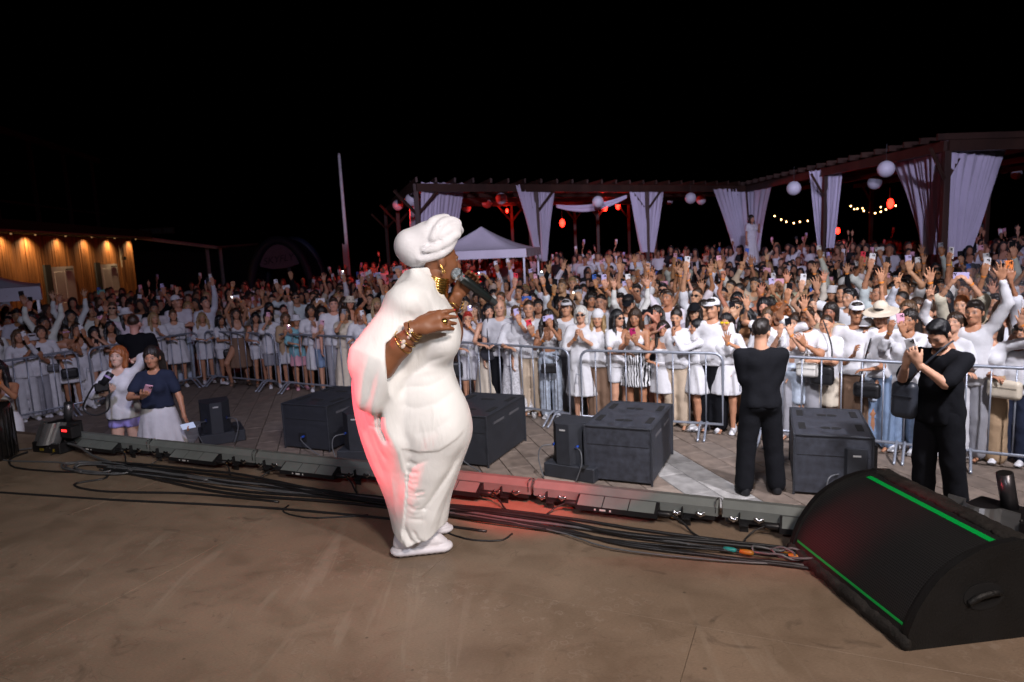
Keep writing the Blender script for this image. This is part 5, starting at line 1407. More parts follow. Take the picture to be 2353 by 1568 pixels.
# ------------------------------------------------------------------ the front row and the people just behind it, one by one
FEN = [(-10.2, 8.6), (-8.75, 9.95), (-7.6, 11.85), (-6.45, 13.95), (-4.56, 12.98), (-2.72, 11.95), (-.95, 10.78), (.80, 9.46), (2.69, 8.55), (4.55, 7.3), (6.3, 6.2), (8.0, 5.2)]
fa = np.array([math.atan2(x, yy) for x, yy in FEN]); fd = np.array([math.hypot(x, yy) for x, yy in FEN])
def fence_dist(x, yy): return float(np.interp(math.atan2(x, yy), fa, fd))
FOCUS = np.array([-.5, 3.4])
def face_to(loc, tgt=FOCUS): 
    d = np.array(tgt[:2]) - np.array(loc[:2]); return math.atan2(d[1], d[0]) + math.pi / 2
TAKEN = []
PH_N = [0]
def P(px, py, H, label, arms=('down', 'down'), sex='f', top='tee', bottom='pants', topc='white', botc='white', hair='long', hairc='dark', skin=0, phone_c=None, ph_label=None, land=False, turn=0.0,
      yaw=0.0, nod=0.0, tilt=0.0, hat=None, hatc='white', glasses=None, bands=None, shoes='white', girth=1.0, chub=0.0, mats=None, torch=False, feet=None, group="people in the front rows", screen=False, hidden_legs=False, rot=None, pos=None, **kw):
    p = gp(px, py, H) if pos is None else np.array(pos)
    if pos is None:                      # keep everyone behind the barrier, at the height that fits
        d_ = math.hypot(p[0], p[1]); m_ = fence_dist(p[0], p[1]) + .26
        if d_ < m_: H = CAM_Z - (CAM_Z - H) * m_ / d_; p = np.array([p[0] * m_ / d_, p[1] * m_ / d_, 0])
    rz = (face_to(p) if rot is None else rot) + turn
    if feet: kw['feet'] = feet
    A = archetype(mats, sex=sex, arms=arms, top=top, bottom=bottom, girth=girth, chub=chub, yaw=yaw, nod=nod, tilt=tilt, h=.034 if hidden_legs else .0255, hh=.0094 if not hidden_legs else .0105, **kw)
    if hidden_legs: botc = ['grey', 'denim', 'black', 'brown', 'beige'][int(px) % 5]  # darker trousers put the shade behind the front row into the colour
    look = dict(skin=SKINS[skin] if not hasattr(skin, '__len__') else skin, top=COLS[topc], bottom=COLS[botc], hair=hair, hairc=HAIRC[hairc], hat=hat, hatc=COLS.get(hatc, (.5, .5, .5)), glasses=glasses, bands=bands)
    if not hidden_legs: look['shoes'] = COLS[shoes]
    o = place_person(A, (p[0], p[1], 0), rz, H, label, look, group)
    TAKEN.append((p[0], p[1]))
    if phone_c:
        i = 1 if 'ph' in arms[1] or arms[1] == 'out' else 0
        M = phone_frame(A['hands'][i], land)
        if 'side' in arms[0] and 'side' in arms[1]:
            c = (np.array(A['hands'][0][0]) + np.array(A['hands'][1][0])) / 2 + np.array([0, -.02, .09]); M = Matrix.Translation(Vector(c)) @ Matrix.Rotation(math.pi, 4, 'Z') @ Matrix.Rotation(R(90), 4, 'Y')
        phone(world_of(o) @ M, phone_c, ph_label or f"{phone_c} phone held by the {label.split(',')[0].split(' in ')[0]}", torch, screen)
    return o
SG = (.012, .012, .014)
# --- from the frame's edge by the dark case towards the singer
P(40, 757, 1.64, "light haired woman filming at chest height by the frame's edge barrier", ('down', 'phface'), hair='long', hairc='light brown', phone_c='white', ph_label="pale phone with lens ring held by the light haired woman at the edge barrier", top='shirt', bottom='pants', botc='pale grey', skin=4, bands=[1])
P(72, 768, 1.62, "stout person in white tee and grey trousers filming with a dark phone", ('phface', 'phchest'), hair='short', hairc='brown', phone_c='black', ph_label="dark phone held low by the stout person in grey trousers", botc='grey', girth=1.22, skin=3, hat='bucket', hatc='pale grey')
P(92, 748, 1.68, "laughing short haired woman in printed white tee behind the stout person", hair='bob', hairc='brown', top='tee', bottom='pants', nod=-.15, skin=0)
P(148, 748, 1.68, "woman in mirrored sunglasses and white bandeau with black belt bag", ('rail', 'phchest'), top='bandeau', bottom='skirt_mini', hair='bun', hairc='dark', skin=3, glasses=(.55, .30, .45), bands=[1])
P(174, 742, 1.70, "woman with long hair holding a patterned phone before her face", ('phface', 'phface'), phone_c='white', ph_label="patterned white phone before a long haired woman's face, by mirrored sunglasses", hair='long', hairc='brown', top='tank', skin=3, bands=[0, 1])
P(214, 750, 1.66, "dark long haired woman in white looking down at her phone", ('phchest', 'mouth'), hair='long', hairc='black', nod=.25, phone_c='black', ph_label="black phone low in the hands of the dark haired woman in white", top='tank', bottom='mini_shorts', skin=2)
P(252, 738, 1.68, "dark haired woman with folded arms behind the redheaded photographer", ('fold', 'fold'), hair='wavy', hairc='black', top='tank', bottom='skirt_mini', skin=3)
P(352, 718, 1.66, "long blonde haired woman in white tee holding a clear bag", ('rail', 'chest'), hair='long', hairc='blonde', top='tee', bottom='shorts', yaw=.3, skin=0)
P(396, 711, 1.70, "woman in crisp white shirt and flared white skirt, hands on the barrier", ('rail', 'fold'), top='shirt', bottom='skirt_pleat', hair='pony', hairc='light brown', skin=0, hem=1.0)
P(463, 718, 1.67, "blonde woman in white shirt dress leaning on the back corner barrier", ('rail', 'rail'), top='shirt34', bottom='mini_shorts', hair='wavy', hairc='blonde', skin=4, hem=.58)
P(505, 724, 1.62, "dark haired woman half turned, holding a black bag over the barrier", ('rail', 'down'), top='tee', bottom='shorts', hair='long', hairc='black', turn=.7, skin=3)
P(541, 708, 1.72, "woman in white camisole and brown skirt filming with both hands", ('phsidehi', 'phsidehi'), top='cami', bottom='skirt_midi', botc='brown', hair='long', hairc='brown', phone_c='white', ph_label="bright phone held crosswise by the woman in the brown skirt", torch=True, skin=4, knee={0: (-.30, -.22, .55)}, feet=((-.22, .05), (.12, 0)), bands=[1], shoes='brown', hem=.98)
P(586, 718, 1.60, "small dark haired girl in white dress beside the brown skirt", ('rail', 'chest'), top='tank', bottom='shorts', hair='long', hairc='black', skin=1, shoes='brown')
P(616, 713, 1.62, "girl with black hair in loose white tee and grey shorts, phone raised", ('phface', 'down'), top='over', bottom='longshorts', botc='grey', hair='longback', hairc='black', phone_c='blush' if False else 'pink', ph_label="pale pink phone raised by the girl in loose white tee", skin=2)
P(655, 718, 1.58, "girl wrapped in a tan jacket holding a glowing phone", ('phchest', 'phchest'), top='over', topc='tan', bottom='skirt_mini', botc='pale grey', hair='long', hairc='light brown', phone_c='pink', ph_label="pink phone with torch lit held by the girl in tan", torch=True, skin=1, shoes='pink')
P(680, 724, 1.54, "girl in teal tee and pink skirt leaning over the barrier", ('rail', 'down'), top='over', topc='teal', bottom='skirt_puff', botc='pink', hair='longback', hairc='ginger', skin=0, shoes='pink', hat='bucket', hatc='white')
P(713, 699, 1.72, "woman in plain white dress beside the girl in teal", ('down', 'chest'), top='dresstee', bottom='skirt_pencil', hair='bob', hairc='dark', skin=3)
P(738, 703, 1.68, "woman with dark fringe in denim shorts looking at a pink phone", ('phchest', 'down'), top='tee', topc='blush', bottom='longshorts', botc='denim', hair='fringe', hairc='dark', nod=.3, phone_c='pink', ph_label="pink phone low in the hand of the woman in denim shorts", skin=2, girth=1.08, bands=[0])
P(765, 683, 1.80, "tall broad man with reddish face behind the denim shorts woman", sex='m', hair='short', hairc='brown', skin=(.55, .27, .19), girth=1.15, chub=1, hidden_legs=True)
P(791, 705, 1.68, "woman in cream draped dress holding a grey phone to her face", ('phface', 'rail'), top='dresstee', topc='cream', bottom='skirt_maxi', botc='cream', hair='longback', hairc='brown', phone_c='grey', ph_label="grey phone before the face of the woman in the cream dress", glasses=None, skin=0, bands=[0])
P(826, 708, 1.66, "woman beside the singer's back holding a phone and orange wristband", ('down', 'phface'), top='over', bottom='skirt_mini', hair='long', hairc='ginger', phone_c='white', ph_label="white phone just beside the singer's pink sleeve", skin=1, bands=[1])
# --- past the singer
P(1074, 716, 1.63, "person with bright red short hair in white tunic beside the singer", ('rail', 'mouth'), top='dresstee', bottom='longshorts', botc='pale grey', hair='short', hairc='red', skin=0, bands=[1], girth=1.05)
P(1122, 698, 1.72, "black haired woman in white plunging maxi dress by the round bag", ('rail', 'rail'), top='dress', bottom='skirt_maxi', topc='white', botc='cream', hair='longback', hairc='black', skin=2, yaw=.25, nod=-.1, bands=[0])
P(1147, 689, 1.76, "bald man behind the black haired woman in the maxi dress", sex='m', hair=None, topc='pale grey', skin=(.56, .30, .20), girth=1.1, hidden_legs=True)
P(1185, 702, 1.70, "person in wide white tee and lace skirt holding up a phone", ('rail', 'phface'), top='over', bottom='skirt_maxi', mats={'bottom': LACE}, hair='pony', hairc='light brown', phone_c='lilac', ph_label="lilac phone raised by the person in the lace skirt", skin=0, girth=1.18, bands=[1], yaw=.3)
P(1214, 690, 1.80, "man with cropped hair in white tee behind the lace skirt", ('down', 'phchest'), sex='m', hair='buzz', hairc='brown', phone_c='red', ph_label="phone with glowing red rim beside the lace skirt person", skin=4, hidden_legs=True, bands=[1], screen=True)
P(1259, 711, 1.66, "woman in white tank and ripped light jeans filming crosswise", ('chest', 'phface'), top='crop', bottom='flare', botc='light denim', mats={'bottom': DENIM}, hair='wavy', hairc='dark', phone_c='lilac', land=True, ph_label="pale phone held crosswise hiding the jeans woman's eyes", skin=3, bands=[0])
P(1334, 703, 1.70, "woman with short white hair and dark sunglasses in white tee dress", ('chest', 'chest'), top='over', bottom='skirt_midi', hair='bob', hairc='white', glasses=SG, skin=2, bands=[0])
P(1373, 713, 1.66, "older woman in white beanie behind the short white haired woman", hair='long', hairc='blonde', hat='beanie', skin=0, hidden_legs=True)
P(1420, 711, 1.66, "laughing black haired woman in sunglasses stretching an arm along the rail", ('rail', 'out'), top='tee', bottom='shorts', hair='long', hairc='black', glasses=SG, phone_c='blush' if False else 'pink', ph_label="pale pink phone held out sideways over the zebra skirt", skin=2, turn=.8, land=True)
P(1444, 677, 1.78, "man in black cap looking down behind the laughing woman", sex='m', hair='short', hairc='dark', hat='cap', hatc='black', nod=.35, skin=4, hidden_legs=True)
P(1459, 708, 1.68, "woman in white strappy top and zebra print skirt with magenta phone", ('phchest', 'phchest'), top='cami', bottom='skirt_mini', mats={'bottom': ZEBRA}, hair='long', hairc='brown', phone_c='magenta', ph_label="magenta phone held at the waist by the zebra skirt woman", skin=3, nod=.2, bands=[0])
P(1523, 737, 1.62, "woman with flower choker in white off-shoulder romper gripping the rail", ('rail', 'down'), top='bandeau', bottom='skirt_puff', hair='long', hairc='dark', skin=1, hem=.95, sleeve=0)
P(1554, 708, 1.68, "dark haired woman with closed eyes behind the romper woman", hair='bun', hairc='dark', top='tee', skin=0, nod=.15, hidden_legs=True)
P(1600, 733, 1.66, "black haired woman in profile, long white dress with trailing sleeve", ('chest', 'phface'), top='longtee', bottom='skirt_mini', hair='longback', hairc='black', phone_c='black', ph_label="black phone before the black haired woman in profile", skin=1, turn=-1.1)
P(1637, 686, 1.78, "man in white cap with sunglasses on top and plain white tee", sex='m', top='tee', hair='short', hairc='dark', hat='cap', hatc='white', skin=4, yaw=-.2, hidden_legs=True)
P(1668, 720, 1.68, "woman in yellow sports glasses and white blouse raising a palm", ('hip', 'wave'), top='half', bottom='skirt_puff', hair='longback', hairc='black', glasses=(.75, .50, .02), skin=1, bands=[1], custom={1: ((.10, -.34, 1.34), (1, .1, -.8), 'open', (.1, -.15, 1), (-.1, -1, 0))})
P(1766, 706, 1.70, "light brown haired woman in white blouse behind the guard's shoulder", hair='longback', hairc='light brown', top='half', skin=0, hidden_legs=True)
P(1824, 721, 1.68, "woman in dark headband, white tank and long denim shorts filming", ('phface', 'phface'), top='crop', bottom='longshorts', botc='light denim', mats={'bottom': DENIM}, hair='bun', hairc='brown', phone_c='black', ph_label="black phone in both hands of the denim shorts woman past the guard", skin=2, bands=[1], girth=1.05)
P(1898, 724, 1.74, "balding bearded man in white tee with folded hands on the rail", ('fold', 'fold'), sex='m', top='tee', bottom='longshorts', botc='cream', hair='buzz', hairc='brown', skin=0, girth=1.08, chub=1)
P(1992, 733, 1.66, "wavy blonde woman in grey and white cap holding a toy fan", ('chest', 'rail'), top='crop', bottom='shorts', botc='light denim', mats={'bottom': DENIM}, hair='wavy', hairc='blonde', hat='cap', hatc='pale grey', skin=3)
P(2026, 700, 1.78, "moustached man in wide sun hat with leopard band", sex='m', hair='short', hairc='dark', hat='straw', hatc='cream', skin=1, nod=.25, hidden_legs=True)
P(2090, 710, 1.70, "dark haired woman in white top and ripped blue jeans with pink phone", ('phface', 'phface'), top='shirt', bottom='jeans', botc='denim', mats={'bottom': DENIM}, hair='longback', hairc='dark', phone_c='pink', ph_label="pink phone held high in front of the ripped blue jeans woman's face", skin=3, girth=1.05, bands=[0], sleeve=1.5)
P(2131, 692, 1.74, "smiling woman with pulled back hair behind the pink phone woman", hair='bun', hairc='brown', top='tank', skin=2, hidden_legs=True)
P(2193, 717, 1.70, "woman with lifted chin in open white shirt, one hand raised", ('point', 'rail'), top='shirt', bottom='wide', botc='white', hair='longback', hairc='brown', nod=-.2, skin=2)
P(2240, 690, 1.78, "man reaching a sleeved arm over his head in thin smoke", ('down', 'high'), sex='m', top='shirt', hair='short', hairc='dark', skin=1, hidden_legs=True)
P(2282, 733, 1.68, "woman in tied white shirt and brown trousers waving beside a cream bag", ('rail', 'wave'), top='half', bottom='wide', botc='tan', hair='bob', hairc='dark', skin=2, bands=[1], hem=1.0)
P(2345, 745, 1.72, "person in white at the frame's edge past the brown trousers woman", ('rail', 'phhi'), sex='m', top='tee', bottom='pants', botc='navy', hair='short', hairc='dark', phone_c='white', ph_label="pale phone raised at the frame's edge past the brown trousers", skin=1)
# people a little deeper that stand out
P(1462, 652, 1.80, "man in sunglasses with both bare arms thrown high", ('high', 'fisthi'), sex='m', hair='short', hairc='dark', glasses=SG, skin=4, bands=[1], hidden_legs=True)
P(1207, 668, 1.76, "man looking up beneath raised arms with a red phone", ('phhi', 'mouth'), sex='m', hair='short', hairc='brown', phone_c='red', ph_label="bright red phone held highest near the microphone", nod=-.35, skin=(.56, .28, .20), hidden_legs=True, bands=[0])
P(1935, 655, 1.76, "bearded man in front of a bright yellow hooded head", sex='m', hair='buzz', hairc='brown', skin=0, hidden_legs=True)
P(1938, 640, 1.74, "person in a bright yellow hooded scarf and sunglasses", hair='longback', hairc='blonde', hat='beanie', hatc='yellow', glasses=SG, skin=0, hidden_legs=True)
P(1968, 694, 1.76, "man in white and black cap with sunglasses on its brim", sex='m', hair='short', hairc='dark', hat='cap', hatc='white', skin=3, yaw=.4, hidden_legs=True)
P(2085, 690, 1.72, "shouting person with both open palms raised high, orange wristband", ('high', 'high'), hair='bob', hairc='light brown', skin=0, bands=[0, 1], nod=-.2, hidden_legs=True)
P(1262, 655, 1.72, "person in white bucket hat and sunglasses below the curtains", ('chest', 'down'), sex='m', hair='short', hairc='dark', hat='bucket', hatc='white', glasses=SG, skin=0, hidden_legs=True)
P(1790, 700, 1.72, "woman with big curly reddish hair waving both hands", ('wave', 'wave'), hair='curly', hairc='ginger', skin=4, bands=[1], hidden_legs=True)
P(1300, 690, 1.72, "man in light cap looking up with a knowing half smile", sex='m', hair='short', hairc='dark', hat='cap', hatc='pale grey', skin=0, nod=-.1, hidden_legs=True)
P(1855, 705, 1.72, "man holding a patterned dark phone high beside the balding man", ('phhi', 'chest'), sex='m', hair='short', hairc='brown', phone_c='black', ph_label="patterned dark phone held above the balding man's head", skin=3, bands=[0], hidden_legs=True)

up_w = P(0, 0, 1.68, "woman in white dress standing raised above the crowd before the corner curtain", ('down', 'chest'), top='dresstee', bottom='skirt_maxi', hair='long', hairc='dark', skin=1, pos=(at(1727, 520, 23)[0], 23.0), rot=.5, group="people standing in the crowd")
up_w.location.z = at(1727, 494, 23)[2] - 1.68
# ------------------------------------------------------------------ the crowd behind
r5 = random.Random(11)
F_ARMS = [('down', 'phhi'), ('phhi', 'chest'), ('phface', 'phface'), ('phside', 'phside'), ('high', 'high'), ('wave', 'down'), ('chest', 'chest'), ('fold', 'fold'), ('phtop', 'down'), ('phsidehi', 'phsidehi'), ('point', 'down'), ('down', 'down'), ('down', 'high'), ('mouth', 'down'), ('down', 'phtop'), ('fisthi', 'wave')]
ARCH = []
for k, a in enumerate(F_ARMS):
    for sx in ('f', 'm'):
        if sx == 'm' and k in (6, 13, 15): continue
        tp_ = (['tank', 'tee', 'shirt', 'crop', 'half', 'cami'] if sx == 'f' else ['tee', 'tee', 'half', 'shirt'])[(k * 5 + (sx == 'm')) % (6 if sx == 'f' else 4)]
        ARCH.append((sx, a, tp_, archetype(None, sex=sx, arms=a, top=tp_, bottom='pants' if sx == 'm' else ('skirt_mini' if k % 2 else 'jeans'), yaw=r5.uniform(-.25, .25), nod=r5.uniform(-.25, .08), tilt=r5.uniform(-.12, .12), girth=r5.choice((.95, 1.0, 1.0, 1.1)), h=.033, hh=.0115)))
AW = [{('high', 'high'): .5, ('down', 'down'): 2.0, ('chest', 'chest'): 1.5, ('fold', 'fold'): 1.2, ('down', 'phhi'): 1.6, ('phhi', 'chest'): 1.6, ('down', 'high'): 1.5, ('fisthi', 'wave'): .5, ('mouth', 'down'): 1.5}.get(a[1], 1.0) for a in ARCH]
def in_deck(p):
    v = np.array([p[0], p[1], 0]) - np.array([P1[0], P1[1], 0]); a = v @ wA; b = v @ nA
    if -.2 < a < np.linalg.norm((P2 - P1)[:2]) and b > -.2: return True
    line_x = P2[0] + (P3[0] - P2[0]) * (P2[1] - p[1]) / (P2[1] - P3[1])
    return p[0] > line_x - .2 and p[1] > P3[1] - .3
cand = []
row = 0
for D_ in np.arange(6.5, 31, .50):
    step = .53 if D_ < 15 else .66
    n_ = int(1.45 * D_ / step)
    for k in range(n_):
        th = -.72 + 1.45 * (k + (row % 2) * .5 + r5.uniform(-.28, .28)) / n_
        dd = D_ + r5.uniform(-.2, .2)
        if D_ > 17 and r5.random() < .26: continue
        x, yy = dd * math.sin(th), dd * math.cos(th)
        if dd < fence_dist(x, yy) + .45: continue
        sx_ = W0 / 2 + FPX * math.tan(th)
        if sx_ < -60 or sx_ > W0 + 60: continue
        if th < -.55 and dd > 20: continue
        if 960 < sx_ < 1030 and dd < 13: continue
        if x < -15.8 and yy > 18: continue
        lim = 27 if th < -.15 else 30
        if dd > lim: continue
        z = DZ if in_deck((x, yy)) else 0.0
        if z > 0 and r5.random() < .35: continue
        if -2.2 < x < 1.4 and 17.9 < yy < 21.2 and r5.random() < .6: continue
        cand.append((dd, x, yy, z, th))
    row += 1
acc = []
for c in cand:
    if any((c[1] - t[0]) ** 2 + (c[2] - t[1]) ** 2 < .155 for t in TAKEN): continue
    acc.append(c); TAKEN.append((c[1], c[2]))
acc.sort(key=lambda c: c[0])
N_FRONT = sum(1 for o in bpy.data.objects if o.get('category') == 'person')
N_IND = 292 - N_FRONT
PLACES = [(-200, 110, "by the cut-off gazebo"), (110, 220, "below the hall's first door"), (220, 330, "below the hall's second door"), (330, 480, "below the white fascia"), (480, 590, "below the veranda posts"), (590, 700, "below the blue arch"), (700, 830, "below the flagpole"), (830, 960, "behind the singer's back"),
          (960, 1130, "behind the microphone"), (1130, 1215, "below the gazebo"), (1215, 1300, "below the curtains past the gazebo"), (1300, 1430, "below the slung drape"), (1430, 1540, "below the middle curtains"), (1540, 1640, "below the paired lanterns"), (1640, 1780, "below the inner corner curtains"),
          (1780, 1860, "below the lone lantern"), (1860, 1940, "below the tall curtains"), (1940, 2050, "below the string lights"), (2050, 2180, "below the largest curtain"), (2180, 2320, "below the slanting curtain"), (2320, 2500, "by the frame's far edge")]
def place_of(px):
    for a, b, s in PLACES:
        if a <= px < b: return s
    return "in the crowd"
TOPW = {'tank': 'tank top', 'tee': 'tee', 'shirt': 'shirt', 'crop': 'cropped top', 'half': 'blouse', 'cami': 'strappy top'}
ACT = {('high', 'high'): "both arms high", ('wave', 'down'): "waving", ('chest', 'chest'): "clapping", ('fold', 'fold'): "arms folded", ('point', 'down'): "pointing up", ('down', 'down'): "arms down", ('down', 'high'): "one palm high", ('mouth', 'down'): "hand at mouth", ('fisthi', 'wave'): "fist and palm up"}
SEEN = {}
ROWN = ["just behind the front row", "few rows back", "mid crowd", "deep in the crowd"]
for (dd, x, yy, z, th) in acc[:N_IND]:
    px = W0 / 2 + FPX * math.tan(th)
    over = dd - fence_dist(x, yy)
    sx, arms, tp_, A = r5.choices(ARCH, AW)[0]
    if over < 1.6 and sx == 'm' and r5.random() < .3: sx, arms, tp_, A = ARCH[r5.randrange(len(ARCH))]
    H = r5.gauss(1.68, .045) if sx == 'f' else r5.gauss(1.77, .05)
    hair = r5.choice(['long', 'longback', 'wavy', 'bob', 'bun', 'pony', 'fringe', 'long']) if sx == 'f' else r5.choice(['short', 'short', 'buzz', 'short'])
    hc = r5.choices(['dark', 'black', 'brown', 'blonde', 'light brown', 'ginger'], [8, 7, 4, 1.6, 1.6, .4])[0]
    tc = r5.choices(['white', 'white', 'cream', 'pale grey', 'black', 'beige'], [6, 4, 1.4, 1.2, 2.4, .8])[0]
    look = dict(skin=[c * r5.uniform(.9, 1.08) for c in r5.choice(SKINS)], top=[c * r5.uniform(.86, 1.03) for c in COLS[tc]], bottom=COLS[r5.choice(['pale grey', 'grey', 'denim', 'light denim', 'brown', 'black', 'black'])], hair=hair, hairc=HAIRC[hc], bands=[i for i in (0, 1) if arms[i] not in ('down', 'fold', 'chest') and r5.random() < .75])
    hatw = ''
    if r5.random() < .07: look['hat'] = r5.choice(['cap', 'bucket', 'cap']); wc = r5.choice(['white', 'black', 'cream']); look['hatc'] = COLS[wc]; hatw = f"{wc} {'cap' if look['hat'] == 'cap' else 'bucket hat'}"
    elif r5.random() < .10: look['glasses'] = SG; hatw = "sunglasses"
    ph = any('ph' in a for a in arms); pc = r5.choices(['white', 'black', 'pink', 'lilac', 'grey', 'blue', 'yellow', 'red', 'teal', 'orange'], [7, 5, 3, 3, 3, 1.5, .5, .6, .5, .3])[0]
    hw = {'long': 'long', 'longback': 'long', 'wavy': 'wavy', 'bob': 'bobbed', 'bun': 'tied', 'pony': 'ponytailed', 'fringe': 'fringed', 'short': 'short', 'buzz': 'cropped'}[hair]
    who = 'woman' if sx == 'f' else 'man'
    act = f"with {pc} phone" if ph else ACT[arms]
    base = f"{hw} {hc} haired {who} in {tc} {TOPW[tp_]}{' and ' + hatw if hatw else ''} {act}"
    rw = ROWN[0 if over < 1.3 else 1 if over < 2.6 else 2 if over < 4.5 else 3]
    label = f"{base} {place_of(px)}"
    if len(label.split()) > 16: label = f"{hw} {hc} haired {who} {'in ' + hatw if hatw else ''} {act} {place_of(px)}".replace('  ', ' ')
    if label in SEEN: label2 = f"{hw} {hc} haired {who} {act} {rw} {place_of(px)}"; label = label2 if len(label2.split()) <= 16 else label
    if label in SEEN:
        label2 = f"{hw} {hc} haired {who} in {tc} {TOPW[tp_]} {rw} {place_of(px)}"; label = label2 if len(label2.split()) <= 16 and label2 not in SEEN else label
    if len(label.split()) > 16: label = f"{hw} {hc} haired {who} {act} {rw} {place_of(px)}"
    if len(label.split()) > 16: label = f"{hc} haired {who} {act} {rw} {place_of(px)}"
    SEEN[label] = SEEN.get(label, 0) + 1
    o = place_person(A, (x, yy, z), face_to((x, yy)) + r5.uniform(-.3, .3), H, label, look, "people standing in the crowd")
    if ph:
        i = 1 if 'ph' in arms[1] else 0
        M = phone_frame(A['hands'][i], r5.random() < .18)
        if 'side' in arms[0]:
            c_ = (np.array(A['hands'][0][0]) + np.array(A['hands'][1][0])) / 2 + np.array([0, -.02, .09]); M = Matrix.Translation(Vector(c_)) @ Matrix.Rotation(math.pi, 4, 'Z') @ Matrix.Rotation(R(90), 4, 'Y')
        tl = r5.random() < (.16 if th < -.05 else .05)
        pl = f"{pc} phone{' with torch lit' if tl else ''} of the {hw} {hc} haired {who} {place_of(px)}"
        if pl in SEEN or len(pl.split()) > 16: pl = f"{pc} phone of the {hc} haired {who} {rw} {place_of(px)}"
        if pl in SEEN or len(pl.split()) > 16: pl = f"{pc} phone near a {tc} {TOPW[tp_]} {rw} {place_of(px)}"
        if len(pl.split()) > 16: pl = f"{pc} phone {rw} {place_of(px)}"
        SEEN[pl] = 1
        phone(world_of(o) @ M, pc, pl, tl)
# ---- the rest of the audience, seen only as a mass
def low_figure(sx, arms, top):
    B = build_human(sex=sx, arms=arms, top=top, bottom='pants', h=.066, hh=.029, yaw=r5.uniform(-.4, .4), nod=r5.uniform(-.2, .1))
    hv, hf = hair_shape('long' if sx == 'f' else 'short', .034)
    Mn = np.array(B['head']); hv = hv @ Mn[:3, :3].T + Mn[:3, 3]
    parts = []
    V, F, Cc = B['V'], B['F'], B['C']
    cc_ = V[F].mean(1); keep = (cc_[:, 2] > 1.28) | ((np.abs(cc_[:, 0]) > .2) & (cc_[:, 2] > .9)) | ((cc_[:, 1] < -.17) & (cc_[:, 2] > .95)); parts.append((V, F[keep], 0, Cc))
    for i in (0, 1):
        if 'ph' in arms[i]:
            bx = MB().box((0, 0, 0), (.085, .02, .17)); Mp = np.array(phone_frame(B['hands'][i])); vv = np.array(bx.V) @ Mp[:3, :3].T + Mp[:3, 3]; parts.append((vv, np.array(bx.F), 3, None)); break
    tv, tf = B['cloth']['top']; tf = tf[tv[tf].mean(1)[:, 2] > .98]; parts.append((tv, tf, 1, None)); parts.append((hv, hf, 2, None))
    allV = []; allF = []; ids = []; feats = []; n0 = 0
    for v, f_, i, cc in parts:
        used = np.unique(f_); mp = np.full(len(v), -1); mp[used] = np.arange(len(used))
        allV.append(v[used]); allF.append(mp[f_] + n0); ids.append(np.full(len(used), i)); feats.append(cc[used] if cc is not None else np.zeros((len(used), 4))); n0 += len(used)
    return np.concatenate(allV), np.concatenate(allF), np.concatenate(ids), np.concatenate(feats)
LOW = [low_figure(s, a, t) for s, a, t in (('f', ('down', 'phhi'), 'tee'), ('f', ('chest', 'chest'), 'tank'), ('m', ('down', 'down'), 'tee'), ('m', ('phtop', 'down'), 'tee'), ('f', ('wave', 'down'), 'tee'), ('m', ('down', 'fold'), 'tee'), ('f', ('down', 'down'), 'tee'), ('f', ('down', 'high'), 'tank'), ('f', ('down', 'down'), 'tank'), ('f', ('phface', 'phface'), 'tee'), ('m', ('down', 'down'), 'tee'))]
far = acc[N_IND:]
print("individuals", N_FRONT, N_IND, "far", len(far), "low faces", [len(l[1]) for l in LOW])
bV = []; bF = []; bC = []; n0 = 0
for (dd, x, yy, z, th) in far:
    V, F, ids, ft = LOW[r5.choices(range(len(LOW)), [.6, 2, 2, .35, .5, 1.2, 2, .4, 2, 1, 2])[0]]
    s = r5.gauss(1.0, .03); a = face_to((x, yy)) + r5.uniform(-.4, .4); ca, sa = math.cos(a), math.sin(a)
    W_ = np.stack([(V[:, 0] * ca - V[:, 1] * sa) * s + x, (V[:, 0] * sa + V[:, 1] * ca) * s + yy, V[:, 2] * s + z], 1)
    sk = np.array(r5.choice(SKINS)) * r5.uniform(.85, 1.05); tp = np.array(COLS[r5.choices(['white', 'cream', 'pale grey', 'black', 'beige'], [7, 1, 1.4, 4, .6])[0]]); hr = np.array(HAIRC[r5.choices(['dark', 'black', 'brown', 'blonde', 'light brown'], [7, 7, 3, 1, 1])[0]])
    pcol = np.array(PHC[r5.choices(['white', 'black', 'pink', 'lilac', 'blue'], [6, 2, 2, 2, 1])[0]])
    C_ = np.ones((len(V), 4)); C_[:, :3] = np.where((ids == 0)[:, None], sk, np.where((ids == 1)[:, None], tp, np.where((ids == 3)[:, None], pcol, hr)))
    dk = ft[:, 1:2]; C_[:, :3] = C_[:, :3] * (1 - dk * .8)
    bV.append(W_); bF.append(F + n0); bC.append(C_); n0 += len(V)
if bV:
    m, t, b = nodes_of("crowd_mass"); an_ = t.nodes.new("ShaderNodeAttribute"); an_.attribute_name = "col"; t.links.new(an_.outputs['Color'], b.inputs['Base Color']); b.inputs['Roughness'].default_value = .75
    me_ = mesh_np("crowd", np.concatenate(bV), np.concatenate(bF), m, True)
    at__ = me_.attributes.new("col", 'FLOAT_COLOR', 'POINT'); at__.data.foreach_set("color", np.concatenate(bC).astype(np.float32).ravel())
    o = obj("crowd", me_); tag(o, "dense far crowd in white filling the plaza to the pergola", None, None, 'stuff')
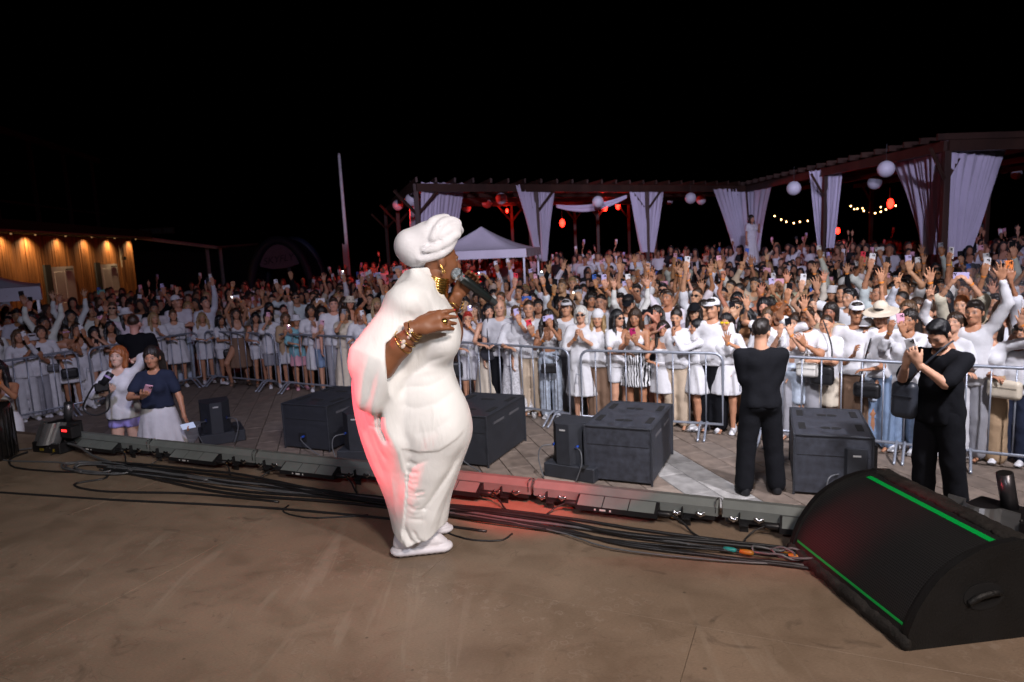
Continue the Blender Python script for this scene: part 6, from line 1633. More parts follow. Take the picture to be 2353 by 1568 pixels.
# ------------------------------------------------------------------ people in the pit between stage and barriers
PIT = "people in the pit before the stage"
P(0, 0, 1.77, "security guard in black tee and trousers, back to the stage", ('cross', 'cross'), custom={0: ((-.02, -.20, 1.04), (.45, .75, -1), 'fist', (-1, .1, .1), (0, 1, 0)), 1: ((-.02, -.22, 1.09), (.45, .75, -1), 'fist', (-1, .1, .1), (0, 1, 0))}, sex='m', top='tee', bottom='pants', topc='black', botc='black', hair='short', hairc='dark', skin=2, shoes='black', girth=.92, feet=((-.15, 0), (.16, .03)), rot=math.pi - .12, yaw=-.55, pos=(2.44, 6.62), group=PIT, sleeve=.85)
pg = P(0, 0, 1.80, "bearded man in black tee with crossbody bag photographing with a white phone", sex='m', top='tee', sleeve=.88, hem=.80, bottom='pants', topc='black', botc='black', hair='short', hairc='black', skin=2, shoes='black', girth=1.0, feet=((-.12, 0), (.15, .05)), rot=-1.15, nod=.55, pos=(3.78, 5.92), group=PIT, phone_c='white', ph_label="white phone with three lenses in both hands of the bearded man", arms=('phchest', 'phchest'),
       custom={0: ((.06, -.36, 1.33), (.5, .1, -1), 'hold', (-.4, -.2, 1), (-.3, .9, .3)), 1: ((.05, -.36, 1.35), (.5, .1, -1), 'hold', (-.35, -.3, 1), (-.4, .9, .3))})
bear = Field((-.07, -.11, -.03), (.07, .0, .07), .008); bear.ball((0, -.055, .012), (.052, .050, .038), .01); bear.ball((0, -.07, .065), (.06, .05, .035), .008, op='s')
V, F_ = bear.net(); BEARD = mesh_np("beard", V, F_, HAIR, True)
def add_beard(o, M, c=(.02, .014, .012)): b_ = obj("beard", BEARD, o, color=c); b_.matrix_basis = M
hdm = Matrix.Translation((0, .012, 1.475))
add_beard(pg, hdm @ Matrix.Rotation(.55, 4, 'X'))
red_w = P(0, 0, 1.65, "redheaded woman in oversized white shirt and lilac shorts holding a camera", top='shirt34', hem=.84, bottom='mini_shorts', botc='lilac', hair='bob', hairc='ginger', skin=(.60, .38, .29), rot=.12, nod=-.16, tilt=.08, pos=(-4.52, 7.72), group=PIT, arms=('phchest', 'neck'), custom={0: ((.02, -.32, 1.20), (1, .1, -.6), 'hold', (-.7, -.3, .5), (-.5, .2, .8))}, bands=[1])
red_w.children[-1].color = (.12, .01, .01, 1)
dk = P(0, 0, 1.66, "dark haired woman in navy tee and pleated white skirt with two phones", top='tee', topc='navy', bottom='skirt_pleat', hair='longback', hairc='dark', skin=1, rot=.05, yaw=.12, nod=.08, pos=(-4.00, 7.50), group=PIT, arms=('phchest', 'down'), phone_c='pink', ph_label="pale pink phone held up by the woman in navy", custom={0: ((.0, -.32, 1.18), (1, .1, -.6), 'hold', (-.6, -.5, .4), (-.3, .2, .9)), 1: ((.34, -.12, .86), (.6, .8, 0), 'relax', (.6, -.4, -.7), (-.6, -.4, -.4))})
M = world_of(dk); q = M @ Vector((.40, -.20, .80)); Mx = Matrix.Translation(q) @ Matrix.Rotation(R(80), 4, 'Y') @ Matrix.Rotation(R(20), 4, 'Z')
phone(Mx, 'black', "dark phone dangling in the other hand of the woman in navy", False, True)
P(0, 0, 1.80, "crew man in black tee seen from behind at the pit's far barrier", ('down', 'mouth'), sex='m', top='tee', bottom='pants', topc='black', botc='black', hair='buzz', hairc='brown', skin=(.55, .28, .22), shoes='black', rot=math.pi + .25, pos=(-5.70, 10.3), group=PIT, girth=1.08)
P(0, 0, 1.58, "dark haired woman in white tank filming at the frame's edge behind the case", ('phface', 'phface'), top='tank', hair='long', hairc='black', skin=3, rot=.45, pos=(-5.78, 7.55), group=PIT, phone_c='black', ph_label="black phone filming at the frame's edge behind the case", bands=[1])
# camera in the redhead's hand
cmm = pm("camera_body", (.012, .012, .014), rough=.45, var=.3)
M = world_of(red_w); cq = M @ Vector((-.03, -.38, 1.29))
cam_o = empty("photo_camera", cq, red_w.rotation_euler[2] + .4, "black camera with a long lens and dangling strap in the redhead's hand", "camera")
MB().box((0, 0, 0), (.14, .07, .09), bev=.012).build("camera_body", cmm, cam_o); MB().box((0, .005, .055), (.06, .05, .035), bev=.01).build("viewfinder", cmm, cam_o)
lm = MB().lathe([(.001, -.02), (.036, -.02), (.038, .05), (.042, .06), (.042, .13), (.034, .135), (.001, .125)], 20, axis='X').build("lens_barrel", cmm, cam_o, smooth=True); lm.location = (.02, -.01, .04); lm.rotation_euler = (0, R(-50), R(10))
MB().lathe([(.043, .07), (.044, .08), (.043, .09)], 20, axis='X').build("lens_ring", pm("ring_lilac", (.35, .25, .5), rough=.4), lm, smooth=True)
MB().tube(catmull([(-.07, 0, .03), (-.14, .02, -.08), (-.20, .05, -.22), (-.10, .0, -.30), (.03, -.02, -.26), (.06, -.01, -.12), (.07, 0, .0)], 6), .010, 6).build("strap", cmm, cam_o, smooth=True)

# ------------------------------------------------------------------ bags worn by the front row
bagm = pm("bag_leather", None, rough=.45, var=.2, bump=.15, bscale=40)
def bag(pos, dims, colr, lb, rz=0.0, strap=None, soft=.3, round_=False):
    f = Field((-dims[0] / 2 - .03, -dims[1] / 2 - .03, -dims[2] / 2 - .03), (dims[0] / 2 + .03, dims[1] / 2 + .03, dims[2] / 2 + .03), .012)
    if round_: f.ball((0, 0, 0), (dims[0] / 2, dims[1] / 2, dims[2] / 2), 0)
    else:
        r_ = min(dims) * .45
        f.fn((-9, -9, -9), (9, 9, 9), lambda X, Y, Z: np.sqrt(np.maximum(np.abs(X) - dims[0] / 2 + r_, 0) ** 2 + np.maximum(np.abs(Y) - dims[1] / 2 + r_, 0) ** 2 + np.maximum(np.abs(Z) - dims[2] / 2 + r_, 0) ** 2) - r_, 0)
    V, F_ = f.net(); o = empty("shoulder_bag", pos, rz, lb, "bag", "bags worn along the barrier")
    obj("pouch", mesh_np("pouch", V, F_, bagm, True), o, color=colr)
    MB().box((0, -dims[1] / 2 - .001, dims[2] * .12), (dims[0] * .8, .006, .012)).build("flap_edge", bagm, o, color=[c * .6 for c in colr])
    if strap: MB().tube(catmull([np.array(p) for p in strap], 6), .009, 5).build("strap", bagm, o, color=colr, smooth=True)
    return o
def bag_at(px, py, d_off, *a, **k):
    g = gp(px, py, .9); dd = math.hypot(g[0], g[1]); m_ = fence_dist(g[0], g[1]) + d_off; dirv = at(px, py, 1.0) - CAMP; t_ = m_ / math.hypot(dirv[0], dirv[1]); q = CAMP + dirv * t_
    return bag(q, *a, rz=face_to(q), **k)
BK = (.012, .012, .014)
up_strap = [(-.09, 0, .06), (-.10, .05, .25), (-.02, .10, .55), (.06, .12, .62)]
bag_at(160, 858, .03, (.26, .09, .18), BK, "black belt bag at the waist of the mirrored sunglasses woman")
bag_at(122, 845, .05, (.18, .07, .12), (.10, .10, .11), "grey pouch hanging at the edge barrier beside the belt bag")
bag_at(528, 812, .03, (.24, .09, .17), BK, "black bag hanging before the brown skirt at the back corner", strap=[(.08, 0, .08), (.1, .05, .25), (.05, .08, .5)])
bag_at(1122, 812, .02, (.26, .06, .25), (.03, .03, .04), "round dark bag in front of the white maxi dress", round_=True, strap=[(.0, .03, .12), (.0, .05, .4), (.03, .06, .6)])
bag_at(1048, 850, .0, (.22, .10, .26), BK, "black tote hanging on the barrier beside the singer's hip", strap=[(-.05, 0, .12), (0, .02, .3), (.05, 0, .12)])
bag_at(1262, 847, .02, (.24, .05, .15), BK, "flat black bag on the ripped jeans woman's hip", strap=[(.10, 0, .07), (.16, .05, .16), (.05, .08, .20)])
bag_at(1855, 850, .04, (.26, .10, .18), (.66, .64, .60), "cream handbag hanging beside the light denim shorts", strap=[(-.05, 0, .08), (-.03, .03, .25), (.04, .02, .08)])
bag_at(1888, 862, .06, (.28, .10, .24), BK, "black crossbody bag of the balding man", strap=[(.10, 0, .1), (.09, .05, .35), (-.02, .08, .65)])
bag_at(1992, 897, .04, (.30, .10, .18), BK, "black bag below the toy fan woman's denim waist", strap=[(-.08, 0, .08), (-.06, .05, .3), (.0, .08, .6)])
bag_at(2308, 895, .0, (.32, .10, .20), (.66, .58, .46), "cream bag at the brown trousers woman's hip")
# crossbody bag of the bearded man
M = world_of(pg); q = M @ Vector((-.20, -.16, .98))
bag(q, (.22, .12, .34), (.03, .034, .045), "dark nylon bag slung across the bearded man's chest", rz=pg.rotation_euler[2] + .2, strap=[(.03, -.03, .15), (.16, -.08, .32), (.30, -.02, .50), (.34, .10, .56)])
# litter on the paving
litm = pm("litter_plastic", (.55, .55, .56), rough=.3)
for px, py, lb, rr_ in [(1228, 962, "clear plastic cup under the barrier by white sneakers", .04)]:
    p = gp(px, py, 0); o = MB().lathe([(.001, 0), (rr_ * .8, 0), (rr_, .09), (rr_ * .97, .09), (rr_ * .75, .01)], 14).build("plastic_cup", litm, None, True, (p[0], p[1], .002)); tag(o, lb, "litter")

# drifting stage smoke over the rail at the frame's edge
f = Field((-1.4, -1.0, -.9), (1.4, 1.0, .9), .12); r7 = random.Random(2)
for k in range(14): f.ball((r7.uniform(-.8, .8), r7.uniform(-.4, .4), r7.uniform(-.4, .4)), r7.uniform(.25, .48), .15)
V, F_ = f.net(); sm_, t_, b_ = nodes_of("smoke_volume"); t_.nodes.remove(b_)
pv_ = t_.nodes.new("ShaderNodeVolumePrincipled"); pv_.inputs['Color'].default_value = (.72, .78, 1.0, 1)
tc_ = t_.nodes.new("ShaderNodeTexCoord"); nz_ = t_.nodes.new("ShaderNodeTexNoise"); nz_.inputs['Scale'].default_value = 1.8; nz_.inputs['Detail'].default_value = 3
mr_ = t_.nodes.new("ShaderNodeMapRange"); mr_.inputs['From Min'].default_value = .45; mr_.inputs['From Max'].default_value = .75; mr_.inputs['To Max'].default_value = .55
t_.links.new(tc_.outputs['Object'], nz_.inputs['Vector']); t_.links.new(nz_.outputs['Fac'], mr_.inputs[0]); t_.links.new(mr_.outputs[0], pv_.inputs['Density']); t_.links.new(pv_.outputs[0], t_.nodes['Material Output'].inputs['Volume'])
q = at(2262, 690, 8.6); o = obj("smoke", mesh_np("smoke", V, F_, sm_, True), None, q, scale=.8); tag(o, "thin bluish stage smoke drifting over the rail", None, None, 'stuff')
# ------------------------------------------------------------------ the singer
SO = np.array([-.545, 3.42, STAGE_Z])
def LZ(px, py, dy=0.0):
    p = at(px, py, SO[1] + dy) - SO; return p
def LX(px, py): p = LZ(px, py); return float(p[0]), float(p[2])
DARK = (.235, .092, .043)
sing = obj("person", None); bpy.data.objects.remove(sing)
satin = None
def satin_mat():
    m, t, b = nodes_of("white_satin"); N, L = t.nodes, t.links
    tc = N.new("ShaderNodeTexCoord"); nz = N.new("ShaderNodeTexNoise"); nz.inputs['Scale'].default_value = 13; nz.inputs['Detail'].default_value = 4; nz.inputs['Distortion'].default_value = 1.2
    mp = N.new("ShaderNodeMapping"); mp.inputs['Scale'].default_value = (1, 1, .45); L.new(tc.outputs['Object'], mp.inputs[0]); L.new(mp.outputs[0], nz.inputs['Vector'])
    mp2 = N.new("ShaderNodeMapping"); mp2.inputs['Rotation'].default_value = (0, R(38), 0); mp2.inputs['Scale'].default_value = (20, 8, 4.5); L.new(tc.outputs['Object'], mp2.inputs[0])
    n2 = N.new("ShaderNodeTexNoise"); n2.inputs['Scale'].default_value = 1.0; n2.inputs['Detail'].default_value = 2; n2.inputs['Distortion'].default_value = .8; L.new(mp2.outputs[0], n2.inputs['Vector'])
    n3 = N.new("ShaderNodeTexNoise"); n3.inputs['Scale'].default_value = 4.5; L.new(tc.outputs['Object'], n3.inputs['Vector'])
    mm = N.new("ShaderNodeMapRange"); mm.inputs['From Min'].default_value = .42; mm.inputs['From Max'].default_value = .62; L.new(n3.outputs['Fac'], mm.inputs[0])
    mu = N.new("ShaderNodeMath"); mu.operation = 'MULTIPLY'; L.new(n2.outputs['Fac'], mu.inputs[0]); L.new(mm.outputs[0], mu.inputs[1])
    ad = N.new("ShaderNodeMath"); ad.operation = 'MULTIPLY_ADD'; ad.inputs[1].default_value = .5; L.new(nz.outputs['Fac'], ad.inputs[0]); L.new(mu.outputs[0], ad.inputs[2])
    bp = N.new("ShaderNodeBump"); bp.inputs['Strength'].default_value = .38; bp.inputs['Distance'].default_value = .014; L.new(ad.outputs[0], bp.inputs['Height']); L.new(bp.outputs[0], b.inputs['Normal'])
    b.inputs['Base Color'].default_value = (.80, .80, .79, 1); b.inputs['Roughness'].default_value = .52; b.inputs['Specular IOR Level'].default_value = .25; b.inputs['Sheen Weight'].default_value = .15
    return m
SATIN = satin_mat()
knitw = pm("turban_cloth", (.80, .79, .82), rough=.75, var=.05, bump=.15, bscale=120)
goldm = pm("polished_gold", (.80, .52, .16), rough=.18, metal=1.0, var=.12, vscale=20)
nailm = pm("nail_red", (.55, .01, .02), rough=.15)
# ---- body: head, neck, near forearm and hand, far forearm and hand, hidden trunk: one skin surface
HR = R(117)
ear = LZ(1012, 603)
piv = np.array([ear[0] - .024, ear[1] + .05, ear[2] - .085])
hv, hf, hc = head_shape(.006, False, 1.0)
Mh = np.array(Matrix.Rotation(HR, 4, 'Z') @ Matrix.Rotation(R(6), 4, 'X')); hv = hv @ Mh[:3, :3].T + piv
neck0 = np.array([piv[0] - .055, piv[1] + .01, piv[2] - .13])
f = Field((-.35, -.45, .2), (.40, .40, 1.5), .0115)
f.cone(neck0 - np.array([.01, 0, .1]), piv + np.array([.0, .0, .03]), .075, .062, .02)
f.ball(neck0 + np.array([.0, 0, -.14]), (.17, .14, .15), .03)
f.cone((-.02, .0, .5), (.0, .0, 1.05), .12, .15, .04)
el1 = LZ(878, 842, -.27); wr1 = LZ(958, 752, -.30)
f.cone(LZ(935, 720, -.16), el1, .062, .060, .02); f.cone(el1, el1 + (wr1 - el1) * .5, .062, .052, .02); f.cone(el1 + (wr1 - el1) * .5, wr1, .052, .033, .02)
mic0 = LZ(1050, 630, .02); mic1 = LZ(1122, 685, .10)
md = nrm3(mic1 - mic0)
el2 = LZ(1005, 800, .26)
n2 = nrm3(np.array([-.10, -1.0, .12])); n2 = nrm3(n2 - md * (n2 @ md)); f2 = np.cross(md, n2); f2 = f2 if f2[2] > 0 else -f2
grip = mic0 + md * .088
wr2 = grip - f2 * .088 - n2 * .040
f.cone(LZ(985, 720, .2), el2, .058, .052, .02); f.cone(el2, wr2, .052, .032, .02)
V, F_ = f.net(); V = relax(V, F_, 1, .3); C_ = np.tile([0, 0, 0, 1.0], (len(V), 1))
def join(v2, f2, c2=None):
    global V, F_, C_
    n = len(V); V = np.concatenate([V, v2]); F_ = np.concatenate([F_, f2 + n]); C_ = np.concatenate([C_, c2 if c2 is not None else np.tile([0, 0, 0, 1.0], (len(v2), 1))])
join(hv, hf, hc)
def hand_on(vv, ff, wr, fd, pn, left=False, sc=1.0):
    Z = nrm3(fd); Y = -nrm3(pn); Y = nrm3(Y - Z * (Y @ Z)); X = np.cross(Y, Z); vv = vv.copy() * sc
    if left: vv[:, 0] *= -1; ff = ff[:, ::-1]
    M = np.stack([X, Y, Z], 1); join(vv @ M.T + wr, ff); return M
# near hand: back of the hand to us, fingers gently pinched
f = Field((-.07, -.12, -.04), (.11, .06, .23), .0052)
f.cone((0, 0, -.04), (0, 0, .03), .034, .030, .01, sq=(1, .85, 1))
f.cone((-.018, 0, .03), (-.020, 0, .088), .026, .024, .014, sq=(1, .70, 1)); f.cone((.016, 0, .03), (.020, 0, .092), .026, .023, .014, sq=(1, .70, 1))
tips = []
for k in range(4):
    b0 = np.array([(-.036, -.013, .012, .034)[k], .002, .094]); l = (.064, .080, .086, .076)[k]
    cu = (1.1, .95, .75, .45)[k]
    p1 = b0 + nrm3((.02 * (k - 1.5), -cu * .55, 1)) * l * .52; p2 = p1 + nrm3((.15, -cu * 1.25, .8)) * l * .50
    f.cone(b0, p1, .0115, .0102, .005); f.cone(p1, p2, .0102, .0082, .004); tips.append((p1, p2))
p1 = np.array([.052, -.022, .066]); p2 = p1 + nrm3((.1, -.35, 1)) * .046
f.cone((.022, -.002, .018), p1, .019, .0128, .01); f.cone(p1, p2, .0125, .0095, .004); tips.append((p1, p2))
hvn, hfn = f.net()
MN = hand_on(hvn, hfn, wr1, (.95, .08, .22), (.05, .85, -.5), sc=1.12)
# far hand round the microphone
vv, ff = hand_shape('hold', .0055)
MF = hand_on(vv, ff, wr2, f2, n2, left=True, sc=1.05)
me_ = mesh_np("person", V, F_, SKIN, True); a_ = me_.attributes.new("feat", 'FLOAT_COLOR', 'POINT'); a_.data.foreach_set("color", C_.astype(np.float32).ravel())
sing = obj("person", me_, None, SO, color=DARK)
tag(sing, "singer in white turban and long white satin kaftan, seen from behind, microphone at her mouth", "person")

# ---- kaftan
def interp(pts):
    q = sorted([(LX(x, y_)[1], LX(x, y_)[0]) for x, y_ in pts]); zz = np.array([a for a, _ in q]); xx = np.array([b for _, b in q])
    return lambda Z: np.interp(Z, zz, xx)
back = interp([(940, 610), (908, 648), (882, 690), (857, 740), (832, 790), (812, 840), (806, 880), (812, 940), (825, 1000), (845, 1060), (868, 1110), (884, 1150), (897, 1200), (905, 1240), (907, 1262)])
frontx = interp([(950, 604), (968, 616), (990, 632), (1002, 644), (1012, 664), (1026, 692), (1046, 722), (1060, 755), (1060, 775), (1052, 805), (1037, 832), (1042, 860), (1060, 908), (1078, 955), (1086, 985), (1076, 1022), (1062, 1062), (1050, 1100), (1038, 1135), (1031, 1180), (1024, 1225), (1018, 1262)])
seam = interp([(945, 620), (925, 700), (905, 760), (893, 830), (890, 900), (893, 960), (915, 1000), (922, 1060), (915, 1130), (912, 1200), (915, 1262)])
HEMZ = LX(940, 1240)[1]; TOPZ_ = LX(950, 606)[1]
gx0, gx1 = -.42, .40
f = Field((-.42, -.46, HEMZ - .03), (.36, .36, TOPZ_ + .08), .0068)
X = f.g[0][:, None, None]; Y = f.g[1][None, :, None]; Z = f.g[2][None, None, :]
zz = f.g[2]
sm = lambda v: np.convolve(np.pad(v, 6, mode='edge'), np.ones(13) / 13, 'valid')
bl, fr, se = sm(back(zz)), sm(frontx(zz)), sm(seam(zz))
def ell(x0, x1, cy, b, p=2.0):
    cx = (x0 + x1) / 2; a = np.maximum((x1 - x0) / 2, .02)
    q = (np.abs((X - cx[None, None, :]) / a[None, None, :]) ** p + np.abs((Y - cy[None, None, :]) / b[None, None, :]) ** p) ** (1 / p)
    return (q - 1) * np.minimum(a, b)[None, None, :]
one = np.ones_like(zz)
zr = lambda pts: np.interp(zz, *zip(*sorted([(LX(960, y_)[1], v) for y_, v in pts])))
bmain = sm(zr([(606, .045), (630, .085), (660, .145), (700, .19), (760, .215), (830, .195), (900, .225), (985, .245), (1060, .215), (1140, .17), (1200, .145), (1260, .13)]))
main = ell(se - .01, fr, 0 * one - .0, bmain, 2.2)
bcape = sm(zr([(606, .04), (630, .09), (660, .15), (720, .20), (800, .235), (900, .275), (1000, .255), (1080, .18), (1150, .12), (1220, .10), (1260, .09)]))
cape = ell(bl, np.maximum(2 * (se + .035) - bl, bl + .05), sm(zr([(610, .02), (800, .02), (900, .0), (1100, .01), (1260, .02)])), bcape * .95, 1.45)
def smin(a, b, k): h_ = np.clip(.5 + .5 * (b - a) / k, 0, 1); return b * (1 - h_) + a * h_ - k * h_ * (1 - h_)
D = smin(main, cape, .018)
# bust and belly volume, shoulders
def blob(c, r): return (np.sqrt(((X - c[0]) / r[0]) ** 2 + ((Y - c[1]) / r[1]) ** 2 + ((Z - c[2]) / r[2]) ** 2) - 1) * min(r)
b1 = LZ(1018, 775); D = smin(D, blob((b1[0], -.13, b1[2]), (.095, .10, .105)), .05)
b2 = LZ(1030, 965); D = smin(D, blob((b2[0], -.09, b2[2]), (.115, .14, .15)), .06)
b3 = LZ(985, 930); D = smin(D, blob((b3[0] + .04, -.09, b3[2]), (.12, .09, .14)), .08)
s1 = LZ(948, 690); D = smin(D, blob((s1[0], -.15, s1[2]), (.11, .12, .10)), .06)
# polyline folds in the side view
X2 = f.g[0][:, None]; Z2 = f.g[2][None, :]
def fold(pts, amp, w, taper=True):
    """amp > 0 presses a crease in, < 0 raises a ridge (near side)"""
    P_ = [LX(*p) for p in pts]; best = np.full((X2.shape[0], Z2.shape[1]), 9.0); par = np.zeros_like(best); n = len(P_) - 1
    for i in range(n):
        a, b = np.array(P_[i]), np.array(P_[i + 1]); ab = b - a
        t = np.clip(((X2 - a[0]) * ab[0] + (Z2 - a[1]) * ab[1]) / (ab @ ab), 0, 1)
        d = np.hypot(X2 - a[0] - t * ab[0], Z2 - a[1] - t * ab[1]); m = d < best; best = np.where(m, d, best); par = np.where(m, (i + t) / n, par)
    e = amp * (.45 * np.exp(-(best / (w * 1.3)) ** 2) + .40 * np.exp(-best / (w * .75)))
    if taper: e = e * np.clip(np.sin(np.clip(par, .02, .98) * math.pi) * 1.6, 0, 1)
    return e
E2d = np.zeros((X2.shape[0], Z2.shape[1]))
E2d += fold([(895, 830), (891, 900), (890, 960), (903, 985)], .030, .012, False)
r6 = random.Random(4)
for k in range(13):
    y0 = 1012 + k * 13 + r6.uniform(-5, 5); l_ = r6.uniform(25, 60); E2d += fold([(944, y0), (944 + l_ * .5, y0 + r6.uniform(2, 9)), (944 + l_, y0 + r6.uniform(-8, 6))], r6.uniform(.002, .006), r6.uniform(.005, .009))
for pts, a, w in [([(1070, 1000), (1040, 1060), (1000, 1120), (965, 1165)], .012, .012), ([(1078, 1005), (1050, 1075), (1010, 1150), (985, 1215)], -.010, .016), ([(1066, 1040), (1040, 1100), (1015, 1180), (1005, 1240)], .010, .012), ([(1060, 1050), (1030, 1125), (1000, 1215)], -.007, .012),
                  ([(1050, 930), (1010, 960), (960, 970)], .003, .014), ([(1055, 880), (1015, 905), (965, 915), (930, 905)], .004, .013), ([(1040, 850), (1000, 868), (950, 870), (915, 890)], .004, .012), ([(1035, 840), (990, 838), (940, 850), (905, 880)], -.003, .013),
                  ([(1045, 800), (1000, 815), (955, 850), (920, 905)], .008, .013), ([(950, 700), (975, 740), (985, 790)], .008, .016), ([(985, 660), (1000, 690), (1010, 720)], .007, .010), ([(965, 660), (985, 700), (1000, 740)], -.006, .012), ([(935, 1180), (950, 1215), (975, 1235), (1000, 1245)], .012, .010), ([(925, 1195), (945, 1235), (970, 1250)], -.008, .010), ([(955, 1190), (968, 1215), (985, 1225)], .010, .008),
                  ([(870, 960), (885, 1010), (905, 1040)], .008, .014), ([(840, 900), (855, 970), (880, 1040), (900, 1100)], .008, .018), ([(826, 905), (838, 975), (862, 1045), (885, 1110)], -.006, .018), ([(908, 1060), (912, 1120), (916, 1180)], -.006, .014), ([(850, 880), (848, 930), (862, 955), (888, 958)], .006, .006)]:
    E2d += fold(pts, a, w)
edge = np.interp(f.g[0], *zip(*sorted([LX(*p) for p in [(880, 975), (905, 990), (935, 1001), (975, 1009), (1020, 1004), (1055, 982), (1090, 950)]])))[:, None]
E2d -= .0055 * np.clip((Z2 - edge) / .006 + .5, 0, 1) * np.clip(1 - (Z2 - edge) / .22, 0, 1) * np.clip((X2 - LX(898, 985)[0]) / .02, 0, 1) * np.clip((fr[None, :] - .004 - X2) / .06, 0, 1)
seamx = np.interp(f.g[2], *zip(*sorted([LX(x, y_)[::-1] for x, y_ in [(936, 1003), (946, 1060), (944, 1110), (936, 1190), (930, 1240)]])))[None, :]
E2d -= .007 * np.clip((seamx - X2) / .005 + .5, 0, 1) * np.clip(1 - (seamx - X2) / .10, 0, 1) * (Z2 < edge)
near = np.clip((.05 - Y) / .10, 0, 1)
D = D + E2d[:, None, :] * near
# soft vertical drape round the far side
D = D + .006 * np.sin(np.arctan2(Y, X) * 11 + Z * 3) * np.clip((Y - .0) / .08, 0, 1)
# V neck and slit
vn = LZ(1012, 690); D = np.maximum(D, -blob((LZ(1012, 640)[0] + .03, -.05, LZ(1012, 655)[2]), (.055, .09, .07)))
sl_ = LZ(1052, 1092); D = np.maximum(D, -blob((sl_[0] + .012, -.05, sl_[2] - .03), (.016, .30, .045)))
hemf = np.interp(f.g[0], *zip(*sorted([LX(*p) for p in [(880, 1212), (905, 1216), (940, 1233), (980, 1222), (1022, 1196)]])))[:, None, None]
D = np.maximum(D, np.maximum(hemf + .004 * np.sin(X * 60) - Z, Z - (TOPZ_ - .022 + .25 * (X - LX(950, 606)[0]) * (X < LX(950, 606)[0]))))
f.D = np.broadcast_to(D, f.D.shape).astype(np.float32).copy()
# batwing sleeve: wide hollow drop from the shoulder to an open edge at the elbow
shp = LZ(940, 695, -.15); a1 = LZ(868, 832, -.27)
def sleeve(r_in, clipx=None):
    t0, t1 = np.array(shp), np.array(a1); ab = t1 - t0
    def fn(Xs, Ys, Zs):
        t = np.clip(((Xs - t0[0]) * ab[0] + (Ys - t0[1]) * ab[1] + (Zs - t0[2]) * ab[2]) / (ab @ ab), 0, 1)
        dx, dy, dz = Xs - t0[0] - t * ab[0], Ys - t0[1] - t * ab[1], Zs - t0[2] - t * ab[2]
        r = .098 + .060 * t - r_in
        d = np.sqrt((dx / .86) ** 2 + (dy / .55) ** 2 + (dz / 1.12) ** 2) - r
        return d * .7
    return fn
sl = sleeve(0.0)
opx = LX(908, 850)[0]
def sl_full(Xs, Ys, Zs):
    d = sl(Xs, Ys, Zs)
    low = (np.sqrt(((Xs - LX(875, 880)[0]) / .080) ** 2 + ((Ys + .25) / .070) ** 2 + ((Zs - LX(875, 880)[1]) / .10) ** 2) - 1) * .07
    d = smin(d, low, .05)
    d = d + .004 * np.sin(Xs * 70 - Zs * 22) * np.clip((LX(900, 760)[1] - Zs) / .15, 0, 1)
    lim = Xs - (opx + .018 + .10 * np.clip((Zs - LX(900, 770)[1]) / .06, 0, 4))
    return np.maximum(d, lim)
f.fn((-.42, -.46, .3), (.36, .1, 1.4), sl_full, .04)
hol = LZ(903, 868, -.28)
f.ball(hol + np.array([.02, 0, 0]), (.055, .058, .115), .006, op='s')
V, F_ = f.net(); V = relax(V, F_, 1, .2)
obj("kaftan", mesh_np("kaftan", V, F_, SATIN, True), sing)
# ---- turban
f = Field((-.26, -.26, 1.38 - .16), (.46, .30, 1.90), .0075)
def T(px, py, dy=0.0): return LZ(px, py, dy)
ty = piv[1] + .01
def ball(px, py, r, k=.012, dy=0.0, op='u'): c_ = T(px, py); f.ball((c_[0], ty + dy, c_[2]), r, k, op)
ball(952, 572, (.104, .112, .088), .01); ball(940, 560, (.078, .10, .075), .03); ball(985, 548, (.105, .112, .088), .03); ball(962, 588, (.082, .095, .060), .03)
def roll(pts, r_, k=.004):
    Q = []
    for (px, py, dy) in pts: q_ = T(px, py); q_[1] = ty + dy; Q.append(q_)
    Q = catmull(Q, 5)
    for i in range(len(Q) - 1): f.cone(Q[i], Q[i + 1], r_, r_, k)
ball(1022, 530, (.050, .075, .050), .02); ball(1010, 545, (.06, .09, .06), .02)
roll([(968, 592, -.088), (998, 588, -.092), (1025, 575, -.075), (1040, 553, -.045)], .024)
roll([(980, 574, -.105), (1006, 568, -.10), (1030, 554, -.08), (1045, 538, -.05)], .025)
roll([(998, 548, -.100), (1012, 522, -.080), (1030, 509, -.03), (1046, 514, .01)], .027)
roll([(1012, 545, -.09), (1030, 532, -.07), (1046, 526, -.03), (1052, 530, .02)], .025)
roll([(1020, 556, -.085), (1038, 546, -.07), (1050, 538, -.04)], .022)
roll([(990, 520, -.06), (1005, 508, -.02), (1022, 504, .03)], .024, .02)
X = f.g[0][:, None, None]; Y = f.g[1][None, :, None]; Z = f.g[2][None, None, :]
cx_ = T(960, 575); bx_ = T(1000, 520)
f.D += (.0012 * np.sin((X * .55 + Z * .95 + .25 * Y) * 75 + 2.2 * np.sin((X * .9 - Z * .4) * 16)) * np.clip((X - cx_[0] + .03) / .05, 0, 1)).astype(np.float32)
def crease(p0, p1, r_, dy):
    a, b = T(*p0), T(*p1); a[1] = b[1] = ty + dy; f.cone(a, b, r_, r_ * .4, .012, op='s')
crease((975, 572), (1000, 560), .007, -.118); crease((968, 590), (990, 580), .008, -.112); crease((1000, 545), (1012, 520), .008, -.100); crease((1004, 562), (1018, 575), .006, -.10)
V, F_ = f.net(); V = relax(V, F_, 1, .25); obj("turban", mesh_np("turban", V, F_, knitw, True), sing)
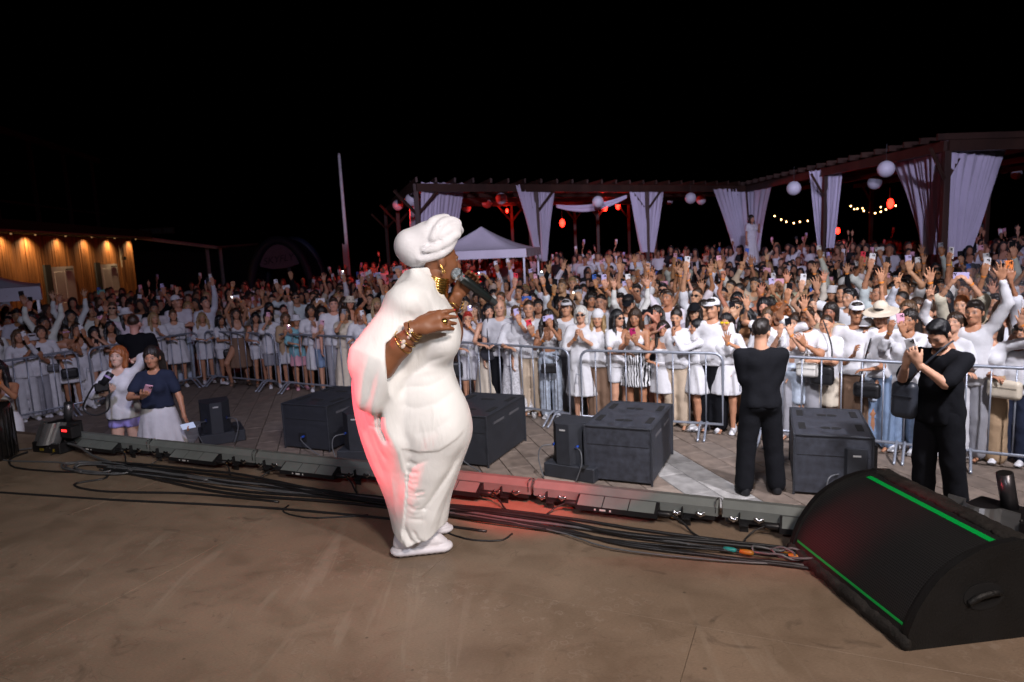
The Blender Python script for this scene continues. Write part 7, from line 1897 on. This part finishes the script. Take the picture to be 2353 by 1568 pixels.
# ---- jewellery
ax0 = np.array(neck0) + np.array([.012, 0, .022]); ax1 = piv + np.array([-.004, -.004, .022]); axd = nrm3(ax1 - ax0)
up_ = nrm3(np.cross(axd, [0, 1, 0])); sd = np.cross(axd, up_); ck = None
for k in range(11):
    c_ = ax0 + (ax1 - ax0) * (.08 + .88 * k / 10); rr_ = .077 - .001 * k
    ring = MB().tube([c_ + rr_ * (up_ * math.cos(a) + sd * math.sin(a)) for a in np.linspace(0, 2 * math.pi, 28, endpoint=False)], .0065, 7, closed=True)
    ck = ring.build("choker_ring", goldm, sing, True)
e0 = LZ(1012, 606, 0); e0[1] = ear[1] - .028
for dx in (0, .006): MB().tube(catmull([e0, e0 + np.array([.008 + dx, -.004, -.022]), e0 + np.array([.014 + dx * 2, -.004, -.050])], 4), [.0022] * 4 + [.003] * 3 + [.005, .002], 6).build("earring", goldm, sing, True)
fdir = nrm3(wr1 - el1); pu = nrm3(np.cross(fdir, [0, 1, 0])); pv_ = np.cross(fdir, pu)
def bangle(t, r_, w_, tilt=0.0, name="bangle"):
    c_ = el1 + (wr1 - el1) * t; MB().tube([c_ + r_ * (pu * math.cos(a) + pv_ * math.sin(a)) + fdir * tilt * math.cos(a + .6) for a in np.linspace(0, 2 * math.pi, 26, endpoint=False)], w_, 6, closed=True).build(name, goldm, sing, True)
for t, r_, tl in [(.62, .056, .016), (.66, .054, -.012), (.86, .046, .012), (.90, .045, -.010), (.94, .044, .014)]: bangle(t, r_, .0028, tl)
shellm = pm("cowrie_shell", (.72, .62, .55), rough=.25)
for t, a in [(.60, 2.2), (.66, 1.7), (.80, 1.9), (.90, 1.3)]:
    c_ = el1 + (wr1 - el1) * t + (.055 - .012 * (t > .75)) * (-np.array([0, 1, 0]) * .95 + np.array([.3, 0, -.3]) * (a - 1.7))
    g = Field((-.02, -.012, -.02), (.02, .012, .02), .004); g.ball((0, 0, 0), (.010, .007, .014), 0); v2, f2_ = g.net(); o = obj("cowrie_shell", mesh_np("cowrie_shell", v2, f2_, shellm, True), sing, c_); o.rotation_euler = (0, R(40), 0)
for tt in (0, .012):
    c_ = wr2 + (el2 - wr2) * (.10 + tt * 6); d_ = nrm3(el2 - wr2); p_ = nrm3(np.cross(d_, [0, 1, 0])); q_ = np.cross(d_, p_)
    MB().tube([c_ + .045 * (p_ * math.cos(a) + q_ * math.sin(a)) + d_ * .012 * math.sin(3 * a) for a in np.linspace(0, 2 * math.pi, 26, endpoint=False)], .0032, 6, closed=True).build("bangle", goldm, sing, True)
for k, (p1, p2) in enumerate(tips):
    d_ = nrm3(p2 - p1); c_ = MN @ ((p2 + d_ * .004) * 1.12) + wr1 + MN @ np.array([0, .006, 0])
    g = Field((-.012, -.012, -.012), (.012, .012, .012), .003); g.ball((0, 0, 0), (.006, .0045, .0095), 0); v2, f2_ = g.net()
    o = obj("fingernail", mesh_np("fingernail", v2, f2_, nailm, True), sing, c_); o.rotation_euler = Vector(MN @ d_).to_track_quat('Z', 'Y').to_euler()
for k in range(5):
    if k < 4:
        l = (.062, .078, .084, .074)[k]; b0 = np.array([(-.033, -.011, .012, .033)[k], 0, .092 - .006 * (k == 0)]); q1 = b0 + nrm3(((k - 1.5) * .14 * .3, -.45, 1)) * l * .5; q2 = q1 + nrm3((0, -1, .15)) * l * .42; q2 = q2 + np.array([0, -.001, .0065])
    else:
        q2 = np.array([.050, -.018, .068]) + nrm3((.1, -.9, .8)) * .036 + np.array([.002, -.005, .004])
    q2 = q2 * np.array([-1, 1, 1]) * 1.05; c_ = MF @ q2 + wr2
    g = Field((-.012, -.012, -.012), (.012, .012, .012), .003); g.ball((0, 0, 0), (.0062, .0085, .0050), 0); v2, f2_ = g.net(); o = obj("fingernail", mesh_np("fingernail", v2, f2_, nailm, True), sing, c_)
    o.rotation_euler = Matrix(MF.tolist()).to_euler()
rg = MN @ (np.array([-.013, .006, .115]) * 1.12) + wr1
MB().lathe([(.001, .006), (.014, .004), (.016, 0), (.001, -.002)], 14).build("ring", goldm, sing, True, rg).rotation_euler = (R(80), R(15), 0)
# ---- chunky white trainers
rubber = pm("trainer_white", (.74, .72, .78), rough=.5, var=.06, bump=.08, bscale=60)
def trainer(off, rz):
    f = Field((-.08, -.22, -.01), (.08, .15, .16), .0058)
    f.cone((0, .075, .028), (0, -.130, .028), .050, .050, 0, sq=(.92, 1, .62)); f.cone((0, .06, .065), (0, -.105, .055), .046, .038, .02, sq=(.9, 1, .85)); f.cone((0, .062, .07), (0, .050, .125), .044, .042, .02); f.ball((0, -.04, .09), (.034, .06, .024), .02)
    f.fn((-.2, -.3, -.1), (.2, .2, .3), lambda X, Y, Z: Z - (.002 + .011 * np.abs(((Y / .030) % 1) - .5) * 2) + 0 * X, 0, 's')
    Zg = f.g[2][None, None, :]; f.D += np.broadcast_to(.005 * np.exp(-((Zg - .046) / .005) ** 2) - .003 * np.exp(-((Zg - .025) / .012) ** 2), f.D.shape).astype(np.float32)
    V, F_ = f.net(); o = obj("trainer", mesh_np("trainer", V, F_, rubber, True), sing, off, rz)
    for k in range(5): MB().tube([(-.022, -.015 - .018 * k, .116 - .008 * k), (0, -.02 - .018 * k, .122 - .008 * k), (.022, -.015 - .018 * k, .116 - .008 * k)], .004, 5).build("lace", rubber, o)
    return o
t1 = gp(962, 1280, STAGE_Z) - SO; trainer((t1[0] - .015, t1[1] + .035, 0), R(98)).scale = (1.12, 1.05, 1.2); trainer((t1[0] - .02, t1[1] + .26, 0), R(104))
# ---- the microphone
mc = empty("microphone", mic0 + SO, 0, "black wireless microphone with silver grille held to the singer's mouth", "microphone")
q = Vector(md).to_track_quat('Z', 'Y'); mc.rotation_euler = q.to_euler()
gril = pm("mic_grille", (.42, .50, .56), rough=.35, metal=.6, var=.5, vscale=180, bump=.8, bscale=400)
MB().lathe([(.001, -.028)] + [(.031 * math.cos(R(a)), .031 * math.sin(R(a)) * .98) for a in range(-70, 41, 10)] + [(.020, .038)], 24).build("grille", gril, mc, smooth=True)
MB().lathe([(.0318, -.002), (.0325, .004), (.0318, .010)], 24).build("grille_band", steel, mc, smooth=True)
MB().lathe([(.020, .034), (.0245, .042), (.0255, .075), (.0235, .150), (.0215, .215), (.020, .225), (.001, .226)], 20).build("handle", pm("mic_black", (.008, .012, .012), rough=.35, var=.1), mc, smooth=True)
MB().lathe([(.0212, .216), (.0185, .222), (.0175, .262), (.015, .268), (.001, .268)], 20).build("antenna_cap", pm("mic_grey", (.04, .05, .055), rough=.5), mc, smooth=True)
